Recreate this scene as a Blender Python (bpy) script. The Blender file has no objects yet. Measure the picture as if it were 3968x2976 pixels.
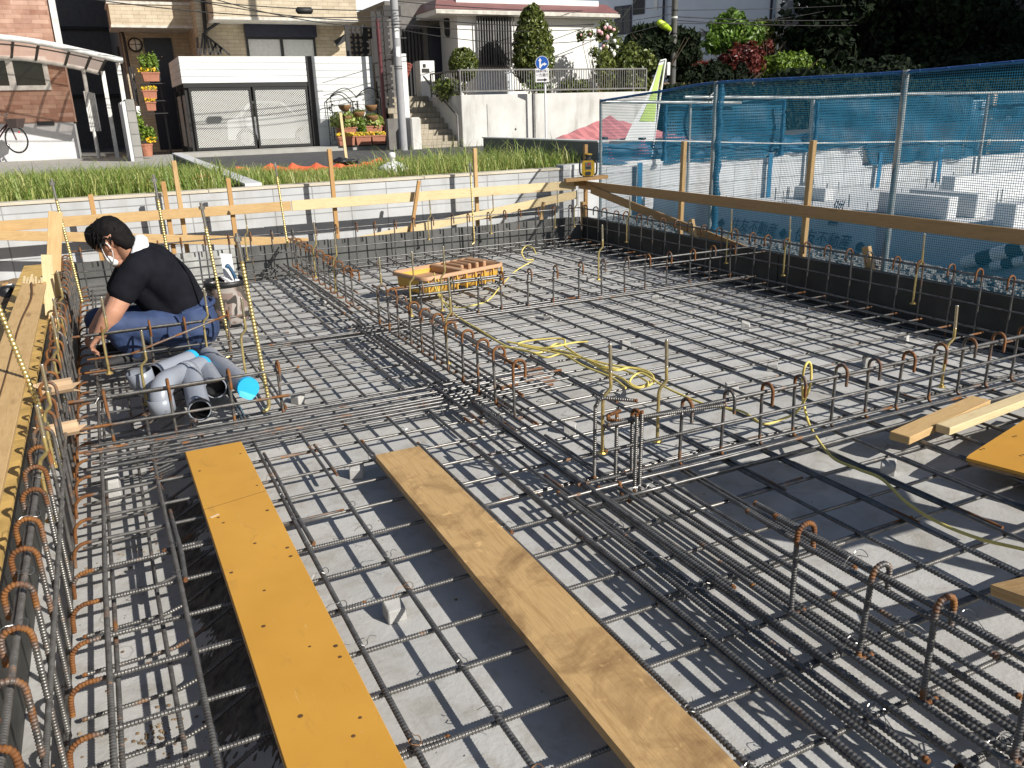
import bpy, math, random
import numpy as np
from mathutils import Vector, Matrix
random.seed(7); RNG = np.random.default_rng(11)
scene = bpy.context.scene
COL = scene.collection
PI = math.pi

# ------------------------------------------------------------------ camera
K = 2212/3968.0
FPX = 3193.44
CAM = np.array([0.0, 0.0, 1.4])
CR = np.array([0.89600887, -0.44311928, -0.02852044])
CU = np.array([0.16352495, 0.26957549, 0.94899349])
CF = np.array([0.4128289, 0.85497039, -0.31400309])
cd = bpy.data.cameras.new("camera"); cam = bpy.data.objects.new("camera", cd); COL.objects.link(cam)
cam.matrix_world = Matrix(((CR[0], CU[0], -CF[0], CAM[0]), (CR[1], CU[1], -CF[1], CAM[1]), (CR[2], CU[2], -CF[2], CAM[2]), (0, 0, 0, 1)))
cd.sensor_width = 36.0; cd.lens = FPX/3968*36; cd.clip_start = 0.05; cd.clip_end = 3000
scene.camera = cam

def ray(x, y):
    return CF + ((x/K-1984)/FPX)*CR - ((y/K-1488)/FPX)*CU
def gz(x, y, z):
    d = ray(x, y); return CAM + d*((z-CAM[2])/d[2])
def gy(x, y, Y):
    d = ray(x, y); return CAM + d*(Y/d[1])
def gx(x, y, X):
    d = ray(x, y); return CAM + d*(X/d[0])
def reg(ox, oy, s):                       # a photo detail's pixels -> picture pixels
    return lambda x, y: ((ox+x/s)*K, (oy+y/s)*K)
RA = reg(0, 0, 2.212); RB = reg(900, 0, 2.212); RC = reg(1600, 0, 2.212); RD = reg(2200, 0, 2.212); RE = reg(2968, 0, 2.212)
RF = reg(2600, 600, 1.617)

# ------------------------------------------------------------------ materials
MATS = {}
class NT:
    def __init__(self, name):
        self.m = bpy.data.materials.new(name); self.m.use_nodes = True
        self.n = self.m.node_tree.nodes; self.l = self.m.node_tree.links
        self.b = self.n["Principled BSDF"]; self.o = self.n["Material Output"]
    def new(self, t, **kw):
        q = self.n.new(t)
        for k, v in kw.items():
            if k in q.inputs: q.inputs[k].default_value = v
            else: setattr(q, k, v)
        return q
    def link(self, a, b): self.l.new(a, b)
    def coord(self, kind='Object', scale=(1, 1, 1), rot=(0, 0, 0)):
        t = self.new('ShaderNodeTexCoord'); mp = self.new('ShaderNodeMapping')
        mp.inputs['Scale'].default_value = scale; mp.inputs['Rotation'].default_value = rot
        self.link(t.outputs[kind], mp.inputs[0]); return mp.outputs[0]
    def noise(self, vec, scale, detail=4, rough=.55, dist=0):
        q = self.new('ShaderNodeTexNoise'); q.inputs['Scale'].default_value = scale
        q.inputs['Detail'].default_value = detail; q.inputs['Roughness'].default_value = rough; q.inputs['Distortion'].default_value = dist
        if vec is not None: self.link(vec, q.inputs['Vector'])
        return q.outputs['Fac']
    def ramp(self, fac, stops):
        q = self.new('ShaderNodeValToRGB'); cr = q.color_ramp
        while len(cr.elements) < len(stops): cr.elements.new(.5)
        for e, (p, c) in zip(cr.elements, stops):
            e.position = p; e.color = (c, c, c, 1) if isinstance(c, (int, float)) else (*c, 1)
        self.link(fac, q.inputs[0]); return q.outputs[0]
    def mix(self, fac, a, b, mode='MIX'):
        q = self.new('ShaderNodeMix'); q.data_type = 'RGBA'; q.blend_type = mode
        for s, v in ((q.inputs[0], fac), (q.inputs[6], a), (q.inputs[7], b)):
            if isinstance(v, (int, float)): s.default_value = v
            elif isinstance(v, tuple): s.default_value = (*v, 1)
            else: self.link(v, s)
        return q.outputs[2]
    def math(self, op, a, b=0.0, c=0.0):
        q = self.new('ShaderNodeMath', operation=op)
        for s, v in zip(q.inputs, (a, b, c)):
            if isinstance(v, (int, float)): s.default_value = v
            else: self.link(v, s)
        return q.outputs[0]
    def bump(self, h, strength=.3, dist=.01):
        q = self.new('ShaderNodeBump'); q.inputs['Strength'].default_value = strength; q.inputs['Distance'].default_value = dist
        self.link(h, q.inputs['Height']); self.link(q.outputs[0], self.b.inputs['Normal'])
    def base(self, v):
        if isinstance(v, tuple): self.b.inputs['Base Color'].default_value = (*v, 1)
        else: self.link(v, self.b.inputs['Base Color'])
    def rough(self, v):
        if isinstance(v, (int, float)): self.b.inputs['Roughness'].default_value = v
        else: self.link(v, self.b.inputs['Roughness'])
    def sep(self, vec):
        q = self.new('ShaderNodeSeparateXYZ'); self.link(vec, q.inputs[0]); return q.outputs

def simple(name, col, rough=.6, metal=0.0, vary=.25, scale=6, bump=0.0, bscale=40, col2=None, spec=None):
    t = NT(name); v = t.coord()
    n = t.noise(v, scale, 6)
    a = tuple(c*(1-vary) for c in col); b = col2 or tuple(min(1, c*(1+vary)) for c in col)
    t.base(t.ramp(n, [(.3, a), (.7, b)])); t.rough(rough); t.b.inputs['Metallic'].default_value = metal
    if spec is not None: t.b.inputs['Specular IOR Level'].default_value = spec
    if bump: t.bump(t.noise(v, bscale, 5), bump, .01)
    MATS[name] = t.m; return t.m

def wood(name, c1, c2, dark, rough=.7, knots=True, stain=0.0):
    t = NT(name)
    tc = t.new('ShaderNodeTexCoord'); oi = t.new('ShaderNodeObjectInfo')
    add = t.new('ShaderNodeVectorMath', operation='ADD'); t.link(tc.outputs['UV'], add.inputs[0])
    cb = t.new('ShaderNodeCombineXYZ'); t.link(t.math('MULTIPLY', oi.outputs['Random'], 37.0), cb.inputs[0]); t.link(t.math('MULTIPLY', oi.outputs['Random'], 11.0), cb.inputs[1])
    t.link(cb.outputs[0], add.inputs[1])
    mp = t.new('ShaderNodeMapping'); mp.inputs['Scale'].default_value = (1.2, 14, 1); t.link(add.outputs[0], mp.inputs[0])
    n = t.noise(mp.outputs[0], 3.0, 8, .6, 1.2)
    fine = t.new('ShaderNodeMapping'); fine.inputs['Scale'].default_value = (4, 160, 1); t.link(add.outputs[0], fine.inputs[0])
    n2 = t.noise(fine.outputs[0], 3.0, 4, .6)
    col = t.ramp(n, [(.25, c1), (.5, c2), (.75, c1)])
    col = t.mix(t.math('MULTIPLY', t.ramp(n2, [(.45, 0.0), (.8, 1.0)]), .35), col, dark)
    if knots:
        kv = t.new('ShaderNodeTexVoronoi'); kv.inputs['Scale'].default_value = 1.0
        km = t.new('ShaderNodeMapping'); km.inputs['Scale'].default_value = (1.6, 6, 1); t.link(add.outputs[0], km.inputs[0]); t.link(km.outputs[0], kv.inputs['Vector'])
        kf = t.ramp(kv.outputs['Distance'], [(.06, 1.0), (.13, 0.0)])
        col = t.mix(t.math('MULTIPLY', kf, .7), col, tuple(c*.6 for c in dark))
    if stain:
        s = t.noise(tc.outputs['UV'], 5.5, 7, .65, .6)
        col = t.mix(t.math('MULTIPLY', t.ramp(s, [(.48, 0.0), (.72, 1.0)]), stain), col, dark)
        s2 = t.noise(tc.outputs['UV'], 19, 5, .6, .3)
        col = t.mix(t.math('MULTIPLY', t.ramp(s2, [(.62, 0.0), (.72, 1.0)]), stain*.7), col, tuple(min(1, c*1.35) for c in c2))
    t.base(col); t.rough(rough); t.bump(n2, .25, .004)
    MATS[name] = t.m; return t.m

def bricks(name, cols, mortar, bw, bh, ms=.006, rough=.8, bump=.4, offset=.5, stain=None):
    t = NT(name); v = t.coord('UV')
    b = t.new('ShaderNodeTexBrick'); t.link(v, b.inputs['Vector'])
    b.inputs['Scale'].default_value = 1; b.inputs['Brick Width'].default_value = bw; b.inputs['Row Height'].default_value = bh
    b.inputs['Mortar Size'].default_value = ms; b.inputs['Color1'].default_value = (*cols[0], 1); b.inputs['Color2'].default_value = (*cols[1], 1)
    b.inputs['Mortar'].default_value = (*mortar, 1); b.inputs['Bias'].default_value = 0; b.offset = offset
    n = t.noise(v, 3, 5); c = t.mix(.35, b.outputs['Color'], t.ramp(n, [(.3, tuple(x*.75 for x in cols[0])), (.7, tuple(min(1, x*1.2) for x in cols[1]))]))
    if stain:
        mp = t.new('ShaderNodeMapping'); mp.inputs['Scale'].default_value = (2.5, .6, 1); t.link(v, mp.inputs[0])
        c = t.mix(t.math('MULTIPLY', t.ramp(t.noise(mp.outputs[0], 2, 6), [(.5, 0.0), (.75, 1.0)]), .5), c, stain)
    t.base(c); t.rough(rough)
    if bump: t.bump(t.math('SUBTRACT', 1.0, b.outputs['Fac']), bump, .004)
    MATS[name] = t.m; return t.m

def net(name, col, cell, frac, rough=.6, aspect=1.0, trans=.35, knot=False, fracx=None):
    """woven or knotted netting: solid where a strand runs, open between"""
    t = NT(name); v = t.coord('UV', (1/cell, 1/(cell*aspect), 1))
    s = t.sep(v)
    row = t.math('FLOOR', s[1])
    u = t.math('ADD', s[0], t.math('MULTIPLY', t.math('MODULO', t.math('ABSOLUTE', row), 2.0), .5)) if knot else s[0]
    fx = t.math('ABSOLUTE', t.math('SUBTRACT', t.math('FRACT', u), .5)); fy = t.math('ABSOLUTE', t.math('SUBTRACT', t.math('FRACT', s[1]), .5))
    m = t.math('MAXIMUM', t.math('GREATER_THAN', fx, .5-(fracx or frac)/2), t.math('GREATER_THAN', fy, .5-frac/2))
    n = t.noise(t.coord('UV'), 3.5, 4)
    t.base(t.ramp(n, [(.3, tuple(c*.7 for c in col)), (.7, tuple(min(1, c*1.25) for c in col))])); t.rough(rough)
    tl = t.new('ShaderNodeBsdfTranslucent'); tl.inputs[0].default_value = (*col, 1)
    ms = t.new('ShaderNodeMixShader'); ms.inputs[0].default_value = trans
    t.link(t.b.outputs[0], ms.inputs[1]); t.link(tl.outputs[0], ms.inputs[2])
    tr = t.new('ShaderNodeBsdfTransparent'); m2 = t.new('ShaderNodeMixShader')
    t.link(m, m2.inputs[0]); t.link(tr.outputs[0], m2.inputs[1]); t.link(ms.outputs[0], m2.inputs[2]); t.link(m2.outputs[0], t.o.inputs[0])
    MATS[name] = t.m; return t.m

def leafmat(name, c1, c2, rough=.45, trans=.3):
    t = NT(name)
    at = t.new('ShaderNodeAttribute'); at.attribute_name = 'rust'
    col = t.ramp(at.outputs['Fac'], [(0.0, c1), (1.0, c2)])
    t.base(col); t.rough(rough)
    tl = t.new('ShaderNodeBsdfTranslucent'); t.link(col, tl.inputs[0])
    ms = t.new('ShaderNodeMixShader'); ms.inputs[0].default_value = trans
    t.link(t.b.outputs[0], ms.inputs[1]); t.link(tl.outputs[0], ms.inputs[2]); t.link(ms.outputs[0], t.o.inputs[0])
    MATS[name] = t.m; return t.m

def steelmat(name, c1, c2, rust_amt):
    t = NT(name); v = t.coord()
    at = t.new('ShaderNodeAttribute'); at.attribute_name = 'rust'
    n = t.noise(v, 26, 6, .65); n2 = t.noise(v, 7, 4)
    rustn = t.math('ADD', t.math('MULTIPLY', n2, .6), t.math('MULTIPLY', n, .4))
    rf = t.ramp(t.math('ADD', rustn, t.math('MULTIPLY', at.outputs['Fac'], .42)), [(.60-rust_amt, 0.0), (.70-rust_amt, 1.0)])
    steel = t.ramp(n, [(.3, c1), (.7, c2)])
    rust = t.ramp(n, [(.25, (.055, .020, .008)), (.5, (.165, .062, .016)), (.75, (.29, .125, .028))])
    t.base(t.mix(rf, steel, rust))
    t.b.inputs['Metallic'].default_value = 0.0
    t.link(t.math('SUBTRACT', .55, t.math('MULTIPLY', rf, .55)), t.b.inputs['Metallic'])
    t.rough(t.math('ADD', .36, t.math('MULTIPLY', rf, .45)))
    t.bump(n, .2, .002); MATS[name] = t.m; return t.m

# ------------------------------------------------------------------ mesh builder
class MB:
    def __init__(self):
        self.v = []; self.nv = 0; self.f = []; self.uv = []; self.r = []; self.mi = []
    def add(self, verts, faces, uvs=None, rust=0.0, mi=0):
        verts = np.asarray(verts, float).reshape(-1, 3); off = self.nv
        self.v.append(verts); self.nv += len(verts)
        self.r.append(np.full(len(verts), rust) if np.isscalar(rust) else np.asarray(rust, float))
        faces = np.asarray(faces)
        self.f.append(faces+off)
        self.uv.append(np.zeros((faces.size, 2)) if uvs is None else np.asarray(uvs, float).reshape(-1, 2))
        self.mi.append(np.full(len(faces), mi))
        return self
    def box(self, p0, p1, mi=0, rust=0.0):
        a = np.minimum(p0, p1); b = np.maximum(p0, p1)
        V = np.array([[x, y, z] for x in (a[0], b[0]) for y in (a[1], b[1]) for z in (a[2], b[2])])
        F = [(0, 1, 3, 2), (4, 6, 7, 5), (0, 4, 5, 1), (2, 3, 7, 6), (0, 2, 6, 4), (1, 5, 7, 3)]
        uv = []
        for i, f in enumerate(F):
            ax = ((1, 2), (1, 2), (0, 2), (0, 2), (0, 1), (0, 1))[i]
            uv += [(V[k][ax[0]], V[k][ax[1]]) for k in f]
        return self.add(V, F, uv, rust, mi)
    def beam(self, a, b, w, h, up=(0, 0, 1), mi=0, taper=None, twist=0):
        """board from a to b; w across (sideways), h along the up side; uv runs along the grain"""
        a = np.asarray(a, float); b = np.asarray(b, float); d = b-a; L = np.linalg.norm(d); d /= L
        up = np.asarray(up, float); s = np.cross(d, up); s /= np.linalg.norm(s); u = np.cross(s, d)
        V = []
        for p in (a, b):
            for (i, j) in ((-1, -1), (1, -1), (1, 1), (-1, 1)):
                V.append(p+s*i*w/2+u*j*h/2)
        if taper is not None:
            for k in range(4, 8): V[k] = b+(V[k]-b)*taper
        F = [(0, 3, 2, 1), (4, 5, 6, 7), (0, 1, 5, 4), (1, 2, 6, 5), (2, 3, 7, 6), (3, 0, 4, 7)]
        uv = [(0, 0), (0, h), (w, h), (w, 0), (0, 0), (w, 0), (w, h), (0, h)]
        acc = 0
        for ww in (w, h, w, h):
            uv += [(0, acc), (0, acc+ww), (L, acc+ww), (L, acc)]; acc += ww
        return self.add(V, F, uv, 0.0, mi)
    def quad(self, a, b, c, d, mi=0, uv=None):
        P = np.array([a, b, c, d], float)
        if uv is None:
            w = np.linalg.norm(P[1]-P[0]); h = np.linalg.norm(P[3]-P[0]); uv = [(0, 0), (w, 0), (w, h), (0, h)]
        return self.add(P, [(0, 1, 2, 3)], uv, 0.0, mi)
    def rings(self, P, R, n=8, caps=True, rust=0.0, mi=0, up=None):
        """tube through centres P with radius R at each"""
        P = np.asarray(P, float); m = len(P); R = np.full(m, R) if np.isscalar(R) else np.asarray(R, float)
        T = np.gradient(P, axis=0); T /= np.maximum(np.linalg.norm(T, axis=1, keepdims=True), 1e-9)
        ref = np.array(up if up is not None else ((0, 0, 1.0) if abs(T[0][2]) < .8 else (0, 1.0, 0)), float)
        U = np.zeros_like(P); u = ref-T[0]*(ref@T[0]); u /= np.linalg.norm(u)
        for i in range(m):
            u = u-T[i]*(u@T[i]); u /= max(np.linalg.norm(u), 1e-9); U[i] = u
        W = np.cross(T, U); a = np.arange(n)*2*PI/n
        V = P[:, None, :]+R[:, None, None]*(np.cos(a)[None, :, None]*U[:, None, :]+np.sin(a)[None, :, None]*W[:, None, :])
        i = np.arange(m-1)[:, None]*n; j = np.arange(n)[None, :]; j2 = (j+1) % n
        F = np.stack([i+j, i+j2, i+n+j2, i+n+j], -1).reshape(-1, 4)
        L = np.concatenate([[0], np.cumsum(np.linalg.norm(np.diff(P, axis=0), axis=1))])
        ru = np.full(m, rust) if np.isscalar(rust) else np.asarray(rust, float)
        uu = np.stack([np.stack([np.broadcast_to(L[:-1, None], (m-1, n)), np.broadcast_to(a[None], (m-1, n))*.01], -1)]*4, 2)
        uu[:, :, 2:, 0] = L[1:, None, None]; uu[:, :, 1:3, 1] += 2*PI/n*.01
        self.add(V.reshape(-1, 3), F, uu.reshape(-1, 2), np.repeat(ru, n), mi)
        if caps:
            for e, c in ((0, P[0]), (m-1, P[-1])):
                ring = V[e]; F = [(k, (k+1) % n, n) if e else ((k+1) % n, k, n) for k in range(n)]
                self.add(np.vstack([ring, c[None]]), F, None, ru[e], mi)
        return self
    def lathe(self, prof, c=(0, 0, 0), n=16, mi=0, axis=None, rust=0.0):
        """profile of (radius, height)"""
        M = np.eye(3)
        if axis is not None:
            z = np.asarray(axis, float); z /= np.linalg.norm(z); x = np.cross((0, 1, 0) if abs(z[1]) < .9 else (1, 0, 0), z); x /= np.linalg.norm(x); M = np.stack([x, np.cross(z, x), z], 1)
        a = np.arange(n)*2*PI/n; V = []
        for (r, h) in prof: V.append(np.stack([r*np.cos(a), r*np.sin(a), np.full(n, h)], 1))
        m = len(prof); V = np.vstack(V)@M.T+np.asarray(c, float)
        i = np.arange(m-1)[:, None]*n; j = np.arange(n)[None, :]; j2 = (j+1) % n
        F = np.stack([i+j, i+j2, i+n+j2, i+n+j], -1).reshape(-1, 4)
        self.add(V, F, None, rust, mi)
        for e in (0, m-1):
            if prof[e][0] > 1e-6:
                F = [list(range(n))[::-1] if e == 0 else list(range(n))]
                self.add(V[e*n:(e+1)*n], F, None, rust, mi)
        return self
    def blob(self, c, r, n=10, noise=.0, mi=0, rust=0.0, rng=None):
        rng = rng or RNG
        m = max(4, n//2); V = []; r = np.broadcast_to(r, 3)
        ph = rng.uniform(0, 6, 6)
        for i in range(m+1):
            t = PI*i/m
            for j in range(n):
                p = 2*PI*j/n; d = np.array([math.sin(t)*math.cos(p), math.sin(t)*math.sin(p), math.cos(t)])
                k = 1+noise*(math.sin(3*d[0]+ph[0])+math.sin(4*d[1]+ph[1])+math.sin(5*d[2]+ph[2]))
                V.append(np.asarray(c)+d*r*k)
        i = np.arange(m)[:, None]*n; j = np.arange(n)[None, :]; j2 = (j+1) % n
        F = np.stack([i+j, i+n+j, i+n+j2, i+j2], -1).reshape(-1, 4)
        return self.add(V, F, None, rust, mi)
    def prism(self, poly, d, mi=0):
        """flat outline (list of 3-D points) pushed along d"""
        P = np.asarray(poly, float); n = len(P); d = np.asarray(d, float)
        V = np.vstack([P, P+d]); self.add(V, [list(range(n))[::-1]], None, 0.0, mi); self.add(V, [[n+k for k in range(n)]], None, 0.0, mi)
        e = np.linalg.norm(P-np.roll(P, -1, axis=0), axis=1); h = np.linalg.norm(d)
        self.add(V, [(k, (k+1) % n, n+(k+1) % n, n+k) for k in range(n)], [q for k in range(n) for q in ((0, 0), (e[k], 0), (e[k], h), (0, h))], 0.0, mi)
        return self
    def leaves(self, C, size, normals=None, rust=None, rng=None, aspect=1.7, mi=0):
        rng = rng or RNG
        C = np.asarray(C, float); n = len(C); S = size if not np.isscalar(size) else rng.uniform(.65, 1.3, n)*size
        N = rng.normal(size=(n, 3)) if normals is None else normals+rng.normal(size=(n, 3))*.6
        N /= np.linalg.norm(N, axis=1, keepdims=True); A = rng.normal(size=(n, 3)); A -= N*(A*N).sum(1, keepdims=True); A /= np.linalg.norm(A, axis=1, keepdims=True); B = np.cross(N, A)
        S = S[:, None]
        bend = N*S*.18
        V = np.stack([C-A*S*aspect/2, C+B*S*.5+bend, C+A*S*aspect/2, C-B*S*.5+bend], 1).reshape(-1, 3)
        F = np.arange(4*n).reshape(n, 4)
        r = rng.uniform(0, 1, n) if rust is None else rust
        return self.add(V, F, None, np.repeat(r, 4), mi)
    def build(self, name, mat, parent=None, smooth=False, bevel=0.0):
        me = bpy.data.meshes.new(name)
        V = np.vstack(self.v) if self.v else np.zeros((0, 3))
        if parent is not None: V = V-np.array(world(parent))
        me.vertices.add(len(V)); me.vertices.foreach_set('co', V.astype(np.float32).ravel())
        loops = []; starts = []; tot = 0; mi = []
        for f, m in zip(self.f, self.mi):
            k = f.shape[1]; loops.append(f.ravel()); starts.append(tot+np.arange(len(f))*k); tot += f.size; mi.append(m)
        loops = np.concatenate(loops); starts = np.concatenate(starts)
        me.loops.add(tot); me.loops.foreach_set('vertex_index', loops.astype(np.int32))
        me.polygons.add(len(starts)); me.polygons.foreach_set('loop_start', starts.astype(np.int32))
        me.polygons.foreach_set('material_index', np.concatenate(mi).astype(np.int32))
        me.polygons.foreach_set('use_smooth', np.full(len(starts), bool(smooth)))
        uvl = me.uv_layers.new(name='UVMap'); uvl.data.foreach_set('uv', np.vstack(self.uv).astype(np.float32).ravel())
        at = me.attributes.new('rust', 'FLOAT', 'POINT'); at.data.foreach_set('value', np.concatenate(self.r).astype(np.float32))
        me.update(calc_edges=True); me.validate()
        for m in (mat if isinstance(mat, (list, tuple)) else [mat]): me.materials.append(MATS[m] if isinstance(m, str) else m)
        o = bpy.data.objects.new(name, me); COL.objects.link(o)
        if parent is not None: o.parent = parent
        if bevel:
            b = o.modifiers.new('bevel', 'BEVEL'); b.width = bevel; b.segments = 1; b.limit_method = 'ANGLE'
        return o
def world(o):
    p = Vector((0, 0, 0))
    while o is not None: p += o.location; o = o.parent
    return p
def tag(o, label=None, cat=None, group=None, kind=None):
    if label: o['label'] = label
    if cat: o['category'] = cat
    if group: o['group'] = group
    if kind: o['kind'] = kind
    return o
def thing(name, loc, label, cat, group=None):
    o = bpy.data.objects.new(name, None); COL.objects.link(o); o.location = [float(q) for q in loc]; o.empty_display_size = .1
    return tag(o, label, cat, group)
def struct(mb, name, mat, **kw): return tag(mb.build(name, mat, **kw), kind='structure')
def arc(c, u, v, r, a0, a1, n):
    c, u, v = (np.asarray(q, float) for q in (c, u, v))
    return [c+u*r*math.cos(a)+v*r*math.sin(a) for a in np.linspace(a0, a1, n)]
def polyline(P, ds):
    P = np.asarray(P, float); L = np.concatenate([[0], np.cumsum(np.linalg.norm(np.diff(P, axis=0), axis=1))])
    n = max(2, int(L[-1]/ds)+1); s = np.linspace(0, L[-1], n)
    return np.stack([np.interp(s, L, P[:, k]) for k in range(3)], 1)
def spline(P, n=10):
    P = np.asarray(P, float); Q = np.vstack([2*P[0]-P[1], P, 2*P[-1]-P[-2]]); out = []
    for i in range(len(P)-1):
        a, b, c, d = Q[i:i+4]
        for t in np.linspace(0, 1, n, endpoint=False):
            out.append(.5*((2*b)+(-a+c)*t+(2*a-5*b+4*c-d)*t*t+(-a+3*b-3*c+d)*t**3))
    out.append(P[-1]); return np.array(out)
# ------------------------------------------------------------------ materials used
def make_materials():
    # lean concrete
    t = NT('concrete'); v = t.coord()
    n1 = t.noise(v, 1.6, 8, .6); n2 = t.noise(v, 9, 6, .65, .4); n3 = t.noise(v, 70, 4)
    c = t.ramp(n1, [(.3, (.375, .365, .345)), (.5, (.455, .447, .43)), (.7, (.53, .52, .50))])
    c = t.mix(t.math('MULTIPLY', t.ramp(n2, [(.5, 0.0), (.72, 1.0)]), .6), c, (.27, .24, .19))
    c = t.mix(t.math('MULTIPLY', t.ramp(t.noise(v, 3.1, 7, .7, 1.2), [(.56, 0.0), (.66, 1.0)]), .38), c, (.25, .235, .21))
    c = t.mix(t.math('MULTIPLY', t.ramp(t.noise(v, 23, 5, .7, .5), [(.66, 0.0), (.74, 1.0)]), .45), c, (.30, .19, .10))
    c = t.mix(t.math('MULTIPLY', t.ramp(n2, [(.25, 1.0), (.42, 0.0)]), .35), c, (.60, .59, .57))
    vo = t.new('ShaderNodeTexVoronoi'); vo.inputs['Scale'].default_value = 38; t.link(v, vo.inputs['Vector'])
    gate = t.math('MULTIPLY', t.ramp(vo.outputs['Distance'], [(.07, 1.0), (.13, 0.0)]), t.ramp(t.noise(v, 5, 3), [(.55, 0.0), (.62, 1.0)]))
    c = t.mix(t.math('MULTIPLY', gate, .8), c, (.09, .085, .075))
    vc = t.new('ShaderNodeTexVoronoi', feature='DISTANCE_TO_EDGE'); vc.inputs['Scale'].default_value = .8
    dv = t.new('ShaderNodeVectorMath', operation='ADD'); nv = t.new('ShaderNodeTexNoise'); nv.inputs['Scale'].default_value = 6; t.link(v, nv.inputs['Vector'])
    sc = t.new('ShaderNodeVectorMath', operation='SCALE'); sc.inputs['Scale'].default_value = .35; t.link(nv.outputs['Color'], sc.inputs[0]); t.link(v, dv.inputs[0]); t.link(sc.outputs[0], dv.inputs[1]); t.link(dv.outputs[0], vc.inputs['Vector'])
    cr = t.math('MULTIPLY', t.ramp(vc.outputs['Distance'], [(.0015, 1.0), (.004, 0.0)]), t.ramp(t.noise(v, .7, 2), [(.5, 0.0), (.6, 1.0)]))
    c = t.mix(t.math('MULTIPLY', cr, .55), c, (.12, .11, .10))
    t.base(c); t.rough(.85)
    h = t.math('ADD', t.math('MULTIPLY', n3, .35), t.math('ADD', t.math('MULTIPLY', n2, 1.2), t.math('MULTIPLY', gate, -.8)))
    t.bump(h, .55, .006); MATS['concrete'] = t.m
    simple('spacer', (.42, .41, .39), .85, vary=.15, bump=.3)
    simple('earth', (.20, .135, .075), .95, vary=.45, scale=9, bump=.9, bscale=22)
    simple('gravel', (.17, .165, .155), .95, vary=.6, scale=60, bump=1, bscale=70)
    simple('lot_soil', (.25, .165, .07), .95, vary=.3, scale=3, bump=.6, bscale=30)
    simple('asphalt', (.075, .075, .078), .9, vary=.25, scale=2.5, bump=.3, bscale=120)
    simple('pavement', (.36, .35, .32), .9, vary=.12, scale=3, bump=.2, bscale=60)
    steelmat('steel', (.075, .073, .072), (.20, .195, .19), -.045)
    steelmat('steel_worn', (.10, .094, .088), (.25, .24, .225), .0)
    simple('form_steel', (.095, .095, .09), .55, vary=.35, scale=4, bump=.15, bscale=30)
    simple('form_chalky', (.36, .36, .34), .8, vary=.4, scale=7, bump=.3, bscale=20)
    simple('form_dark', (.035, .034, .030), .6, vary=.4, scale=5, bump=.15)  # near black holds the shade on the formwork's inner faces
    simple('form_yellow', (.56, .36, .11), .6, vary=.3, scale=8, bump=.15)
    wood('timber', (.45, .28, .115), (.58, .39, .18), (.25, .125, .045), stain=.25)
    wood('timber_pale', (.60, .45, .23), (.72, .58, .34), (.40, .25, .10), stain=.2)
    wood('stake_wood', (.38, .20, .07), (.50, .29, .11), (.20, .09, .03))
    wood('board_weathered', (.42, .245, .095), (.58, .375, .165), (.19, .10, .038), knots=False, stain=.95)
    wood('cut_wood', (.40, .23, .10), (.55, .34, .15), (.22, .11, .04), knots=False)
    # yellow coated plywood
    t = NT('panel_yellow'); v = t.coord(); n = t.noise(v, 2.2, 4); n2 = t.noise(v, 45, 5, .7)
    c = t.ramp(n, [(.3, (.55, .27, .035)), (.7, (.66, .345, .055))])
    c = t.mix(t.math('MULTIPLY', t.ramp(n2, [(.66, 0.0), (.72, 1.0)]), .5), c, (.66, .42, .18))
    sm = t.noise(t.coord(scale=(1, .35, 1)), 9, 7, .7, 1.5); c = t.mix(t.math('MULTIPLY', t.ramp(sm, [(.58, 0.0), (.68, 1.0)]), .32), c, (.36, .19, .05))
    sc_ = t.noise(t.coord(scale=(26, 1.5, 1)), 4, 4, .6, .4); c = t.mix(t.math('MULTIPLY', t.ramp(sc_, [(.70, 0.0), (.73, 1.0)]), .30), c, (.72, .52, .26))
    t.base(c); t.rough(t.ramp(t.noise(v, 6, 5), [(.3, .36), (.7, .52)])); t.bump(t.noise(v, 3.5, 2), .06, .02); MATS['panel_yellow'] = t.m
    simple('ply_edge', (.30, .19, .10), .8, vary=.3, scale=60)
    simple('screw_hole', (.10, .05, .02), .8)
    simple('bare_wood', (.62, .47, .30), .8)
    simple('zinc_gold', (.60, .47, .20), .34, metal=.65, vary=.25, scale=30)
    simple('zinc', (.48, .47, .44), .3, metal=.9, vary=.2, scale=20)
    simple('wire', (.30, .29, .28), .35, metal=.9, vary=.3)
    simple('wire_rusty', (.24, .12, .05), .6, metal=.4, vary=.3)
    simple('paint_mark', (.02, .55, .28), .6); simple('paint_mark_pink', (.75, .06, .25), .6)
    simple('pvc', (.27, .29, .335), .35, vary=.06, spec=.5); simple('pvc_dark', (.012, .012, .014), .4)
    simple('cap_blue', (.02, .40, .72), .45, vary=.1)
    simple('cord', (.72, .58, .16), .5, vary=.12)
    simple('tray_yellow', (.62, .36, .055), .5, vary=.1, scale=3); simple('tray_inside', (.46, .27, .15), .6, vary=.12)
    simple('paper', (.75, .76, .78), .7, vary=.03); simple('tool_blue', (.03, .09, .17), .5); simple('black_plastic', (.014, .014, .015), .5)
    # camouflage cloth
    t = NT('camouflage'); v = t.coord(scale=(1, 1, .75)); n = t.noise(v, 9, 2, .4, .8); n2 = t.noise(v, 12, 2, .4, .6)
    c = t.ramp(n, [(.42, (.075, .065, .055)), (.44, (.235, .17, .145)), (.56, (.235, .17, .145)), (.58, (.36, .32, .29))])
    c = t.mix(t.ramp(n2, [(.60, 0.0), (.62, 1.0)]), c, (.045, .04, .035)); t.base(c); t.rough(.8); MATS['camouflage'] = t.m
    simple('cardboard', (.52, .36, .22), .85, vary=.2)
    bricks('block_grey', ((.45, .46, .47), (.53, .54, .55)), (.16, .16, .16), .408, .21, .006, .85, .35, 0.0, stain=(.30, .28, .25))
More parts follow.
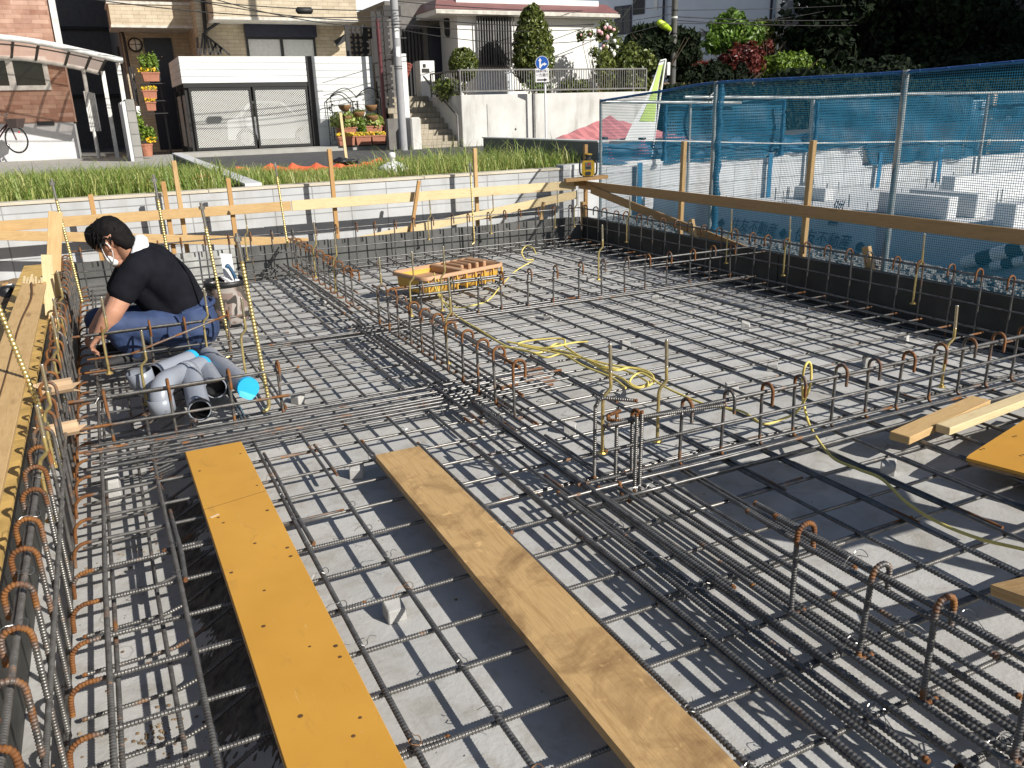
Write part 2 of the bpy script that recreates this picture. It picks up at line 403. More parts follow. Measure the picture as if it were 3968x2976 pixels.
    bricks('block_shaded', ((.17, .175, .185), (.20, .20, .21)), (.10, .10, .10), .405, .21, .005, .85, .25, 0.0)  # shade of the walls' unlit side put into the block colour
    bricks('block_pillar', ((.27, .26, .24), (.32, .31, .29)), (.10, .10, .10), .6, .28, .014, .9, .5, 0.0)
    simple('coping', (.56, .50, .40), .8, vary=.12, scale=4, bump=.2)
    simple('concrete_pale', (.60, .60, .60), .85, vary=.08, scale=3, bump=.2)
    # cast wall with run-off stains
    t = NT('wall_cast'); v = t.coord(scale=(1.3, 1.3, .25)); n = t.noise(v, 2.2, 7, .62); n2 = t.noise(t.coord(), 1.3, 6)
    c = t.ramp(n2, [(.3, (.50, .49, .46)), (.65, (.64, .63, .60))]); c = t.mix(t.math('MULTIPLY', t.ramp(n, [(.52, 0.0), (.72, 1.0)]), .55), c, (.27, .26, .22))
    t.base(c); t.rough(.9); t.bump(n2, .15, .02); MATS['wall_cast'] = t.m
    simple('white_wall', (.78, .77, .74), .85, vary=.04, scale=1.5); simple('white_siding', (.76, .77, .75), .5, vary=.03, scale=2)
    simple('white_house_shade', (.62, .66, .72), .8, vary=.05, scale=1); simple('soffit', (.55, .52, .46), .8)  # white_house_shade: bluish shade put into a white wall's colour
    bricks('brick_red', ((.27, .115, .070), (.56, .36, .27)), (.22, .13, .09), .42, .115, .006, .8, .4)
    bricks('tile_tan', ((.44, .36, .25), (.56, .48, .35)), (.26, .21, .15), .36, .115, .008, .7, .4)
    bricks('stair_tile', ((.33, .29, .22), (.40, .35, .27)), (.17, .14, .10), .16, .16, .01, .8, .3, 0.0)
    simple('roof_maroon', (.20, .09, .085), .5, vary=.12, scale=1.5); simple('maroon_pipe', (.11, .03, .035), .4)
    simple('dark_metal', (.018, .018, .020), .5); simple('grey_metal', (.16, .155, .15), .5, metal=.2); simple('grey_wall', (.16, .15, .14), .85, vary=.15)
    simple('window_frame', (.68, .67, .64), .5); simple('shutter_navy', (.012, .015, .035), .45); simple('door_navy', (.010, .013, .028), .4)
    simple('glass_dark', (.02, .022, .022), .08, spec=.6); simple('curtain', (.60, .60, .58), .9, vary=.1, scale=14)
    simple('lamp_glass', (.75, .72, .65), .3); simple('black_iron', (.012, .012, .012), .5)
    simple('pole_concrete', (.33, .33, .34), .85, vary=.08, scale=5); simple('pole_dark', (.10, .098, .092), .8, vary=.15)
    simple('sticker_white', (.74, .74, .72), .6); simple('terracotta', (.38, .155, .095), .8, vary=.15, scale=8, bump=.3)
    simple('basket', (.22, .12, .05), .9, vary=.4, scale=50); simple('flower_yellow', (.78, .50, .02), .5, vary=.2); simple('flower_pink', (.72, .40, .42), .6, vary=.3); simple('flower_white', (.75, .74, .70), .6)
    simple('car_paint', (.62, .64, .66), .15, metal=.3, vary=.03, spec=.6); simple('tyre', (.015, .015, .015), .7); simple('alloy', (.45, .45, .46), .3, metal=.8)
    simple('sign_blue', (.015, .10, .42), .4, vary=.03); simple('sign_white', (.78, .78, .78), .45, vary=.02); simple('sign_black', (.012, .012, .015), .5)
    simple('pipe_galv', (.34, .35, .34), .4, metal=.55, vary=.25, scale=9); simple('rope_blue', (.03, .10, .30), .7); simple('rope_white', (.6, .6, .58), .8)
    simple('pink_sheet', (.72, .27, .27), .55, vary=.1, scale=2.5, bump=.6, bscale=7); simple('cone_pink', (.60, .07, .12), .5, vary=.1)
    simple('orange_mesh', (.60, .11, .045), .7, vary=.2); simple('flag_green', (.44, .58, .16), .7, vary=.05); simple('flag_white', (.72, .73, .72), .7, vary=.03)
    simple('tarp_white', (.52, .58, .64), .6, vary=.08, scale=4, bump=.6, bscale=6); simple('print_navy', (.02, .03, .07), .6)  # tarp_white: bluish shade put into a white sheet's colour
    simple('laser_yellow', (.58, .36, .03), .45, vary=.08); simple('laser_dark', (.05, .052, .055), .5); simple('laser_screen', (.20, .19, .17), .3); simple('laser_red', (.5, .04, .04), .5)
    simple('bag_white', (.78, .78, .77), .5, vary=.05, bump=.7, bscale=16); simple('bag_black', (.02, .02, .022), .35, vary=.3, bump=.8, bscale=30)
    simple('skin', (.50, .255, .165), .5, vary=.10, scale=14, bump=.08, bscale=150); simple('hair', (.009, .008, .008), .75, vary=.3, scale=60, spec=.12)
    simple('shirt', (.0105, .011, .015), .95, vary=.25, scale=12, bump=.25, bscale=18, spec=.08); simple('trousers', (.028, .050, .125), .75, vary=.22, scale=9, bump=.5, bscale=14)
    simple('towel', (.80, .80, .82), .95, vary=.04, bump=.5, bscale=90); simple('mask_white', (.75, .76, .76), .9, vary=.03); simple('boot', (.02, .02, .022), .7)
    simple('lime_plastic', (.45, .62, .04), .4); simple('fan_red', (.40, .09, .06), .6); simple('bark', (.10, .07, .045), .95, vary=.3, bump=.5); simple('stem_green', (.10, .12, .03), .8)
    leafmat('leaf_grass', (.17, .30, .045), (.66, .63, .25), .45, .42); leafmat('leaf_topiary', (.035, .065, .012), (.22, .25, .06), .35); leafmat('leaf_dark', (.005, .012, .005), (.02, .036, .010), .95)  # leaf_dark: the trees' shade put into near-black leaf colour
    leafmat('leaf_bright', (.04, .10, .010), (.20, .33, .045)); leafmat('leaf_red', (.07, .015, .014), (.24, .05, .035)); leafmat('leaf_lime', (.08, .15, .02), (.26, .37, .05)); leafmat('leaf_pale', (.26, .36, .07), (.62, .66, .25))
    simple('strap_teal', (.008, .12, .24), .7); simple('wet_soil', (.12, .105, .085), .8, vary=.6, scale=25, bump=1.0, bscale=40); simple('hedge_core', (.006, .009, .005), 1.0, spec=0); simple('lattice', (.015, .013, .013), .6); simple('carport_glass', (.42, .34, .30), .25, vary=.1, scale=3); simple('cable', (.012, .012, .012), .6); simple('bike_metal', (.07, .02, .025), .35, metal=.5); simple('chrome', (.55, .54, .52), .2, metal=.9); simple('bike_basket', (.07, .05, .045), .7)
    net('net_near', (.02, .15, .25), .0165, .225); net('net_far', (.005, .11, .20), .036, .62, trans=.3, fracx=.30); net('net_fold', (.005, .115, .225), .036, .72, trans=.25, fracx=.5)
    # perforated sheet
    t = NT('perforated'); v = t.coord('UV', (1/.047, 1/.047, 1), (0, 0, PI/4)); fr = t.new('ShaderNodeVectorMath', operation='FRACTION'); t.link(v, fr.inputs[0])
    d = t.new('ShaderNodeVectorMath', operation='DISTANCE'); t.link(fr.outputs[0], d.inputs[0]); d.inputs[1].default_value = (.5, .5, 0)
    sx = t.sep(fr.outputs[0]); dd = t.math('SQRT', t.math('ADD', t.math('POWER', t.math('SUBTRACT', sx[0], .5), 2.0), t.math('POWER', t.math('SUBTRACT', sx[1], .5), 2.0)))
    hole = t.math('LESS_THAN', dd, .39); tr = t.new('ShaderNodeBsdfTransparent'); m2 = t.new('ShaderNodeMixShader')
    t.base((.66, .66, .63)); t.rough(.5); t.link(hole, m2.inputs[0]); t.link(t.b.outputs[0], m2.inputs[1]); t.link(tr.outputs[0], m2.inputs[2]); t.link(m2.outputs[0], t.o.inputs[0]); MATS['perforated'] = t.m
    t = NT('clear_roof'); tl = t.new('ShaderNodeBsdfTranslucent'); tl.inputs[0].default_value = (.72, .60, .52, 1); tr = t.new('ShaderNodeBsdfTransparent'); tr.inputs[0].default_value = (.85, .78, .72, 1); m2 = t.new('ShaderNodeMixShader'); m2.inputs[0].default_value = .35
    t.link(tl.outputs[0], m2.inputs[1]); t.link(tr.outputs[0], m2.inputs[2]); t.link(m2.outputs[0], t.o.inputs[0]); MATS['clear_roof'] = t.m
make_materials()

# ------------------------------------------------------------------ light
SUN_EL, SUN_AZ = math.radians(32), (.5, -.85)            # towards the sun: right of and behind the viewer
L = Vector((-SUN_AZ[0]*math.cos(SUN_EL), -SUN_AZ[1]*math.cos(SUN_EL), -math.sin(SUN_EL)*math.hypot(*SUN_AZ))).normalized()
sd = bpy.data.lights.new("sun", 'SUN'); sd.energy = 4.75; sd.angle = math.radians(.5); sd.color = (1, .96, .885)
so = bpy.data.objects.new("sun", sd); COL.objects.link(so); so.rotation_euler = L.to_track_quat('-Z', 'Y').to_euler(); so.location = (0, 0, 30)
w = bpy.data.worlds.new("World"); scene.world = w; w.use_nodes = True
sky = w.node_tree.nodes.new('ShaderNodeTexSky'); sky.sky_type = 'NISHITA'; sky.sun_disc = False; sky.sun_elevation = SUN_EL; sky.sun_rotation = math.atan2(SUN_AZ[0], SUN_AZ[1])
bg = w.node_tree.nodes['Background']; bg.inputs[1].default_value = .06; w.node_tree.links.new(sky.outputs[0], bg.inputs[0])
scene.view_settings.view_transform = 'Standard'; scene.view_settings.look = 'None'; scene.view_settings.exposure = 0.36; scene.view_settings.gamma = 1
scene.cycles.transparent_max_bounces = 24; scene.cycles.max_bounces = 6

# ------------------------------------------------------------------ ground
g = MB(); far = 900
g.quad((-far, -far, -.16), (far, -far, -.16), (far, 9.2, -.16), (-far, 9.2, -.16))
g.quad((-far, 9.2, -.16), (far, 9.2, -.16), (far, 9.2, .38), (-far, 9.2, .38)); g.quad((-far, 9.2, .38), (far, 9.2, .38), (far, far, .38), (-far, far, .38))
simple('town_ground', (.13, .125, .115), .95, vary=.3, scale=.8); struct(g, 'ground', 'town_ground')
def slab():
    xs = sorted(set(list(np.linspace(-.44, 4.86, 54))+[.04, .2, 4.42, 4.6])); ys = sorted(set(list(np.linspace(-1.6, 8.12, 96))+[7.62, 7.8]))
    zx = lambda x: np.interp(x, [-.44, .04, .2, 4.42, 4.6, 4.86], [-.1, -.1, 0, 0, -.1, -.1]); zy = lambda y: np.interp(y, [-1.6, 7.62, 7.8, 8.12], [0, 0, -.1, -.1])
    V = [(x, y, min(zx(x), zy(y))) for y in ys for x in xs]; nx = len(xs)
    F = [(j*nx+i, j*nx+i+1, (j+1)*nx+i+1, (j+1)*nx+i) for j in range(len(ys)-1) for i in range(nx-1)]
    m = MB(); m.add(V, F); return m
struct(slab(), 'concrete_slab', 'concrete')
def bumpy(x0, x1, y0, y1, z, amp, nx, ny, seed=0, zfun=None):
    r = np.random.default_rng(seed); X = np.linspace(x0, x1, nx); Y = np.linspace(y0, y1, ny)
    ph = r.uniform(0, 6, (8, 3)); V = []
    for y in Y:
        for x in X:
            h = sum(math.sin(x*(1.3+k*1.7)+ph[k, 0])*math.sin(y*(1.1+k*1.9)+ph[k, 1])/(1+k) for k in range(8))
            V.append((x, y, (zfun(x, y) if zfun else z)+amp*(h*.5+r.normal()*.25)))
    m = MB(); m.add(V, [(j*nx+i, j*nx+i+1, (j+1)*nx+i+1, (j+1)*nx+i) for j in range(ny-1) for i in range(nx-1)]); return m
struct(bumpy(-4.5, -.66, -2, 8.9, .03, .03, 70, 160, 1), 'bare_soil', 'earth', smooth=False)
struct(bumpy(4.9, 6.05, -2, 8.9, .10, .025, 40, 220, 2), 'gravel_strip', 'gravel', smooth=False)
struct(bumpy(.03, .27, -.6, 3.5, 0, .007, 26, 330, 8, lambda x, y: np.interp(x, [.04, .2], [-.1, 0])+.004+.012*math.sin(y*7+x*20)*math.sin(y*3.1)-.010*(x > .245)-.012*(x < .045)), 'soil_on_slope', 'wet_soil')
lotz = lambda x, y: .70-.042*(y-9.2)
struct(bumpy(-9, 5.62, 9.14, 16.6, .7, .015, 80, 60, 3, lotz), 'lot_ground', 'lot_soil', smooth=True)
s = MB(); s.quad((-60, 16.4, .395), (60, 16.4, .395), (60, 27.6, .405), (-60, 27.6, .405)); struct(s, 'road', 'asphalt')
s = MB(); s.box((-12, 19.5, .30), (2.2, 27.5, .47)); s.box((2.2, 25.9, .30), (9.4, 27.0, .53)); struct(s, 'pavement', 'pavement')
# ------------------------------------------------------------------ reinforcing bars
def rebar(mb, P, r=.0066, rust=0.0, lim=3.0, n=7, ends=.55, pitch=.0082):
    """deformed bar along the polyline P; ribs are modelled where the bar is near enough to show them"""
    P = np.asarray(P, float); ru = np.full(len(P), rust) if np.isscalar(rust) else np.asarray(rust, float)
    L = np.concatenate([[0], np.cumsum(np.linalg.norm(np.diff(P, axis=0), axis=1))]); tot = L[-1]
    at = lambda s: np.stack([np.interp(s, L, P[:, k]) for k in range(3)], -1)
    S = [0.0]; R = [.93]; s = 0.0
    while s < tot:
        d = np.linalg.norm(at(s)-CAM)
        if d < lim:
            for o, k in ((.0, .93), (.42, .93), (.55, 1.16), (.85, 1.16)): S.append(s+o*pitch+1e-4); R.append(k)
            s += pitch
        else:
            nxt = [q for q in L if q > s+1e-6]
            step = min(.22, nxt[0]-s if nxt else .22); s += max(step, .004); S.append(min(s, tot)); R.append(1.0)
    S = np.array(S); R = np.array(R); ok = S < tot-1e-5; S = np.append(S[ok], tot); R = np.append(R[ok], .93)
    rr = np.interp(S, L, ru)
    e = np.minimum(S, tot-S); rr = np.maximum(rr, np.where(e < .012, ends, 0))
    mb.rings(at(S), R*r, n if np.min(np.linalg.norm(at(S)-CAM, axis=1)) < 4.5 else 5, True, rr)
    return mb

mat_root = thing('rebar_mat', (2.2, 3.6, .06), 'tied grid of steel bars lying on spacers over the whole grey slab', 'rebar mat')
rng = np.random.default_rng(5)
A_Y = [y for y in np.arange(.63, 8.0, .2027)]
B_X = [.03+.2*k for k in range(-1, 24)]
ZA, ZB = .061, .0745
def crossbar(y, x0, x1, z=ZA, hook=True, r=.0066, rust=0.0):
    j = rng.uniform(-.012, .012, 3)
    P = [(x1, y+j[0], z+j[1]*.2)]
    n = 6
    for i in range(1, n): P.append((x1+(x0-x1)*i/n, y+j[0]+(j[2]-j[0])*i/n+rng.uniform(-.003, .003), z+rng.uniform(-.002, .002)))
    ru = [rust]*n
    if hook:
        P.append((x0+.115, y+j[2], z)); ru.append(0.0); P.append((x0+.07, y+j[2], z)); ru.append(.3)
        for p in arc((x0+.04, y+j[2], z-.045), (0, 0, 1), (-1, 0, 0), .045, 0, PI*.5, 5): P.append(tuple(p)); ru.append(.62)
        P.append((x0-.008, y+j[2], z-.085)); ru.append(.6)
    else: P.append((x0, y+j[2], z)); ru.append(rust)
    rebar(MB(), P, r, ru).build('crosswise_bar', 'steel_worn' if x0 < 0 and y < 3 else 'steel', mat_root, True) if False else None
    m = MB(); rebar(m, P, r, ru); return m.build('crosswise_bar', 'steel_worn' if y < 3.3 and x0 < .1 else 'steel', mat_root, True)
def longbar(x, y0, y1, z=ZB, r=.0071, rust=0.0, mat='steel', dx=0.0):
    n = max(3, int(abs(y1-y0)/.9)+2); P = [(x+dx*i/n+rng.uniform(-.004, .004), y0+(y1-y0)*i/n, z+rng.uniform(-.002, .002)) for i in range(n+1)]
    m = MB(); rebar(m, P, r, rust, n=8, pitch=.0112); return m.build('lengthwise_bar', mat, mat_root, True)
for i, y in enumerate(A_Y):
    crossbar(y, -.265, 4.62)
    if i % 3 == 1: crossbar(y+.016, -.1+.3*rng.uniform(), rng.uniform(.5, .75), ZA-.001, False, rust=.1)
    if i < 12 and i % 2: crossbar(y+.017, rng.uniform(1.1, 1.5), rng.uniform(2.1, 2.6), ZA, False)
for i, x in enumerate(B_X):
    y0 = -.5 if x < 1.9 else (.3 if x < 3 else 1.0)
    longbar(x, y0, 7.72, mat='steel_worn' if x < .1 else 'steel')
# laps: second bars tied alongside
for (x, y0, y1) in ((.445, 2.45, 3.32), (.655, 2.95, 3.30), (.84, 1.7, 3.25), (1.045, 2.2, 3.1), (.245, 3.05, 3.6), (.445, 3.7, 4.4), (.65, 3.85, 4.6), (.05, 2.42, 2.95), (2.05, 2.0, 2.9), (2.245, 1.6, 2.5), (2.445, 1.45, 2.2), (2.645, 1.3, 2.0), (2.845, 1.6, 2.6), (1.85, 1.5, 2.35), (2.05, 3.1, 4.0), (2.445, 3.3, 4.1), (2.85, 3.2, 4.2), (3.25, 2.4, 3.6), (3.65, 2.2, 3.3), (3.05, 4.2, 5.4), (3.85, 3.7, 4.8), (2.65, 5.6, 6.9)):
    longbar(x, y0, y1, ZB+.001, rust=.08)
# bundles under the beams
for (x, y0, y1) in ((1.24, .3, 2.95), (1.29, .5, 2.35), (1.335, .25, 3.25), (1.375, .9, 2.55), (1.415, .2, 3.4), (1.455, 1.62, 3.1), (1.49, .3, 1.55), (1.525, .45, 3.3), (1.56, .6, 2.9), (1.60, .2, 2.2), (1.66, .35, 3.4), (1.71, .9, 2.6),
                    (1.36, 3.1, 5.2), (1.42, 3.3, 6.0), (1.47, 3.0, 5.4), (1.53, 3.2, 5.8), (1.58, 3.1, 5.0), (1.64, 3.5, 5.3), (1.40, 5.6, 7.9), (1.46, 5.5, 7.9), (1.52, 5.8, 7.9), (1.60, 5.6, 7.9)):
    longbar(x+rng.uniform(-.006, .006), y0+rng.uniform(-.05, .05), y1, ZB+rng.choice([.001, .013, .024]), .0074, dx=rng.uniform(-.02, .02), rust=rng.choice([0, 0, .15]))
for (y, x0, x1) in ((3.47, -.22, 1.9), (3.51, .12, 2.02), (3.545, -.2, 1.75), (3.58, .15, 1.95), (3.63, -.22, 2.05), (3.675, .05, 1.85), (3.73, -.2, 1.98), (2.22, 1.35, 4.5), (2.30, 1.3, 3.4), (2.38, 1.4, 4.6), (4.9, -.2, 1.85), (4.95, .1, 2.0), (5.0, -.2, 4.6), (5.05, -.1, 1.8), (5.10, 1.3, 3.0)):
    crossbar(y, x0, x1, ZB+rng.choice([.012, .02]), False, .0072, rust=rng.choice([.0, .2]))
# bars slanting down into the edge trench
for i, y in enumerate(A_Y):
    if y < 4.6:
        m = MB(); rebar(m, [(.25, y+.07, .05), (.14, y+.06, .0), (.03, y+.05, -.055), (-.02, y+.05, -.07), (-.26, y+.05, -.075)], .0058, [0, 0, .35, .1, 0]); m.build('slanting_bar', 'steel_worn', mat_root, True)
for i, y in enumerate(A_Y[4:]):
    m = MB(); rebar(m, [(4.3, y+.06, .05), (4.42, y+.06, .0), (4.55, y+.05, -.06), (4.75, y+.05, -.075)], .005); m.build('slanting_bar', 'steel', mat_root, True)
for x in B_X[2:]:
    m = MB(); rebar(m, [(x+.06, 7.45, .05), (x+.06, 7.6, .0), (x+.06, 7.75, -.06), (x+.06, 8.0, -.075)], .005); m.build('slanting_bar', 'steel', mat_root, True)
for x, z in ((-.16, .0), (-.29, -.06), (-.035, -.055)):
    longbar(x, -.4, 7.9, z, .0062, rust=.12, mat='steel_worn')
# wire ties
def tie(mb, p, k=1.35, r=.0012):
    p = np.asarray(p, float); q = rng.uniform(0, 6)
    loop = [p+np.array([.011*math.cos(a)*k, .011*math.sin(a)*k, .004*math.sin(2*a)+.004]) for a in np.linspace(q, q+5.6, 12)]
    mb.rings(loop, r, 4, False)
    d = np.array([math.cos(q), math.sin(q), -.35]); e = loop[-1]
    mb.rings(spline([e, e+d*.02+np.array([0, 0, .008]), e+d*.045+np.array([.004, 0, -.004])], 4), r*.8, 3, False)
    if rng.uniform() < .5: mb.rings(spline([p, p+np.array([.004, -.006, -.02]), p+np.array([.012, -.01, -.05])], 4), r*.8, 3, False)
nt = 0
for x in B_X:
    for y in A_Y:
        if math.hypot(x, y) < 4.2 and -.1 < x < 3.6 and rng.uniform() < .62 and nt < 70 and (x/(y+.01) < 1.6):
            m = MB(); tie(m, (x, y, ZB+.006)); m.build('wire_tie', rng.choice(['wire', 'wire', 'wire_rusty']), mat_root); nt += 1

for k in range(26):
    m = MB(); yy = A_Y[int(rng.integers(1, 15))]; tie(m, (rng.uniform(1.24, 1.72), yy, ZB+.012), 1.6, .0014); m.build('wire_tie', 'wire', mat_root)
# ------------------------------------------------------------------ cages: bars held up by hooked uprights
def hooked(mb, axis, fixed, a, zb, zt, side, r=.0068, foot=.05, lean=0.0):
    """upright bar with a half-circle hook over the top bar; side = where the hook points"""
    e = np.array([1, 0, 0.]) if axis == 'y' else np.array([0, 1, 0.]); t = np.array([0, 1, 0.]) if axis == 'y' else np.array([1, 0, 0.])
    base = t*a+e*fixed; R = .030
    P = []; ru = []
    if foot:
        P.append(base+e*side*foot+np.array([0, 0, zb+.004])); ru.append(.6)
        for p in arc(base+e*side*.022+np.array([0, 0, zb+.022]), (0, 0, -1), -e*side, .022, 0, PI/2, 4): P.append(p); ru.append(.55)
    else: P.append(base+np.array([0, 0, zb])); ru.append(.1)
    hi = np.array([0, 0, zt-R]); n0 = base+hi+t*lean
    for k in (.25, .5, .75): P.append(base+np.array([0, 0, zb+(zt-R-zb)*k])+t*lean*k); ru.append(rng.choice([0, 0, .12, .3]))
    for p in arc(n0+e*side*R, -e*side, (0, 0, 1), R, 0, PI, 8): P.append(p); ru.append(.5)
    P.append(n0+e*side*2*R-np.array([0, 0, .055])); ru.append(.35)
    rebar(mb, P, r, ru, lim=3.2)
def cage(label, axis, fixed, a0, a1, zb, zt, side, bars, step=.2, start=.0, mat='steel', foot=.05, skip=()):
    mid = (fixed, (a0+a1)/2, zb) if axis == 'y' else ((a0+a1)/2, fixed, zb)
    root = thing('rebar_cage', mid, label, 'rebar cage', 'rebar cages standing on the mat')
    a = a0+start; k = 0
    while a < a1+.001:
        if k not in skip:
            m = MB(); hooked(m, axis, fixed-side*.03+rng.uniform(-.004, .004), a+rng.uniform(-.012, .012), zb, zt+rng.uniform(-.006, .006), side, foot=foot, lean=rng.uniform(-.012, .012)); m.build('hooked_bar', mat, root, True)
        a += step; k += 1
    for (off, z, b0, b1, r) in bars:
        pts = [(fixed+off, s, z+rng.uniform(-.002, .002)) if axis == 'y' else (s, fixed+off, z+rng.uniform(-.002, .002)) for s in np.linspace(b0, b1, 5)]
        m = MB(); rebar(m, pts, r, rng.choice([0, .08]), n=8, lim=3.3); m.build('long_bar', mat, root, True)
    return root
H = .36
c1 = cage('low cage with yellow cord hung over one hook, in front of the coiled cord', 'x', 2.33, 1.64, 4.62, .085, H, -1, [(.0, H-.038, 1.50, 4.72, .0075), (.02, .215, 1.5, 4.7, .0062), (-.012, .095, 1.45, 4.7, .0065), (.02, .105, 1.42, 3.0, .0065), (.03, H-.05, 1.5, 2.1, .0065)], start=0)
c3 = cage('nearest cage, rusty hooks over two thick bars, right of the bare plank', 'y', 1.525, .62, 1.5, .085, H, 1, [(-.002, H-.036, .30, 1.52, .0075), (.018, H-.045, .66, 1.62, .0075), (-.03, H-.05, .85, 1.60, .0065), (.0, .2, .3, 1.3, .0058), (-.03, .095, .3, 1.7, .0065)], start=.17)
c2 = cage('long cage with rusty top bars running from the tray to the coiled cord', 'y', 1.55, 3.12, 5.25, .08, H, 1, [(-.004, H-.036, 3.12, 5.3, .0085), (.016, H-.042, 3.3, 5.0, .0085), (.0, .2, 3.1, 5.2, .0065), (.02, .09, 3.0, 5.5, .0065)], mat='steel_worn')
c4 = cage('far cage ending in a rusty bend, behind the camouflage bucket', 'y', 1.55, 5.75, 7.9, .08, H, 1, [(-.004, H-.036, 5.75, 7.95, .0085), (.016, H-.042, 5.9, 7.9, .0085), (.0, .2, 5.7, 7.9, .0065)], mat='steel_worn')
c5 = cage('cage in front of the yellow tray reaching to the dark formwork', 'x', 5.06, 1.75, 4.6, .08, H, -1, [(.0, H-.036, 1.6, 4.75, .0075), (.01, .27, 1.6, 4.75, .0065), (.0, .09, 1.55, 4.6, .0065), (.03, H-.03, 1.6, 2.6, .0065)], start=.06)
c6 = cage('short cage standing over the grey pipes', 'x', 3.70, -.16, .70, .075, .345, -1, [(.0, .31, -.25, .70, .0075), (.018, .30, -.25, .35, .0065), (-.01, .19, -.25, .64, .0062), (.0, .085, -.25, .9, .0065)], step=.24, start=.06, mat='steel_worn')
c6b = cage('short cage in front of the crouching worker', 'x', 4.93, -.12, .62, .075, .345, -1, [(.0, .31, -.25, .66, .0072), (.018, .30, -.25, .42, .0065), (.0, .10, -.25, .9, .0065), (.02, .17, -.2, .9, .0062)], step=.22, start=.02, mat='steel_worn')
c7 = cage('edge cage of rusty hooks along the formwork beside the worker', 'y', -.315, .85, 7.9, -.07, .385, -1, [(.0, .345, .3, 7.95, .0072), (.035, .19, .3, 7.95, .0064), (.02, -.06, .3, 7.95, .0065), (-.012, .335, 1.9, 3.4, .0068)], step=.196, mat='steel_worn', foot=0)
c8 = cage('edge cage of thin hooks along the grey formwork below the block wall', 'x', 7.95, -.2, 4.65, -.07, .41, -1, [(.0, .375, -.3, 4.75, .0065), (.025, .19, -.3, 4.75, .006), (.02, -.06, -.3, 4.75, .006)], foot=0)
c9 = cage('edge cage of hooks in the shade along the dark formwork below the net fence', 'y', 4.715, 2.0, 7.85, -.07, .41, -1, [(.0, .372, 1.6, 7.95, .0075), (.025, .19, 1.6, 7.95, .006), (.02, -.06, 1.6, 7.95, .006)], foot=0)
# knot of upright bars where two cages meet
kn = MB()
for (x, y, z0, z1, top) in ((1.50, 2.42, .08, .37, 1), (1.555, 2.36, .07, .345, 0), (1.60, 2.30, .05, .36, 0), (1.615, 2.29, .045, .37, 0)):
    P = [(x, y, z0), (x+.002, y, (z0+z1)/2), (x+.004, y, z1)]
    if top: P += [tuple(p) for p in arc((x+.03, y-.02, z1), (-.8, .5, 0), (0, 0, 1), .03, 0, PI/2, 5)]+[(x+.12, y-.10, z1+.028)]
    m = MB(); rebar(m, P, .0068, [.0]*len(P), n=8, lim=3.3); m.build('upright_bar', 'steel_worn', c1, True)
m = MB(); rebar(m, [(1.98, 2.26, .335), (1.6, 2.33, .33), (1.55, 2.345, .325), (1.535, 2.38, .322), (1.56, 2.42, .322), (1.62, 2.43, .325)], .0068, [.2, 0, .6, .7, .6, .2], lim=3.3); m.build('bent_bar', 'steel_worn', c1, True)
m = MB(); rebar(m, [(1.545, 2.33, .09), (1.535, 2.30, .10), (1.53, 2.28, .07), (1.55, 2.25, .04)], .0068, .6, lim=3.3); m.build('bent_bar', 'steel_worn', c1, True)
m = MB(); rebar(m, [(.02, 4.62, .25), (.55, 4.86, .34)], .0065, .3); m.build('loose_bar', 'steel_worn', c6b, True)
for root, pts in ((c3, ((1.54, .95, .335), (1.55, 1.25, .33), (1.55, .72, .33))), (c6, ((.3, 3.7, .31), (-.1, 3.7, .31))), (c7, tuple((-.31, y, .35) for y in (1.9, 2.15, 2.5, 2.8, 3.1, 3.5, 3.9)))):
    for p in pts:
        m = MB(); tie(m, p, 1.5, .0011); m.build('wire_tie', 'wire', root)

# ------------------------------------------------------------------ anchor bolts
def anchor(x, y, z0, z1, label, cat='anchor bolt', lean=0.0):
    root = thing('anchor_bolt', (x, y, z0), label, cat, 'gold anchor bolts tied to the cages')
    h = z1-z0; P = spline([(x, y, z0), (x, y, z0+h*.35), (x+.004, y, z0+h*.52), (x+.028, y-.006, z0+h*.60), (x+.03, y-.006, z0+h*.68), (x+.03+lean, y, z1)], 6)
    m = MB(); m.rings(P, .0066, 8); m.build('rod', 'zinc_gold', root, True)
    m = MB(); q = P[-1]; k = np.linspace(0, 1, 46); d = P[-1]-P[-4]; d /= np.linalg.norm(d)
    m.rings(q-d*.105*k[:, None]+d*.001, np.where(np.arange(46) % 2, .0074, .0062), 8); m.build('thread', 'zinc', root, True)
    m = MB(); m.lathe([(.020, z0-.001), (.020, z0+.003)], (x, y, 0), 14); m.build('washer', 'zinc_gold', root)
    m = MB(); m.lathe([(.0115, z0+.003), (.0115, z0+.013)], (x, y, 0), 6); m.build('nut', 'zinc_gold', root)
    return root
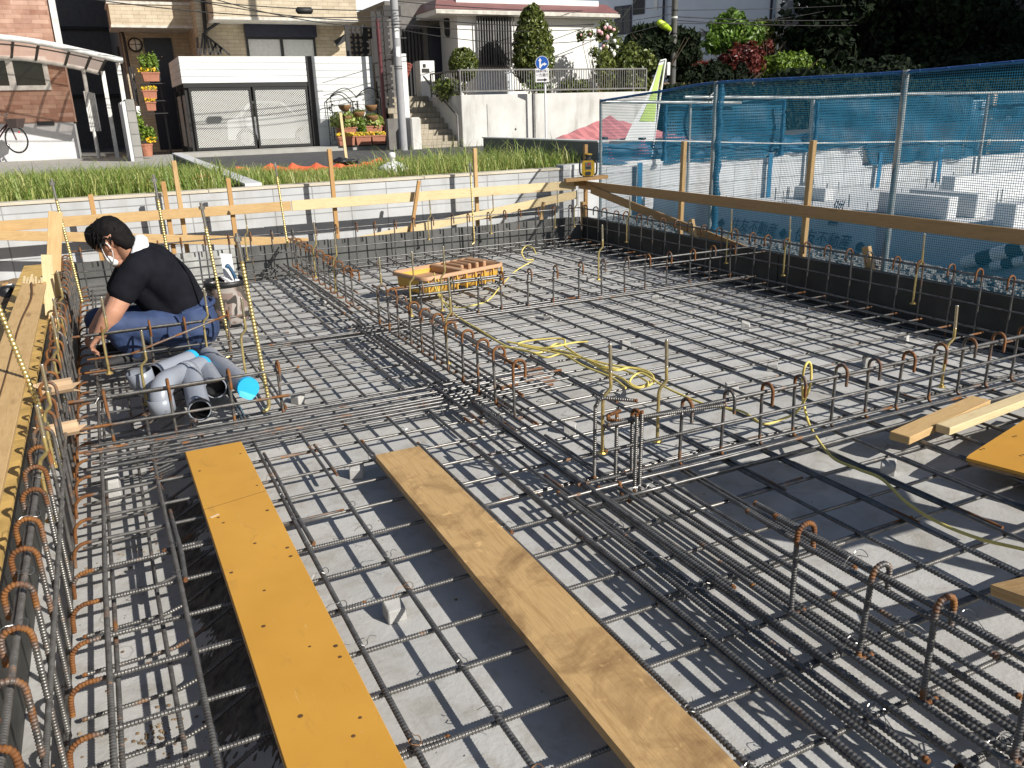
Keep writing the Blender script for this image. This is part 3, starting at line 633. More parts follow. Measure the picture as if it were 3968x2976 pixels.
for (x, y, z0, z1, lab) in (
    (1.555, 2.45, .16, .585, 'anchor bolt at the end of the low cage by the knot of upright bars'), (1.815, 2.46, .15, .56, 'bent anchor bolt in the low cage, second from the knot of upright bars'),
    (3.385, 2.40, .12, .505, 'anchor bolt in the low cage nearest the pale battens'), (3.13, 5.0, .23, .62, 'anchor bolt in the middle of the cage behind the coiled cord'),
    (4.70, 5.47, .12, .567, 'anchor bolt on the dark formwork where the tray cage meets it'), (4.70, 4.80, .12, .57, 'anchor bolt on the dark formwork in front of the printed sheet'), (4.70, 3.62, .12, .575, 'anchor bolt on the dark formwork in front of the striped tubes'),
    (4.68, 6.95, .12, .57, 'anchor bolt on the dark formwork under the slanting brace board'), (3.65, 7.95, .18, .585, 'anchor bolt by the grey formwork left of the laser level'), (4.42, 7.95, .18, .58, 'anchor bolt by the grey formwork right below the laser level'), (4.62, 7.88, .18, .57, 'anchor bolt in the corner where grey and dark formwork meet'),
    (1.15, 7.95, .16, .58, 'anchor bolt by the grey formwork behind the camouflage bucket'), (2.95, 7.95, .18, .58, 'anchor bolt by the grey formwork behind the yellow tray'),
    (1.53, 5.15, .09, .53, 'anchor bolt at the tray end of the long rusty cage'), (1.72, 5.05, .14, .56, 'anchor bolt in front of the left end of the yellow tray'), (1.95, 5.08, .14, .57, 'anchor bolt in front of the middle of the yellow tray'), (1.53, 3.95, .13, .59, 'bent anchor bolt in the middle of the long rusty cage'),
    (1.53, 6.9, .12, .58, 'anchor bolt halfway along the far cage'), (1.53, 6.25, .12, .57, 'anchor bolt near the rusty end of the far cage'), (1.60, .80, .10, .52, 'anchor bolt with washer beside the nearest cage at the photo corner'),
    (-.31, 2.86, .17, .565, 'nearest anchor bolt on the hook row beside the yellow plank'), (-.315, 3.36, .17, .57, 'anchor bolt on the hook row behind the nearest one'), (-.31, 4.25, .17, .57, 'anchor bolt on the hook row level with the grey pipes'), (-.32, 4.75, .17, .56, 'anchor bolt on the hook row beside the boot of the worker'), (-.32, 5.6, .17, .57, 'anchor bolt on the hook row beside the splintered stake'),
    (-.10, 4.70, .14, .55, 'anchor bolt right in front of the hand of the worker'), (.05, 4.25, .08, .45, 'anchor bolt standing behind the grey elbow pipe'), (.42, 4.90, .10, .50, 'anchor bolt in front of the hip of the worker'), (.55, 4.40, .10, .52, 'anchor bolt behind the blue pipe cap')):
    anchor(x, y, z0, z1, lab)
def holddown(x, y, z0, z1, label, hook=True, dx=0.0):
    root = thing('threaded_rod', (x, y, z0), label, 'threaded rod', 'tall gold threaded rods')
    a = np.array([x, y, z0]); b = np.array([x+dx, y, z1]); n = int((z1-z0)/.019); k = np.linspace(0, 1, n*4)
    m = MB(); m.rings(a+(b-a)*k[:, None]*.84, np.where((np.arange(n*4)//2) % 2, .0110, .0082), 8)
    if hook: m.rings(spline([a, a+np.array([0, 0, -.03]), a+np.array([-.012, -.005, -.05]), a+np.array([-.035, -.01, -.056])], 4), .0095, 8)
    m.build('threaded_bar', 'zinc_gold', root, True)
    m = MB(); c = a+(b-a)*.835; m.rings([c, b], .0088, 10); m.build('smooth_end', 'zinc', root, True)
    m = MB(); c = b-(b-a)*.045; m.lathe([(.017, 0), (.017, .018)], c, 6); m.build('nut', 'zinc', root)
    return root
holddown(.57, 3.86, .13, .92, 'tall gold threaded rod with bent foot beside the blue pipe cap', dx=-.045)
holddown(.565, 5.05, .10, .96, 'tall gold threaded rod in front of the camouflage bucket', dx=-.05)
holddown(.36, 5.9, .12, 1.08, 'tall gold threaded rod just right of the back of the worker', dx=-.02)
holddown(-.22, 6.4, .22, 1.06, 'tall gold threaded rod behind the head of the worker', False, dx=-.04)
holddown(-.30, 3.45, .16, 1.0, 'tall gold threaded rod standing among the rusty hooks by the timber', False, dx=-.12)
holddown(1.52, 7.9, .25, 1.02, 'threaded rod at the far end of the far cage by the grey formwork', False, dx=-.03)
holddown(3.45, 7.95, .15, .92, 'threaded rod in front of the pale diagonal brace board', True, dx=-.01)

# ------------------------------------------------------------------ concrete spacer cubes
SP = ((772, 1030, 'behind the upper end of the bare plank'), (853, 1335, 'between the yellow plank and the bare plank'), (1232, 935, 'left of the knot of upright bars'), (1350, 752, 'behind the coiled yellow cord'), (1580, 850, 'in front of the first hooks of the low cage'), (1668, 800, 'behind the low cage near the hung cord'),
      (1875, 790, 'close to the shade of the dark formwork'), (1610, 712, 'in the middle of the wide mat near the shade'), (1415, 650, 'in front of the tray cage'), (1275, 608, 'behind the tray cage in the sun'), (1184, 690, 'just in front of the tray cage below the yellow cord'), (645, 870, 'between the blue pipe cap and the bundle of bars'), (1917, 1022, 'beside the yellow cord crossing the front mat'), (250, 1080, 'near the row of rusty hooks'), (1950, 740, 'at the edge of the shade under the low cage'), (980, 700, 'under the long rusty cage'), (700, 660, 'right of the camouflage bucket'))
for i, (px, py, where) in enumerate(SP):
    p = gz(px, py, 0 if i != 13 else -.1); m = MB(); a = rng.uniform(0, 3); s = .028; h = .058 if i != 13 else .13
    c, sn = math.cos(a), math.sin(a); V = []
    for (x, y, z) in ((-s, -s, 0), (s, -s, 0), (s, s, 0), (-s, s, 0), (-s*.95, -s*.95, h*.72), (s*.95, -s*.95, h), (s*.95, s*.95, h), (-s*.95, s*.95, h*.72)): V.append((p[0]+c*x-sn*y, p[1]+sn*x+c*y, p[2]+z))
    m.add(V, [(3, 2, 1, 0), (4, 5, 6, 7), (0, 1, 5, 4), (1, 2, 6, 5), (2, 3, 7, 6), (3, 0, 4, 7)])
    tag(m.build('concrete_spacer', 'spacer', bevel=.003), 'small concrete spacer cube '+where, 'spacer', 'concrete spacer cubes under the mat')

# ------------------------------------------------------------------ formwork
f = thing('formwork', (-.43, 3.5, -.1), 'long formwork with yellow top edge along the bare soil beside the worker', 'formwork')
for i in range(6):
    y0 = -1.2+i*1.55; m = MB(); m.box((-.452, y0+.003, -.12), (-.402, y0+1.547, .25)); m.build('form_panel', 'form_dark', f, bevel=.003)
    m = MB(); m.box((-.66, y0+.004, .2525), (-.4005, y0+1.546, .272)); m.build('top_flange', 'form_yellow', f)
    for y in np.arange(y0+.1, y0+1.5, .3):
        m = MB(); m.box((-.56, y-.004, -.1), (-.455, y+.004, .218)); m.build('rib', 'form_yellow', f)
f = thing('formwork', (2.2, 8.1, -.1), 'grey steel formwork with panel seams below the block wall', 'formwork')
x = -.45; i = 0
while x < 4.8:
    wd = (.62, .30, .60, .90, .62, .9, .3, .9)[i % 8]; x1 = min(x+wd, 4.82); m = MB(); m.box((x+.003, 8.08, -.12), (x1-.003, 8.13, .252+.004*(i % 2))); m.build('form_panel', 'form_chalky' if i in (1, 2) else 'form_steel', f, bevel=.003)
    for k in np.linspace(x+.12, x1-.12, 3):
        m = MB(); m.box((k-.006, 8.0785, .205), (k+.006, 8.0795, .2545)); m.build('slot', 'form_dark', f)
    x = x1; i += 1
f = thing('formwork', (4.85, 3.2, -.1), 'dark formwork in shade below the net fence', 'formwork')
for i in range(6):
    y0 = -1.2+i*1.55; m = MB(); m.box((4.832, y0+.003, -.12), (4.89, min(y0+1.547, 8.07), .252)); m.build('form_panel', 'form_dark', f, bevel=.003)
# ------------------------------------------------------------------ batter boards
def bb(root, name, a, b, w, h, mat, up=(0, 0, 1)):
    m = MB(); m.beam(a, b, w, h, up); return m.build(name, mat, root, bevel=.002)
r = thing('batter_board', (2.0, 8.55, 0), 'pale timber rails on stakes in front of the block wall', 'batter board')
bb(r, 'top_rail', (-1.6, 8.56, .572), (1.72, 8.55, .562), .022, .092, 'timber'); bb(r, 'top_rail', (1.73, 8.55, .562), (5.02, 8.53, .562), .022, .10, 'timber_pale')
bb(r, 'brace_rail', (-1.3, 8.525, .55), (1.85, 8.52, .19), .022, .085, 'timber'); bb(r, 'brace_rail', (1.9, 8.52, .10), (5.02, 8.50, .455), .022, .09, 'timber_pale')
def stake(root, px, py, Y, zb, w=.042, mat='stake_wood', dx=0.0, h=None):
    t = gy(px, py, Y); m = MB(); m.beam((t[0]+dx, t[1], zb), t, w, w*.85, up=(0, 1, 0)); return m.build('stake', mat, root, bevel=.003)
stake(r, 352, 392, 8.60, .0); stake(r, 375, 347, 8.66, .0, mat='timber'); stake(r, 492, 385, 8.60, .0); stake(r, 711, 322, 8.61, -.1); stake(r, 905, 390, 8.47, .0, .035, dx=-.17); stake(r, 1025, 320, 8.66, -.1, mat='timber'); stake(r, 1265, 312, 8.66, -.1); stake(r, 195, 420, 8.61, -.1); stake(r, 10, 612, 8.45, -.1, .05, dx=.03)
r = thing('batter_board', (5.15, 5.5, 0), 'brown timber rail on stakes in front of the net fence', 'batter board')
bb(r, 'top_rail', (5.15, 8.66, .552), (5.15, 2.0, .562), .024, .094, 'cut_wood'); bb(r, 'brace_rail', (5.12, 8.34, .515), (5.12, 5.45, .12), .022, .085, 'cut_wood')
for (px, py) in ((1478, 305), (1757, 303)):
    t = gx(px, py, 5.19); m = MB(); m.beam((t[0], t[1]+.02, -.05), t, .045, .042, up=(1, 0, 0)); m.build('stake', 'timber', r, bevel=.003)
for (x, y, dy) in ((4.93, 6.2, .05), (4.94, 4.2, .07), (4.96, 8.2, -.05)):
    m = MB(); m.beam((x, y-dy, .06), (x-.03, y+.02, .40), .06, .034, up=(1, 0, 0)); m.build('peg', 'timber', r, bevel=.002)
m = MB(); m.beam((4.35, 8.2, .1), (4.47, 8.3, .42), .035, .03, up=(0, 1, 0)); m.build('peg', 'timber', r)
m = MB(); m.beam((4.86, 8.50, .625), (5.34, 8.36, .648), .13, .038); br = m.build('bracket_board', 'cut_wood', r, bevel=.002)
m = MB(); m.beam((5.0, 8.535, .58), (5.14, 8.535, .58), .05, .06); m.build('cleat', 'stake_wood', r)
# left rail, seen end on
r = thing('batter_board', (-.36, 3.2, 0), 'wide tan board on edge running past the rusty hooks, splintered stake at its end', 'batter board')
bb(r, 'top_rail', (-.428, 5.70, .50), (-.405, .5, .50), .125, .022, 'timber', up=(.12, 0, 1))
m = MB(); q = spline([(-.44, 5.62, .5125), (-.415, 5.1, .5125), (-.43, 4.4, .5125), (-.42, 3.4, .5125), (-.42, 2.2, .5125)], 6); m.rings(q, np.linspace(.007, .002, len(q)), 5); m.build('crack', 'screw_hole', r, True)
m = MB(); t = gy(120, 458, 6.0); m.beam((-.41, 5.75, .12), t, .08, .03, up=(0, 1, 0)); m.build('stake', 'timber', r, bevel=.002)
m = MB(); m.beam((-.375, 5.66, .30), (-.335, 5.7, .66), .06, .02, up=(0, 1, 0)); m.build('splinter', 'timber_pale', r)
for k in range(7):
    m = MB(); m.beam((-.48+.016*k, 5.60, .513), (-.475+.016*k+rng.uniform(-.01, .01), 5.71+rng.uniform(0, .05), .52+rng.uniform(0, .03)), .012, .004); m.build('splinter', 'timber_pale', r)

# ------------------------------------------------------------------ laser level on the corner board
lp = np.array([5.13, 8.43, .655]); r = thing('laser_level', lp, 'yellow rotary laser level on a short board at the timber corner', 'laser level')
def facing(p, yaw):
    c, s = math.cos(yaw), math.sin(yaw); return lambda x, y, z: (p[0]+c*x-s*y, p[1]+s*x+c*y, p[2]+z)
fw = facing(lp, math.radians(-28))
def obox(m, fw, a, b, mi=0, ch=0.0):
    (x0, y0, z0), (x1, y1, z1) = a, b
    if ch:
        O = [(x0+ch, z0), (x1-ch, z0), (x1, z0+ch), (x1, z1-ch), (x1-ch, z1), (x0+ch, z1), (x0, z1-ch), (x0, z0+ch)]
        n = len(O); V = [fw(x, y0, z) for x, z in O]+[fw(x, y1, z) for x, z in O]; m.add(V, [list(range(n))]); m.add(V, [list(range(n, 2*n))[::-1]]); m.add(V, [(k, n+k, n+(k+1) % n, (k+1) % n) for k in range(n)])
    else:
        V = [fw(x, y, z) for x in (x0, x1) for y in (y0, y1) for z in (z0, z1)]
        m.add(V, [(0, 1, 3, 2), (4, 6, 7, 5), (0, 4, 5, 1), (2, 3, 7, 6), (0, 2, 6, 4), (1, 5, 7, 3)], [(0, 0), (0, 1), (1, 1), (1, 0)]*6, 0.0, mi)
    return m
b = obox(MB(), fw, (-.072, -.06, .012), (.072, .06, .185), 0, .022).build('body', 'laser_yellow', r, bevel=.005)
obox(MB(), fw, (-.034, -.064, .085), (.034, -.060, .165), 0, .006).build('screen', 'laser_screen', b)
obox(MB(), fw, (-.010, -.066, .135), (.026, -.0642, .152)).build('button', 'laser_red', b)
obox(MB(), fw, (-.026, -.066, .095), (.026, -.0642, .118)).build('keypad', 'laser_dark', b)
obox(MB(), fw, (-.03, -.068, .024), (.03, -.0602, .062), 0, .006).build('battery_door', 'laser_dark', b)
m = MB(); m.lathe([(.045, .186), (.046, .20), (.032, .204), (.032, .228), (.044, .232), (.044, .246), (.02, .25)], lp, 16); m.build('rotating_head', 'laser_dark', r)
m = MB(); m.lathe([(.047, .247), (.047, .256), (.012, .262)], lp, 16); m.build('cap', 'laser_yellow', r)
for sx in (-1, 1):
    m = MB(); m.rings(spline([fw(sx*.07, -.02, .18), fw(sx*.094, -.03, .165), fw(sx*.098, -.03, .10), fw(sx*.092, -.03, .04), fw(sx*.07, -.02, .02)], 6), .011, 8); m.build('handle', 'laser_dark', r, True)
obox(MB(), fw, (-.06, -.055, 0), (.06, .055, .012)).build('foot', 'laser_dark', r)

# ------------------------------------------------------------------ planks and sheets lying on the mat
m = MB(); m.beam((.262, 3.44, .094), (.275, .55, .094), .226, .016); yp = tag(m.build('plank', 'panel_yellow', bevel=.002), 'long yellow coated plank with screw holes lying across the front mat', 'plank')
for (x, y) in ((.19, 2.75), (.20, 2.70), (.35, 2.72), (.27, 2.50), (.357, 2.42), (.355, 2.36), (.21, 2.02), (.30, 1.87), (.36, 1.84), (.358, 1.79), (.22, 1.62), (.245, 2.2), (.31, 1.5), (.2, 1.44), (.355, 2.95), (.18, 3.2), (.35, 3.3), (.27, 1.25), (.34, 1.55), (.175, 2.35)):
    q = MB(); q.lathe([(.0058*rng.uniform(.7, 1.2), 0), (.002, .0008)], (x, y, .1024), 8); q.build('screw_hole', 'screw_hole', yp)
q = MB(); q.beam((.15, 2.835, .1024), (.374, 2.885, .1024), .0014, .0006); q.build('scratch', 'screw_hole', yp)
q = MB(); q.beam((.165, 2.76, .1026), (.195, 2.775, .1026), .010, .0008); q.build('splinter', 'bare_wood', yp)
q = MB(); q.beam((.1485, 3.44, .0925), (.1615, .55, .0925), .003, .011); q.build('bare_edge', 'ply_edge', yp)
# bare plank, slightly warped
P0, P1 = np.array([.918, 2.985, .098]), np.array([.885, .62, .098]); m = MB(); N = 14
V = []
for i in range(N+1):
    t = i/N; c = P0+(P1-P0)*t+np.array([0, 0, .006*math.sin(t*PI)]); tw = .012*math.sin(t*3)
    w = .093+rng.uniform(-.0012, .0012)
    for (sx, sz) in ((-1, -1), (1, -1), (1, 1), (-1, 1)): V.append(c+np.array([sx*w+rng.uniform(-.001, .001), 0, sz*.0125+sx*tw*.4]))
F = []; UV = []
Lp = np.linalg.norm(P1-P0)/N
for i in range(N):
    for k, (wd, off) in enumerate(((.186, 0), (.025, .19), (.186, .22), (.025, .41))):
        a = i*4; F.append((a+k, a+(k+1) % 4, a+4+(k+1) % 4, a+4+k)[::-1]); UV += [(i*Lp, off), (i*Lp, off+wd), ((i+1)*Lp, off+wd), ((i+1)*Lp, off)][::1] if False else [((i+1)*Lp, off), ((i+1)*Lp, off+wd), (i*Lp, off+wd), (i*Lp, off)]
m.add(V, F, UV); m.add(V, [(0, 1, 2, 3)]); m.add(V, [(N*4+3, N*4+2, N*4+1, N*4)])
tag(m.build('plank', 'board_weathered'), 'wide bare weathered wooden plank lying across the front mat', 'plank')
m = MB(); m.beam((2.735, 2.09, .105), (3.40, 2.21, .105), .085, .034); tag(m.build('batten', 'timber', bevel=.002), 'yellowish batten with brown end, behind the paler batten', 'batten', 'battens lying on the mat')
m = MB(); m.beam((2.93, 2.045, .118), (3.85, 2.14, .118), .06, .034); tag(m.build('batten', 'timber_pale', bevel=.002), 'pale white batten laid beside the yellowish batten', 'batten', 'battens lying on the mat')
sh = [(2.76, 1.815, .105), (2.80, 1.83, .105), (3.6, 2.02, .11), (3.75, 1.35, .11), (2.93, 1.20, .105)]
s1 = MB(); s1.prism(sh, (0, 0, .012)); s1 = tag(s1.build('plywood_sheet', 'panel_yellow'), 'yellow coated plywood sheet lying on the mat in front of the battens', 'plywood sheet')
for (x, y) in ((2.88, 1.83), (2.95, 1.72), (3.0, 1.58), (3.1, 1.85)):
    q = MB(); q.lathe([(.006, 0), (.002, .0008)], (x, y, .1235), 8); q.build('screw_hole', 'screw_hole', s1)
q = MB(); q.prism([(2.765, 1.81, .0905), (3.6, 2.01, .0925), (3.74, 1.36, .0925), (2.935, 1.205, .0905)], (0, 0, .012)); q.build('lower_layer', 'ply_edge', s1)
m = MB(); m.beam((1.90, 1.065, .20), (2.7, .9, .235), .16, .03, up=(.1, .25, 1)); tag(m.build('wood_offcut', 'board_weathered', bevel=.002), 'rough grey brown offcut with broken end beside the nearest cage', 'offcut')
# unseen sheets added beyond the picture's right edge, outlined to shade the front mat
r = thing('shade_sheets', (2.9, .8, .09), 'unseen stack of yellow plywood sheets on legs, added to shade the front mat', 'shade caster')
for k, (dx, dz) in enumerate(((0, 0), (.03, .014), (-.02, .028))):
    m = MB(); m.prism([(2.50+dx, .75, .84+dz), (2.60+dx, 1.22, .84+dz), (3.0+dx, 1.15, .86+dz), (3.25+dx, .66, .88+dz), (3.1+dx, .45, .88+dz), (2.7+dx, .5, .86+dz)], (0, 0, .012)); m.build('sheet', 'panel_yellow', r)
for (x, y) in ((2.72, .62), (3.05, .6), (2.9, 1.0)):
    m = MB(); m.beam((x, y, .1), (x+.05, y, .84), .05, .05, up=(0, 1, 0)); m.build('trestle_leg', 'timber', r)

# ------------------------------------------------------------------ yellow tray
c = np.array([2.42, 6.12, .085]); fw = facing(c, math.radians(17)); r = thing('storage_tray', c, 'yellow plastic tray with tan compartments standing on the mat behind a cage', 'tray')
def rim(L, W, cr, n=5):
    out = []
    for (sx, sy, a) in ((1, 1, 0), (-1, 1, PI/2), (-1, -1, PI), (1, -1, 1.5*PI)):
        for t in np.linspace(a, a+PI/2, n): out.append((sx*(L-cr)+cr*math.cos(t), sy*(W-cr)+cr*math.sin(t)))
    return out
def shell(m, lv, closed=True):
    n = len(lv[0][0]); V = []
    for (ring, z) in lv: V += [fw(x, y, z) for x, y in ring]
    m.add(V, [(i*n+k, i*n+(k+1) % n, (i+1)*n+(k+1) % n, (i+1)*n+k) for i in range(len(lv)-1) for k in range(n)])
    if closed: m.add(V[:n], [list(range(n))[::-1]])
    return m
for k, cx in enumerate((-.20, .20)):
    sub = [(cx+x, y) for x, y in rim(.185, .19, .05)]; lo = [(cx+x, y) for x, y in rim(.15, .155, .05)]
    m = shell(MB(), [(lo, 0), (sub, .035), ([(cx+x, y) for x, y in rim(.19, .195, .05)], .125)]); m.build('tub', 'tray_yellow', r, True)
m = MB(); o = rim(.415, .225, .06); i_ = rim(.395, .205, .05); n = len(o)
V = [fw(x, y, .120) for x, y in o]+[fw(x, y, .148) for x, y in o]+[fw(x, y, .148) for x, y in i_]+[fw(x*.97, y*.95, .09) for x, y in i_]
m.add(V, [(a*n+k, a*n+(k+1) % n, (a+1)*n+(k+1) % n, (a+1)*n+k) for a in range(3) for k in range(n)]); m.add(V[3*n:], [list(range(n))]); m.build('tray_top', 'tray_inside', r, True)
obox(MB(), fw, (-.03, -.20, .09), (.03, .20, .150)).build('divider', 'tray_inside', r, bevel=.006)
for x in (.10, .18, .26, .34): obox(MB(), fw, (x-.016, -.06, .09), (x+.016, .19, .155)).build('divider', 'tray_inside', r, bevel=.008)
for k in range(9): obox(MB(), fw, (-.385+k*.094, -.232, .01), (-.375+k*.094, -.214, .12)).build('rib', 'tray_yellow', r)
obox(MB(), fw, (.404, -.12, .10), (.412, -.10, .135)).build('latch', 'black_plastic', r)

# ------------------------------------------------------------------ camouflage bucket
c = np.array([.70, 6.0, .04]); r = thing('tool_bucket', c, 'camouflage cloth bucket full of tools standing on the mat behind the worker', 'bucket')
m = MB(); m.lathe([(.105, 0), (.128, .02), (.134, .12), (.136, .24), (.140, .28)], c, 26); m.build('cloth_side', 'camouflage', r, True)
m = MB(); m.lathe([(.137, .265), (.146, .27), (.147, .30), (.138, .305), (.128, .30), (.122, .22)], c, 26); m.build('rim', 'black_plastic', r, True)
m = MB(); m.lathe([(.122, .2205), (.001, .221)], c, 20); m.build('lining', 'black_plastic', r)
m = MB(); m.prism([c+np.array(q) for q in ((.00, .03, .23), (.07, .02, .23), (.065, .03, .47), (-.005, .04, .48))], (.004, .006, 0)); m.build('paper_sheet', 'paper', r)
m = MB(); m.rings(spline([c+np.array(q) for q in ((.085, 0, .22), (.06, -.02, .33), (.03, -.02, .40), (.015, -.02, .385))], 6), .012, 8); m.build('tool_handle', 'tool_blue', r, True)
m = MB(); m.rings(spline([c+np.array(q) for q in ((.07, -.07, .26), (.0, -.09, .32), (-.03, -.05, .33), (.02, -.03, .29))], 6), .007, 6); m.build('white_cable', 'paper', r, True)
for k in range(6):
    a = rng.uniform(0, 6); m = MB(); p = c+np.array([.07*math.cos(a), .07*math.sin(a), .22]); m.beam(p, p+np.array([.03*math.cos(a), .03*math.sin(a), rng.uniform(.07, .11)]), .03, .016, up=(0, 1, 0)); m.build('hand_tool', rng.choice(['black_plastic', 'zinc', 'paper']), r, bevel=.003)
m = MB(); m.rings(arc(c+np.array([0, 0, .27]), (-1, 0, 0), (0, -.8, -.4), .15, 0, PI, 14), .004, 5); m.build('handle_strap', 'black_plastic', r, True)

# ------------------------------------------------------------------ grey drain pipes
def pipe(name, P, rad, label, ends=(None, None), socket=(), n=20):
    P = np.asarray(P, float); root = thing(name, P[0], label, 'pipe' if 'elbow' not in name else 'pipe elbow', 'grey drain pipes lying in a heap')
    m = MB(); m.rings(P, rad, n, False); m.build('barrel', 'pvc', root, True)
    for e, k in ((ends[0], 0), (ends[1], -1)):
        d = (P[0]-P[1]) if k == 0 else (P[-1]-P[-2]); d /= np.linalg.norm(d); c = P[k]
        if e == 'cap':
            m = MB(); m.rings([c-d*.02, c+d*.006], rad*1.04, n); m.build('tape_cap', 'cap_blue', root, False)
            s = np.cross(d, (0, 0, 1)); s /= np.linalg.norm(s); m = MB(); m.prism([c+d*.002+s*.045, c+d*.01+s*.052-np.array([0, 0, .03]), c+d*.015-np.array([0, 0, .062]), c+d*.006-s*.03-np.array([0, 0, .045])], d*.003); m.build('tape_flap', 'cap_blue', root)
        else:
            m = MB(); m.rings([c+d*.0005, c-d*.08], rad*.90, n, False); m.build('bore', 'pvc_dark', root, True); a = np.linspace(0, 2*PI, n+1)
            m = MB(); u = np.cross(d, (0, .3, 1)); u /= np.linalg.norm(u); v = np.cross(d, u); ring = lambda q: [c+d*.0008+(u*math.cos(t)+v*math.sin(t))*q for t in a[:-1]]
            V = ring(rad)+ring(rad*.9); m.add(V, [(k2, (k2+1) % n, n+(k2+1) % n, n+k2) for k2 in range(n)]); m.build('cut_edge', 'pvc', root)
            m = MB(); m.rings([c-d*.078, c-d*.079], rad*.9, n, True); m.build('bore_end', 'pvc_dark', root)
    for (c, d, rr, ln) in socket:
        m = MB(); c = np.asarray(c, float); d = np.asarray(d, float)/np.linalg.norm(d); m.rings([c-d*ln*.5, c-d*ln*.5+d*.001, c+d*ln*.5-d*.001, c+d*ln*.5], [rr*.95, rr, rr, rr*.95], n, False); m.build('socket', 'pvc', root, True)
    return root
Zp = .135
a, b = gz(450, 768, Zp), gz(536, 838, Zp); pipe('drain_pipe', [a, b], .052, 'straight grey pipe with blue taped end, rightmost of the heap', (None, 'cap'))
a, b = gz(440, 792, Zp-.01), gz(466, 838, Zp-.01); pipe('drain_pipe', [a, b], .054, 'short grey pipe showing its open dark bore, beside the blue capped pipe')
a, b = gz(414, 812, Zp+.03), gz(432, 886, Zp-.02); pipe('drain_pipe', [a, b], .052, 'straight grey pipe pointing at the yellow plank, ending in a black rubber ring')
m = MB(); d = (b-a)/np.linalg.norm(b-a); m.rings([b-d*.02, b+d*.003], .055, 20, False); m.build('rubber_ring', 'pvc_dark', bpy.data.objects['drain_pipe.002'])
e0 = gz(352, 886, .085); P = spline([e0, e0+np.array([0, .01, .07]), gz(358, 826, .20), gz(385, 812, .18), gz(436, 790, .15)], 8); pipe('pipe_elbow', P, .053, 'grey elbow pipe standing on its mouth with blue tape at its far end', (None, 'cap'), ((P[3], P[4]-P[2], .060, .07), (P[-6], P[-5]-P[-7], .058, .05)))
e0 = gz(303, 812, .20); P = spline([e0, gz(312, 832, .15), gz(330, 842, .13), gz(372, 826, .13), gz(432, 790, .125)], 8); pipe('pipe_elbow', P, .052, 'grey elbow pipe with wide open socket turned up, leftmost of the heap', (None, None), ((P[2], P[1]-P[3], .062, .08),))
a, b = gz(335, 808, Zp+.01), gz(415, 776, Zp+.01); pipe('drain_pipe', [a, b], .052, 'grey pipe lying behind the elbows, blue tape on its far end', (None, 'cap'))

# ------------------------------------------------------------------ yellow cord
def cord_pts(L): return np.array([gz(*q) for q in L])
tr = [(938, 590, .23), (943, 618, .20), (958, 652, .12), (985, 682, .095), (1035, 712, .09), (1083, 742, .09), (1110, 752, .095), (1165, 762, .09), (1205, 742, .10), (1245, 765, .10), (1305, 800, .09), (1345, 818, .10), (1375, 838, .09), (1412, 825, .10), (1395, 800, .10), (1330, 790, .10), (1262, 775, .10), (1190, 760, .10), (1120, 745, .10), (1150, 735, .11), (1215, 732, .12), (1225, 752, .10), (1290, 790, .10), (1330, 800, .11), (1360, 795, .10), (1410, 812, .10), (1385, 836, .09), (1360, 825, .10), (1385, 806, .12), (1440, 838, .10), (1520, 872, .09), (1600, 888, .09), (1648, 915, .085), (1690, 905, .085), (1722, 888, .12), (1748, 840, .25), (1752, 795, .345), (1746, 782, .372), (1736, 800, .34), (1733, 842, .23), (1738, 880, .14), (1752, 925, .09), (1795, 985, .09), (1850, 1012, .095), (1905, 1035, .09), (1958, 1085, .085), (2030, 1130, .09), (2120, 1165, .09), (2230, 1192, .09), (2330, 1230, .09)]
P = spline(cord_pts(tr), 8); m = MB(); m.rings(P, .0056, 7); tag(m.build('extension_cord', 'cord', smooth=True), 'yellow cord tangled on the mat and looped over a hook of the low cage', 'cord')
tr = [(1158, 548, .25), (1150, 535, .28), (1136, 532, .28), (1127, 545, .24), (1135, 560, .19), (1152, 562, .16), (1130, 575, .12), (1108, 590, .09), (1080, 620, .085), (1055, 648, .085), (1020, 660, .085), (985, 664, .085), (955, 648, .10), (940, 622, .15), (934, 596, .20)]
m = MB(); m.rings(spline(cord_pts(tr), 8), .0056, 7); tag(m.build('extension_cord', 'cord', smooth=True), 'yellow cord with a small loop behind the tray, running to the cage by the tray', 'cord')
for k, tr in enumerate(([(1095, 738, .10), (1150, 748, .10), (1230, 762, .10), (1300, 790, .11), (1350, 800, .10), (1395, 822, .10), (1400, 835, .1)], [(1085, 748, .095), (1140, 758, .10), (1180, 772, .09), (1215, 765, .1), (1260, 790, .1), (1320, 815, .09), (1352, 838, .09)], [(1110, 740, .1), (1160, 752, .1), (1200, 748, .12), (1240, 740, .1), (1270, 738, .1)])):
    m = MB(); m.rings(spline(cord_pts(tr), 8), .0056, 7); o = m.build('cord_strand', 'cord', bpy.data.objects['extension_cord'], smooth=True)

# ------------------------------------------------------------------ torn card tubes on the hook row
for (px, py, z, lab) in ((118, 838, .30, 'torn brown card sleeve on the hook row level with the pipes'), (130, 930, .30, 'torn brown card sleeve on the hook row nearer the yellow plank')):
    p = gx(px, py, -.30); m = MB(); q = [p+np.array([-.06, .0, 0]), p+np.array([.07, .0, .005])]; m.rings(q, .032, 10, False)
    for k in range(7):
        a = k*.9; e = q[k % 2]; d = np.array([(-1, 1)[k % 2]*.03, math.cos(a)*.03, math.sin(a)*.03]); m.add([e+np.array([0, math.cos(a)*.03, math.sin(a)*.03]), e+np.array([0, math.cos(a+.8)*.03, math.sin(a+.8)*.03]), e+d*1.2], [(0, 1, 2)])
    tag(m.build('card_sleeve', 'cardboard', smooth=False), lab, 'card sleeve', 'torn card sleeves on the hook row')
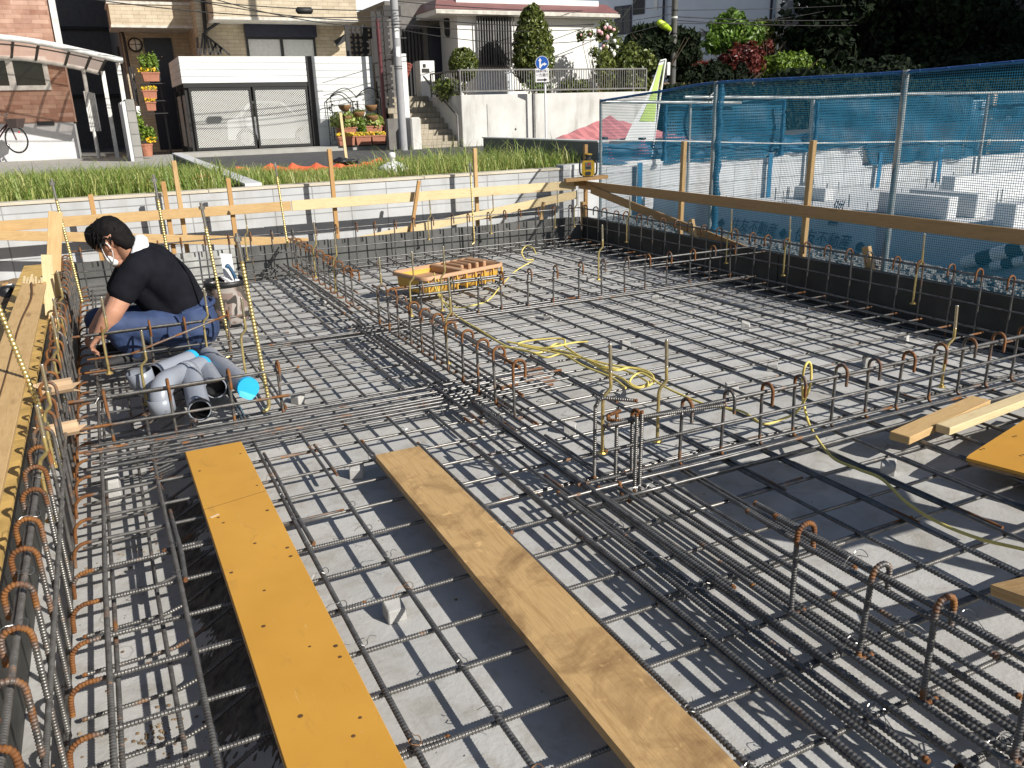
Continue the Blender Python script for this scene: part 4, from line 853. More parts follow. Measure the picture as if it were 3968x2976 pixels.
# litter on the soil
for (px, py, lab) in ((12, 632, 'crumpled black plastic lying on the bare soil below the block wall'), (18, 715, 'crumpled black plastic lying on the bare soil nearer the hook row')):
    p = gz(px, py, .06); m = MB(); m.blob(p, (.10, .12, .05), 14, .16); tag(m.build('plastic_bag', 'bag_black', smooth=True), lab, 'bag')
    m = MB(); m.blob(p+np.array([.03, .02, .035]), (.05, .04, .03), 10, .2); m.build('torn_scrap', 'bag_white', bpy.data.objects[('plastic_bag', 'plastic_bag.001')[lab.endswith('row')]], smooth=True)
m = MB()
for k in range(420):
    x, y = rng.uniform(-2.2, -.68), rng.uniform(2.0, 8.6); s = rng.uniform(.006, .022); m.blob((x, y, .04), (s, s*1.2, s*.7), 5, .1)
tag(m.build('stones', 'gravel'), kind='stuff')
m = MB()
for k in range(900):
    x, y = rng.uniform(4.92, 5.95), rng.uniform(2.5, 8.7); s = rng.uniform(.012, .035); m.blob((x, y, .11), (s, s*1.1, s*.7), 5, .12)
tag(m.build('gravel', 'gravel'), kind='stuff')
# crumbs of soil on the slab
m = MB()
for (cx, cy, cz, k, sp) in ((-.10, 1.98, -.1, 60, .035), (-.06, 1.62, -.1, 50, .03), (-.13, 3.0, -.1, 25, .06), (4.05, 4.9, 0, 40, .09), (1.8, 2.0, 0, 14, .5), (.6, 2.2, 0, 12, .6), (.0, 1.9, -.1, 60, .2)):
    for q in range(k):
        x, y = cx+rng.normal()*sp, cy+rng.normal()*sp; s = rng.uniform(.0015, .006); m.blob((x, y, cz+.001), (s, s, s*.7), 5, .1)
tag(m.build('soil_crumbs', 'earth'), kind='stuff')
# ------------------------------------------------------------------ the worker
def capsule(mb, a, b, ra, rb, n=14):
    a = np.asarray(a, float); b = np.asarray(b, float); d = b-a; L = np.linalg.norm(d); d = d/L
    P = []; R = []
    for t in np.linspace(0, PI/2, 6): P.append(a-d*ra*math.cos(t)); R.append(max(ra*math.sin(t), 1e-4))
    for t in np.linspace(.15, .85, 4): P.append(a+d*L*t); R.append(ra+(rb-ra)*t)
    for t in np.linspace(PI/2, 0, 6): P.append(b+d*rb*math.cos(t)); R.append(max(rb*math.sin(t), 1e-4))
    mb.rings(P, np.array(R), n, True)
def limb(mb, pts, radii, n=14):
    for i in range(len(pts)-1): capsule(mb, pts[i], pts[i+1], radii[i], radii[i+1], n)
def fuse(mb, name, mat, parent, voxel, smooth=4, factor=.5, tex=None):
    """one continuous surface out of overlapping volumes"""
    o = mb.build(name+'_tmp', mat); r = o.modifiers.new('r', 'REMESH'); r.mode = 'VOXEL'; r.voxel_size = voxel; r.use_smooth_shade = True
    s = o.modifiers.new('s', 'SMOOTH'); s.iterations = smooth; s.factor = factor
    if tex:
        t = bpy.data.textures.new('folds', 'CLOUDS'); t.noise_scale = tex[0]; dm = o.modifiers.new('d', 'DISPLACE'); dm.texture = t; dm.strength = tex[1]; dm.mid_level = .5; dm.texture_coords = 'LOCAL'
    dg = bpy.context.evaluated_depsgraph_get(); dg.update(); me = bpy.data.meshes.new_from_object(o.evaluated_get(dg)); bpy.data.objects.remove(o)
    me.name = name; q = bpy.data.objects.new(name, me); COL.objects.link(q); me.materials.clear(); me.materials.append(MATS[mat])
    off = np.array(world(parent)); n = len(me.vertices); co = np.empty(n*3, np.float32); me.vertices.foreach_get('co', co); me.vertices.foreach_set('co', (co.reshape(-1, 3)-off).astype(np.float32).ravel()); me.update()
    me.polygons.foreach_set('use_smooth', np.ones(len(me.polygons), bool)); q.parent = parent; return q
man = thing('person', (.1, 5.3, .08), 'crouching worker in black T-shirt, blue trousers, white towel and face mask, reaching down', 'person')
Yc = 5.36
hip = gy(412, 697, Yc); wst = gy(388, 655, Yc); mid = gy(352, 612, Yc); che = gy(312, 580, Yc); nek = gy(280, 556, Yc); 
hd = gy(243, 522, Yc-.02)
lsh = gy(290, 590, Yc-.175); lel = gy(247, 672, Yc-.24); lwr = gy(216, 722, Yc-.22); lhn = gy(199, 744, Yc-.20)
rsh = gy(283, 580, Yc+.175); rel = gy(240, 665, Yc+.18); rwr = gy(205, 712, Yc+.05); rhn = gy(190, 730, Yc+.0)
lhp = hip+np.array([0, -.10, 0]); rhp = hip+np.array([0, .10, 0])
lkn = gy(245, 702, Yc-.20); rkn = gy(210, 690, Yc+.20)
lan = gy(292, 742, Yc-.15); ran = gy(280, 735, Yc+.18); lan[2] = .12; ran[2] = .12
# body: head, neck, arms and hands in one skin
b = MB()
fwd = np.array([-.66, .46, -.62]); fwd /= np.linalg.norm(fwd)          # where the face looks
upv = np.array([-.50, .16, .84]); upv -= fwd*(upv@fwd); upv /= np.linalg.norm(upv); sid = np.cross(upv, fwd)   # sid: towards his left ear
hp = lambda f_, u_, s_: hd+fwd*f_+upv*u_+sid*s_
if sid[1] > 0: sid = -sid
capsule(b, hp(-.03, .03, 0), hp(.02, .035, 0), .088, .082, 20); capsule(b, hp(.02, .0, 0), hp(.05, -.06, 0), .078, .050, 18)
capsule(b, hp(.075, -.095, 0), hp(.06, -.10, 0), .034, .036); capsule(b, hp(.094, -.012, 0), hp(.108, -.045, 0), .012, .017); capsule(b, hp(.085, .022, .03), hp(.085, .022, -.03), .017, .017)
for s in (1, -1):
    for t in np.linspace(0, 1.6*PI, 9): b.blob(hp(-.005-.020*math.cos(t+.5), -.012+.031*math.sin(t+.5), s*(.083+.007*math.cos(t+.5))), .0085, 8)
    b.blob(hp(-.002, -.012, s*.079), (.016, .010, .02), 8)
capsule(b, hp(-.045, -.04, 0), nek+np.array([.02, 0, -.01]), .058, .066, 16)
limb(b, [nek+np.array([.05, 0, -.03]), che], [.075, .12])
limb(b, [lsh, lsh*.45+lel*.55, lel], [.066, .062, .052]); limb(b, [lel, lel*.6+lwr*.4, lwr], [.053, .053, .036])
limb(b, [rsh, rsh*.45+rel*.55, rel], [.066, .062, .052]); limb(b, [rel, rel*.6+rwr*.4, rwr], [.053, .052, .036])
def hand(b, wr, hn, side):
    d = hn-wr; d /= np.linalg.norm(d); n = np.array([-.75, 0, .55]); n -= d*(n@d); n /= np.linalg.norm(n); s = np.cross(d, n)*side
    pal = wr+d*.05
    for k in (-.024, -.008, .008, .024): capsule(b, wr+d*.012+s*k*.7, wr+d*.082+s*k, .0155, .0125, 8)
    for k, ln, cu in ((-.026, .062, 1.25), (-.009, .076, 1.1), (.009, .080, 1.05), (.026, .072, .95)):
        p = wr+d*.085+s*k; a = .35; q = p
        for seg, f in enumerate((.45, .32, .23)):
            a += cu*.42; e = q+(d*math.cos(a)-n*math.sin(a))*ln*f; capsule(b, q, e, .0092-.0006*seg, .0086-.0008*seg, 8); q = e
    p = wr+d*.025+s*.022; q = p+(d*.55+s*.65-n*.35)*.045; capsule(b, p, q, .0135, .0105, 8); capsule(b, q, q+(d*.85+s*.1-n*.5)*.034, .0102, .0082, 8)
hand(b, lwr, lhn, 1); hand(b, rwr, rhn, -1)
fuse(b, 'body', 'skin', man, .0062, 3)
# T-shirt
b = MB()
back = lambda p, k: p+np.array([.05, 0, .04])*k
limb(b, [nek+np.array([.055, 0, -.035]), che+np.array([.03, 0, .0]), mid+np.array([.02, 0, 0]), wst+np.array([0, 0, .01]), hip+np.array([-.02, 0, .03])], [.095, .155, .160, .152, .150], 20)
for s in (-1, 1):
    limb(b, [che+np.array([.02, s*.075, .01]), mid+np.array([.03, s*.075, .0]), wst+np.array([.0, s*.065, .0])], [.125, .128, .122], 18); limb(b, [che+np.array([-.05, s*.06, -.06]), mid+np.array([-.07, s*.05, -.06]), wst+np.array([-.06, s*.06, -.02])], [.11, .105, .11], 18)
for sh_, el_, s in ((lsh, lel, -1), (rsh, rel, 1)):
    limb(b, [che+np.array([.0, s*.10, .02]), sh_+np.array([.01, 0, .005])], [.12, .090]); e = sh_+(el_-sh_)*.50; limb(b, [sh_, e], [.088, .082], 16)
fuse(b, 'shirt', 'shirt', man, .011, 6, .5, (.13, .012))
# trousers
b = MB()
limb(b, [lhp, rhp], [.150, .150], 20); limb(b, [hip+np.array([-.015, 0, .05]), hip+np.array([.01, 0, -.02])], [.165, .160], 20)
for hp_, kn_, an_ in ((lhp, lkn, lan), (rhp, rkn, ran)):
    limb(b, [hp_+np.array([0, 0, -.03]), hp_*.5+kn_*.5+np.array([0, 0, -.008]), kn_], [.125, .100, .074], 18); limb(b, [kn_, kn_*.5+an_*.5, an_], [.074, .075, .062], 16)
fuse(b, 'trousers', 'trousers', man, .0105, 4, .5, (.09, .022))
m = MB(); P = [hip+np.array([-.02+.0, math.cos(t)*.19, .105+.0])+np.array([math.sin(t)*.17, 0, math.sin(t)*.02]) for t in np.linspace(-.2, PI+.2, 20)]; m.rings(P, .014, 6); m.build('waistband', 'trousers', man, True)
m = MB(); pk = gy(390, 722, Yc-.245); m.beam(pk+np.array([-.07, 0, .02]), pk+np.array([.08, .01, -.005]), .012, .085); m.build('pocket_flap', 'trousers', man, bevel=.004)
# boots
for an_, s in ((lan, -1), (ran, 1)):
    b = MB(); limb(b, [an_+np.array([.03, 0, .0]), an_+np.array([.035, 0, -.02])], [.055, .052]); limb(b, [an_+np.array([.04, 0, -.045]), an_+np.array([-.06, 0, -.045]), an_+np.array([-.165, s*.02, -.055])], [.045, .046, .038])
    fuse(b, 'boot', 'boot', man, .009, 3)
# towel rolled round the neck
m = MB(); c = nek+np.array([.028, 0, .012]); ax = np.array([-.75, 0, .66]); u = np.array([.66, 0, .75]); P = [c+ax*.012+u*.084*math.cos(t)+np.array([0, 1, 0])*.112*math.sin(t)-ax*.022*(1-math.cos(t))*1.2 for t in np.linspace(-2.6, 2.6, 30)]
m.rings(P, np.array([.031+.011*math.cos(t)+.004*math.sin(9*t) for t in np.linspace(-2.6, 2.6, 30)]), 12); b = m; m.rings([p+ax*.022+u*.006 for p in P], .026, 12); fuse(b, 'towel', 'towel', man, .008, 3, .5, (.04, .008))
# mask and its straps
b = MB(); capsule(b, hp(.088, -.055, 0), hp(.085, -.085, 0), .030, .034); limb(b, [hp(.07, -.06, .040), hp(.07, -.085, .03), hp(.07, -.06, -.040)], [.026, .028, .026]); mk = fuse(b, 'face_mask', 'mask_white', man, .006, 3)
for s in (1, -1):
    m = MB(); m.rings(spline([hp(.07, -.055, s*.066), hp(.03, .0, s*.088), hp(.0, .022, s*.094), hp(-.022, .0, s*.093), hp(-.012, -.04, s*.088), hp(.03, -.075, s*.074), hp(.065, -.09, s*.058)], 6), .0032, 6); m.build('ear_strap', 'mask_white', mk, True)
# hair: cap of strands
b = MB(); capsule(b, hp(-.035, .05, 0), hp(.03, .066, 0), .090, .083, 20); capsule(b, hp(-.06, .01, 0), hp(-.06, -.045, 0), .076, .060, 16)
for s in (1, -1): capsule(b, hp(-.045, .04, s*.035), hp(-.06, -.02, s*.036), .050, .040)
capsule(b, hp(.06, .07, .02), hp(.085, .045, 0), .045, .035)
ha = fuse(b, 'hair', 'hair', man, .008, 3, .5, (.03, .012))
m = MB(); hr = np.random.default_rng(3)
for k in range(900):
    th = hr.uniform(0, 2*PI); el = hr.uniform(-.25, 1.5); nrm = fwd*math.cos(th)*math.cos(el)+sid*math.sin(th)*math.cos(el)+upv*math.sin(el)
    if nrm@fwd > .55 and nrm@upv < .25: continue
    p = hp(-.012, .045, 0)+nrm*.086; dn = fwd*.55-upv*.55+nrm*.22+hr.normal(size=3)*.28; dn /= np.linalg.norm(dn); ln = hr.uniform(.025, .06)
    m.rings([p, p+dn*ln*.5, p+dn*ln-upv*.008], [.0045, .0036, .0006], 4, False)
m.build('strands', 'hair', ha, True)
# ------------------------------------------------------------------ block walls and the grass lot
def box_thing(name, p0, p1, mat, label, cat, bevel=0.0, group=None):
    m = MB(); m.box(p0, p1); return tag(m.build(name, mat, bevel=bevel), label, cat, group)
r = thing('block_wall', (1.5, 9.03, -.1), 'low wall of pale grey blocks with tan coping in front of the grass', 'block wall')
m = MB(); m.box((-9, 8.95, -.15), (10.15, 9.10, .705)); m.build('blocks', 'block_grey', r)
for (x0, x1) in ((-9, -1.2), (-1.195, 1.0), (1.005, 3.3), (3.305, 5.08)):
    m = MB(); m.box((x0, 8.938, .709), (x1, 9.115, .735+.004*rng.uniform())); m.build('coping', 'coping', r, bevel=.003)
m = MB(); m.box((5.085, 8.945, .706), (10.15, 9.11, .765)); m.build('coping', 'concrete_pale', r)
m = MB(); m.box((10.155, 8.95, -.15), (24, 9.10, .50)); m.build('lower_run', 'block_grey', r)
r = thing('boundary_wall', (1.85, 12, .3), 'low block wall with shade-dark sides and pale top running back between the two grass plots', 'block wall')
m = MB(); m.prism([(1.40, 9.12, .3), (1.40, 17.4, .3), (1.40, 17.4, .80), (1.40, 9.12, .735)], (.15, 0, 0)); m.build('blocks', 'block_shaded', r); m = MB(); m.prism([(1.39, 9.118, .737), (1.39, 17.41, .802), (1.39, 17.41, .83), (1.39, 9.118, .765)], (.17, 0, 0)); m.build('coping', 'concrete_pale', r)
r = thing('boundary_wall', (5.75, 11, .3), 'low block wall with shade-dark sides at the right edge of the grass below the pink sheet', 'block wall')
m = MB(); m.box((5.70, 9.12, .3), (5.85, 12.6, 1.0)); m.build('blocks', 'block_shaded', r); m = MB(); m.box((5.69, 9.12, 1.002), (5.86, 12.62, 1.02)); m.build('coping', 'concrete_pale', r)

def grass():
    r = np.random.default_rng(9); B = []
    def patch(n, x0, x1, y0, y1, h0, h1, dens):
        X = r.uniform(x0, x1, n); Y = r.uniform(y0, y1, n); keep = r.uniform(0, 1, n) < dens(X, Y); B.append(np.stack([X[keep], Y[keep], r.uniform(h0, h1, keep.sum())], 1))
    clump = lambda X, Y: np.clip(.55+.6*np.sin(X*2.1+1.3*np.sin(Y*.9))*np.cos(Y*1.25+X*.7)+.25*np.sin(X*6+Y*4.5), 0, 1)
    patch(24000, -3.2, 1.38, 9.2, 16.3, .16, .42, lambda X, Y: np.clip(.35+.65*clump(X, Y), 0, 1)*(1-.8*np.exp(-((X-.8)**2/.5+(Y-10.2)**2/.8))))
    patch(7000, -3.2, 1.3, 9.2, 11.5, .12, .32, lambda X, Y: np.clip(.3+.7*clump(X*1.7, Y*1.6), 0, 1))
    patch(500, -3.2, 1.3, 10, 16, .35, .5, lambda X, Y: X*0+.9)
    patch(15000, 1.6, 5.65, 9.2, 16.3, .05, .20, lambda X, Y: np.clip(clump(X*1.6, Y*1.3)*1.3-.45, .03, 1))
    patch(9000, 3.3, 5.65, 9.3, 14.5, .14, .34, lambda X, Y: np.clip((X-3.2-.10*(Y-9))*.9, 0, 1)*np.clip(.4+.7*clump(X*2, Y*2), 0, 1))
    patch(260, 3.8, 5.6, 9.6, 13, .38, .55, lambda X, Y: X*0+.9)
    patch(2200, 1.58, 2.1, 9.6, 14, .12, .30, lambda X, Y: X*0+.8)
    D = np.vstack(B); n = len(D); z = lotz(D[:, 0], D[:, 1])
    a = r.uniform(0, 2*PI, n); lean = r.uniform(.1, 1.15, n)*D[:, 2]; dx, dy = np.cos(a)*lean, np.sin(a)*lean; wx, wy = -np.sin(a), np.cos(a); w = r.uniform(.003, .0065, n)*(1+.05*(D[:, 1]-9))
    D[:, 2] *= 1-.045*(D[:, 1]-9.2); P = np.stack([D[:, 0], D[:, 1], z-.01], 1); W = np.stack([wx*w, wy*w, w*0], 1); h = D[:, 2]
    M = P+np.stack([dx*.35, dy*.35, h*.62], 1); T = P+np.stack([dx, dy, h*r.uniform(.75, 1.0, n)], 1)
    V = np.stack([P-W, P+W, M+W*.8, M-W*.8, T+W*.15, T-W*.15], 1).reshape(-1, 3); k = np.arange(n)[:, None]*6
    F = np.concatenate([k+np.array([[0, 1, 2, 3]]), k+np.array([[3, 2, 4, 5]])], 0); m = MB(); m.add(V, F, None, np.repeat(np.clip(r.normal(.35, .28, n), 0, 1), 6)); return m
tag(grass().build('grass', 'leaf_grass'), kind='stuff')
# orange netting laid along the grass edge
def strip(P, w, h, mat, label, name, cat):
    P = polyline(P, .12); m = MB(); V = []
    for p in P: V += [p+np.array([0, -w*.5*(1+.4*rng.uniform(-1, 1)), .0]), p+np.array([0, 0, h*(1+.5*rng.uniform(-1, 1))]), p+np.array([0, w*.5*(1+.4*rng.uniform(-1, 1)), .0])]
    n = len(P); m.add(V, [(i*3+k, i*3+k+1, i*3+3+k+1, i*3+3+k) for i in range(n-1) for k in (0, 1)]); return tag(m.build(name, mat), label, cat)
lz = lambda x, y: np.array([x, y, lotz(x, y)+.015])
strip([lz(1.8, 15.2), lz(2.6, 15.6), lz(3.4, 16.0), lz(4.6, 16.2), lz(5.6, 16.3)], .40, .13, 'orange_mesh', 'orange plastic netting lying along the far edge of the right grass plot', 'orange_netting', 'netting')
strip([lz(.30, 10.4), lz(.6, 10.25), lz(.95, 10.5), lz(1.3, 10.5)], .5, .12, 'orange_mesh', 'orange plastic netting bunched in the grass by the boundary wall', 'orange_netting', 'netting')
# wrapped stand-pipe
p = gy(850, 384, 11.6); p[2] = lotz(p[0], p[1]); r = thing('water_pipe', p, 'white stand pipe wrapped in a white bag standing in the grass', 'water pipe')
m = MB(); m.blob(p+np.array([0, 0, .05]), (.21, .17, .12), 18, .07); m.build('bag', 'bag_white', r, True)
m = MB(); m.lathe([(.035, .10), (.035, .22), (.05, .225), (.05, .29), (.02, .30)], p, 14); m.build('pipe_end', 'white_siding', r, True)
m = MB(); t = gy(735, 243, 16.3); m.beam((t[0]+.05, 16.3, .35), t, .05, .04, up=(0, 1, 0)); tag(m.build('stake', 'timber_pale'), 'thin pale stake at the kerb in front of the planter trellis', 'stake')
m = MB(); m.blob(gy(744, 347, 15.6), (.16, .12, .06), 14, .26); m.blob(gy(757, 349, 15.6), (.12, .1, .05), 12, .26); tag(m.build('plastic_bag', 'bag_black', smooth=True), 'dark plastic bag in the grass at the foot of the thin stake', 'bag')

# ------------------------------------------------------------------ foliage
def crown(fn, n, size, mat, parent, name='crown', seed=0, c2=None, rustbias=0.0, aspect=1.7):
    r = np.random.default_rng(seed); C, N = fn(r, n); m = MB(); m.leaves(C, size, N, np.clip(r.uniform(0, 1, len(C))+rustbias, 0, 1), r, aspect); return m.build(name, mat, parent)
def ell(c, rad, shell=.35, clump=.22):
    c = np.asarray(c, float); rad = np.asarray(rad, float)
    def fn(r, n):
        d = r.normal(size=(n, 3)); d /= np.linalg.norm(d, axis=1, keepdims=True); ph = r.uniform(0, 6, 6)
        k = 1+clump*(np.sin(d[:, 0]*5+ph[0])*np.sin(d[:, 1]*4+ph[1])+.6*np.sin(d[:, 2]*7+ph[2])*np.cos(d[:, 0]*8+ph[3]))
        rr = (1-shell*r.uniform(0, 1, n)**1.6)*k; return c+d*rad*rr[:, None], d
    return fn
def many(fns):
    def fn(r, n):
        A = [f(r, n//len(fns)) for f in fns]; return np.vstack([a[0] for a in A]), np.vstack([a[1] for a in A])
    return fn
def stems(root, base, top, k, rad, name='trunk', mat='bark', spread=.3):
    m = MB(); base = np.asarray(base, float); top = np.asarray(top, float)
    m.rings(spline([base, base*.6+top*.4+RNG.normal(size=3)*.02, base*.25+top*.75], 4), np.linspace(rad, rad*.6, 9), 7)
    for i in range(k):
        a = RNG.uniform(0, 6.28); e = top+np.array([math.cos(a), math.sin(a), .2])*np.linalg.norm(top-base)*spread*RNG.uniform(.4, 1); s = base+(top-base)*RNG.uniform(.2, .7); m.rings(spline([s, (s+e)/2+RNG.normal(size=3)*.03, e], 4), np.linspace(rad*.5, rad*.15, 9), 5)
    return m.build(name, mat, root, True)

# ------------------------------------------------------------------ brick house on the left with its carport
YB = 27.5; xr = gy(*RA(688, 1290), YB)[0]
r = thing('brick_house', (xr-4, YB, .4), 'red brown brick house with white window behind the carport', 'house')
zp = gy(*RA(400, 1050), YB)[2]; m = MB(); m.box((xr-9, YB, zp), (xr, YB+7, 8)); m.build('brick_wall', 'brick_red', r); m = MB(); m.box((xr-9, YB+.03, .3), (xr-.04, YB+7, zp-.002)); m.build('plinth', 'concrete_pale', r)
a = gy(*RA(560, 0), YB-.05); b = gy(*RA(628, 390), YB-.05); m = MB(); m.beam((xr-.02, YB-.03, b[2]), (xr-.02, YB-.03, 8), .16, .08, up=(0, 1, 0)); m.build('corner_trim', 'window_frame', r)
p0 = gy(*RA(-180, 770), YB); p1 = gy(*RA(445, 770), YB); zt = gy(*RA(200, 545), YB)[2]; zb = p1[2]
def window(root, x0, x1, z0, z1, Y, fw_=.09, mull=(), mat='window_frame', glass='glass_dark', depth=.06, rail=None):
    fr = MB(); bars = [((x0, z0), (x1, z0+fw_)), ((x0, z1-fw_), (x1, z1)), ((x0, z0+fw_), (x0+fw_, z1-fw_)), ((x1-fw_, z0+fw_), (x1, z1-fw_))]+[((q-fw_*.7, z0+fw_), (q+fw_*.7, z1-fw_)) for q in mull]
    if rail: bars += [((x0+fw_, rail-fw_*.3), ((mull[0]-fw_*.7) if mull else x1-fw_, rail+fw_*.3))]
    for (a, b) in bars: fr.box((a[0], Y-depth, a[1]), (b[0], Y, b[1]))
    w_ = fr.build('window', mat, root); g_ = MB(); g_.box((x0+fw_*.5, Y-depth*.35, z0+fw_*.5), (x1-fw_*.5, Y-depth*.25, z1-fw_*.5)); g_.build('pane', glass, w_); return w_
xm = gy(*RA(118, 745), YB)[0]; window(r, p0[0], p1[0], zb, gy(*RA(200, 480), YB)[2], YB, .12, (xm,), glass='glass_dark', rail=None)
v0 = gy(*RA(320, 1070), YB); v1 = gy(*RA(465, 1050), YB); m = MB(); m.box((v0[0], YB-.015, v0[2]-.02), (v1[0], YB+.029, v1[2]+.04)); m.build('vent', 'dark_metal', r)
# carport
YF = 24.9; r = thing('carport', (xr-2, YF, .5), 'carport with white curved beam and brown see-through roof in front of the brick house', 'carport')
Fp = [gy(*RA(*q), YF) for q in ((-420, 300), (0, 320), (360, 368), (800, 462), (1052, 520))]; Bp = [gy(*RA(*q), YB-.1) for q in ((-420, 480), (-60, 488), (260, 512), (640, 575), (850, 625))]
Fs, Bs = spline(Fp, 8), spline(Bp, 8); m = MB(); m.rings(Fs, .075, 8); m.build('front_beam', 'window_frame', r, True)
m = MB(); m.rings(Bs, .06, 8); m.build('back_beam', 'window_frame', r, True)
n = len(Fs); MID = [(Fs[i]+Bs[i])/2+np.array([0, 0, .25]) for i in range(n)]; V = list(Fs)+MID+list(Bs); m = MB(); m.add(np.array(V)+np.array([0, 0, .03]), [(a*n+i, a*n+i+1, a*n+n+i+1, a*n+n+i) for a in (0, 1) for i in range(n-1)]); m.build('roof_sheet', 'clear_roof', r)
for i in range(2, n, 5):
    m = MB(); m.rings(spline([Fs[i], MID[i], Bs[i]], 5), .035, 6); m.build('rib', 'pole_dark', r, True)
for k in (0.33, .66): m = MB(); m.rings([Fs[i]*(1-k)+MID[i]*k if k < .5 else MID[i]*.68+Bs[i]*.32 for i in range(n)], .022, 5); m.build('purlin', 'pole_dark', r, True)
for (px, py) in ((1010, 540), (880, 610)):
    t = gy(*RA(px, py), 25.3 if px > 900 else 26.4); m = MB(); m.box((t[0]-.05, t[1]-.05, .45), (t[0]+.05, t[1]+.05, t[2])); m.build('post', 'window_frame', r)
# block wall between the houses, with its slat gate
xw = gy(*RA(1190, 1340), 23.6)[0]; r = thing('block_wall', (xw, 24.5, .4), 'tall grey block wall seen end on between the brick house and the tan house', 'block wall')
zt = gy(*RA(1100, 850), 23.6)[2]; m = MB(); m.box((xw-.10, 23.6, .35), (xw+.10, 27.4, zt)); m.build('blocks', 'block_pillar', r)
for Y in (23.62, 24.6, 25.6): m = MB(); m.box((xw-.19, Y, .35), (xw-.102, Y+.28, zt-.05)); m.build('buttress', 'concrete_pale', r)
t0, t1 = gy(*RA(722, 780), 27.0), gy(*RA(850, 1060), 27.0); r = thing('slat_gate', ((t0[0]+t1[0])/2, 27, .5), 'white slatted side gate in the gap beside the brick house', 'gate')
for k in range(7): x = t0[0]+(t1[0]-t0[0])*k/6; m = MB(); m.box((x-.025, 27, t1[2]-.2), (x+.025, 27.03, t0[2]-.01*k)); m.build('slat', 'window_frame', r)
for z in (t1[2], t0[2]-.25): m = MB(); m.box((t0[0], 27.031, z), (t1[0], 27.06, z+.06)); m.build('rail', 'window_frame', r)
a = gy(*RA(790, 1270), 27.05); b = gy(*RA(670, 590), 27.05); m = MB(); m.rings([(b[0]+.12, 27.05, b[2]), (b[0]+.12, 27.05, .45)], .05, 8); tag(m.build('drain_pipe', 'window_frame', smooth=True), 'white rain pipe at the corner of the brick house', 'rain pipe')

# bicycle
def bicycle():
    c = gy(*RA(165, 1310), 26.6); r = thing('bicycle', c, 'dark red bicycle with front basket parked at the brick house under the carport', 'bicycle'); R = .335; gr = c[2]+R
    fx = c[0]; yaw = math.radians(35); ux = np.array([math.cos(yaw), -math.sin(yaw), 0]); P = lambda a, z, s=0: np.array([fx, 26.6, gr])+ux*a+np.array([0, 0, z])+np.array([ux[1], -ux[0], 0])*s
    for a in (0, -1.02):
        w_ = MB(); w_.rings([P(a+R*math.cos(t), R*math.sin(t)) for t in np.linspace(0, 2*PI, 33)], .017, 6, False); wl = w_.build('wheel', 'tyre', r, True)
        q = MB(); q.rings([P(a+(R-.025)*math.cos(t), (R-.025)*math.sin(t)) for t in np.linspace(0, 2*PI, 33)], .008, 5, False); q.build('rim', 'chrome', wl, True)
        q = MB()
        for t in np.linspace(0, 2*PI, 15)[:-1]: q.rings([P(a, 0, .02), P(a+(R-.03)*math.cos(t), (R-.03)*math.sin(t))], .0018, 3, False)
        q.build('spokes', 'chrome', wl)
    m = MB()
    for q in (((0, 0), (-.16, .52)), ((-.14, .42), (-.60, -.03)), ((-.60, -.03), (-.72, .48)), ((-.60, -.03), (-1.02, 0)), ((-1.02, 0), (-.70, .38)), ((-.15, .44), (-.62, .10))): m.rings([P(*q[0]), P(*q[1])], .022, 6)
    m.build('frame', 'bike_metal', r, True)
    m = MB(); m.rings(spline([P(-.42, .66, .27), P(-.25, .70, .22), P(-.18, .62, .05), P(-.18, .62, -.05), P(-.25, .70, -.22), P(-.42, .66, -.27)], 6), .012, 6); m.build('handlebar', 'chrome', r, True)
    m = MB(); m.blob(P(-.74, .55), (.13, .09, .04), 10, .05); m.build('saddle', 'black_plastic', r, True)
    m = MB(); b0, b1 = .13, .17
    V = [P(.02-b0*.4, .30, -b0), P(.02+b0*1.2, .30, -b0), P(.02+b0*1.2, .30, b0), P(.02-b0*.4, .30, b0), P(-.04-b0*.5, .54, -b1), P(.04+b1*1.3, .54, -b1), P(.04+b1*1.3, .54, b1), P(-.04-b0*.5, .54, b1)]
    m.add(V, [(3, 2, 1, 0), (0, 1, 5, 4), (1, 2, 6, 5), (2, 3, 7, 6), (3, 0, 4, 7)]); m.build('basket', 'bike_basket', r)
    m = MB(); m.blob(P(.12, .20), (.03, .03, .03), 8); m.build('reflector', 'laser_red', r)
    m = MB(); m.rings([P((R+.03)*math.cos(t), (R+.03)*math.sin(t)) for t in np.linspace(.4, 2.6, 12)], .012, 5); m.build('mudguard', 'chrome', r, True)
bicycle()

# ------------------------------------------------------------------ tan tiled house
YT = 33.2; YV = 30.4; r = thing('tiled_house', (5.5, YT, .4), 'tan tiled house with two balconies behind the white garage', 'house')
gx0 = gy(*RA(1068, 500), YT)[0]; gxm = gy(*RA(1700, 300), YV)[0]; gx1 = gy(*RB(1012, 400), YV)[0]; zbot = .35
def P(reg_, x, y, Y): return gy(*reg_(x, y), Y)
m = MB(); m.box((gx0, YT, zbot), (gxm+.3, YT+8, 9)); m.build('tile_wall', 'tile_tan', r)
m = MB(); m.box((gxm, YV, zbot), (gx1, YT+7.9, 9)); m.build('tile_wing', 'tile_tan', r)
m = MB(); m.box((gx0-.05, YT+.05, zbot), (gx0-.003, YT+8, 9)); m.build('side_wall', 'grey_wall', r)
for (y, z) in ((YT+1.5, 3.2), (YT+3.2, 3.0)): m = MB(); m.box((gx0-.12, y, z), (gx0-.052, y+.5, z+.8)); m.build('side_vent', 'dark_metal', r)
yb1 = 31.4; a = P(RA, 925, 30, yb1); b = P(RA, 1290, 215, yb1); e = P(RA, 1640, 200, yb1); z0, z1 = b[2], P(RA, 1290, 40, yb1)[2]
m = MB(); m.box((a[0], yb1, z0), (e[0]+.4, YT-.003, z1)); m.build('balcony', 'tile_tan', r)
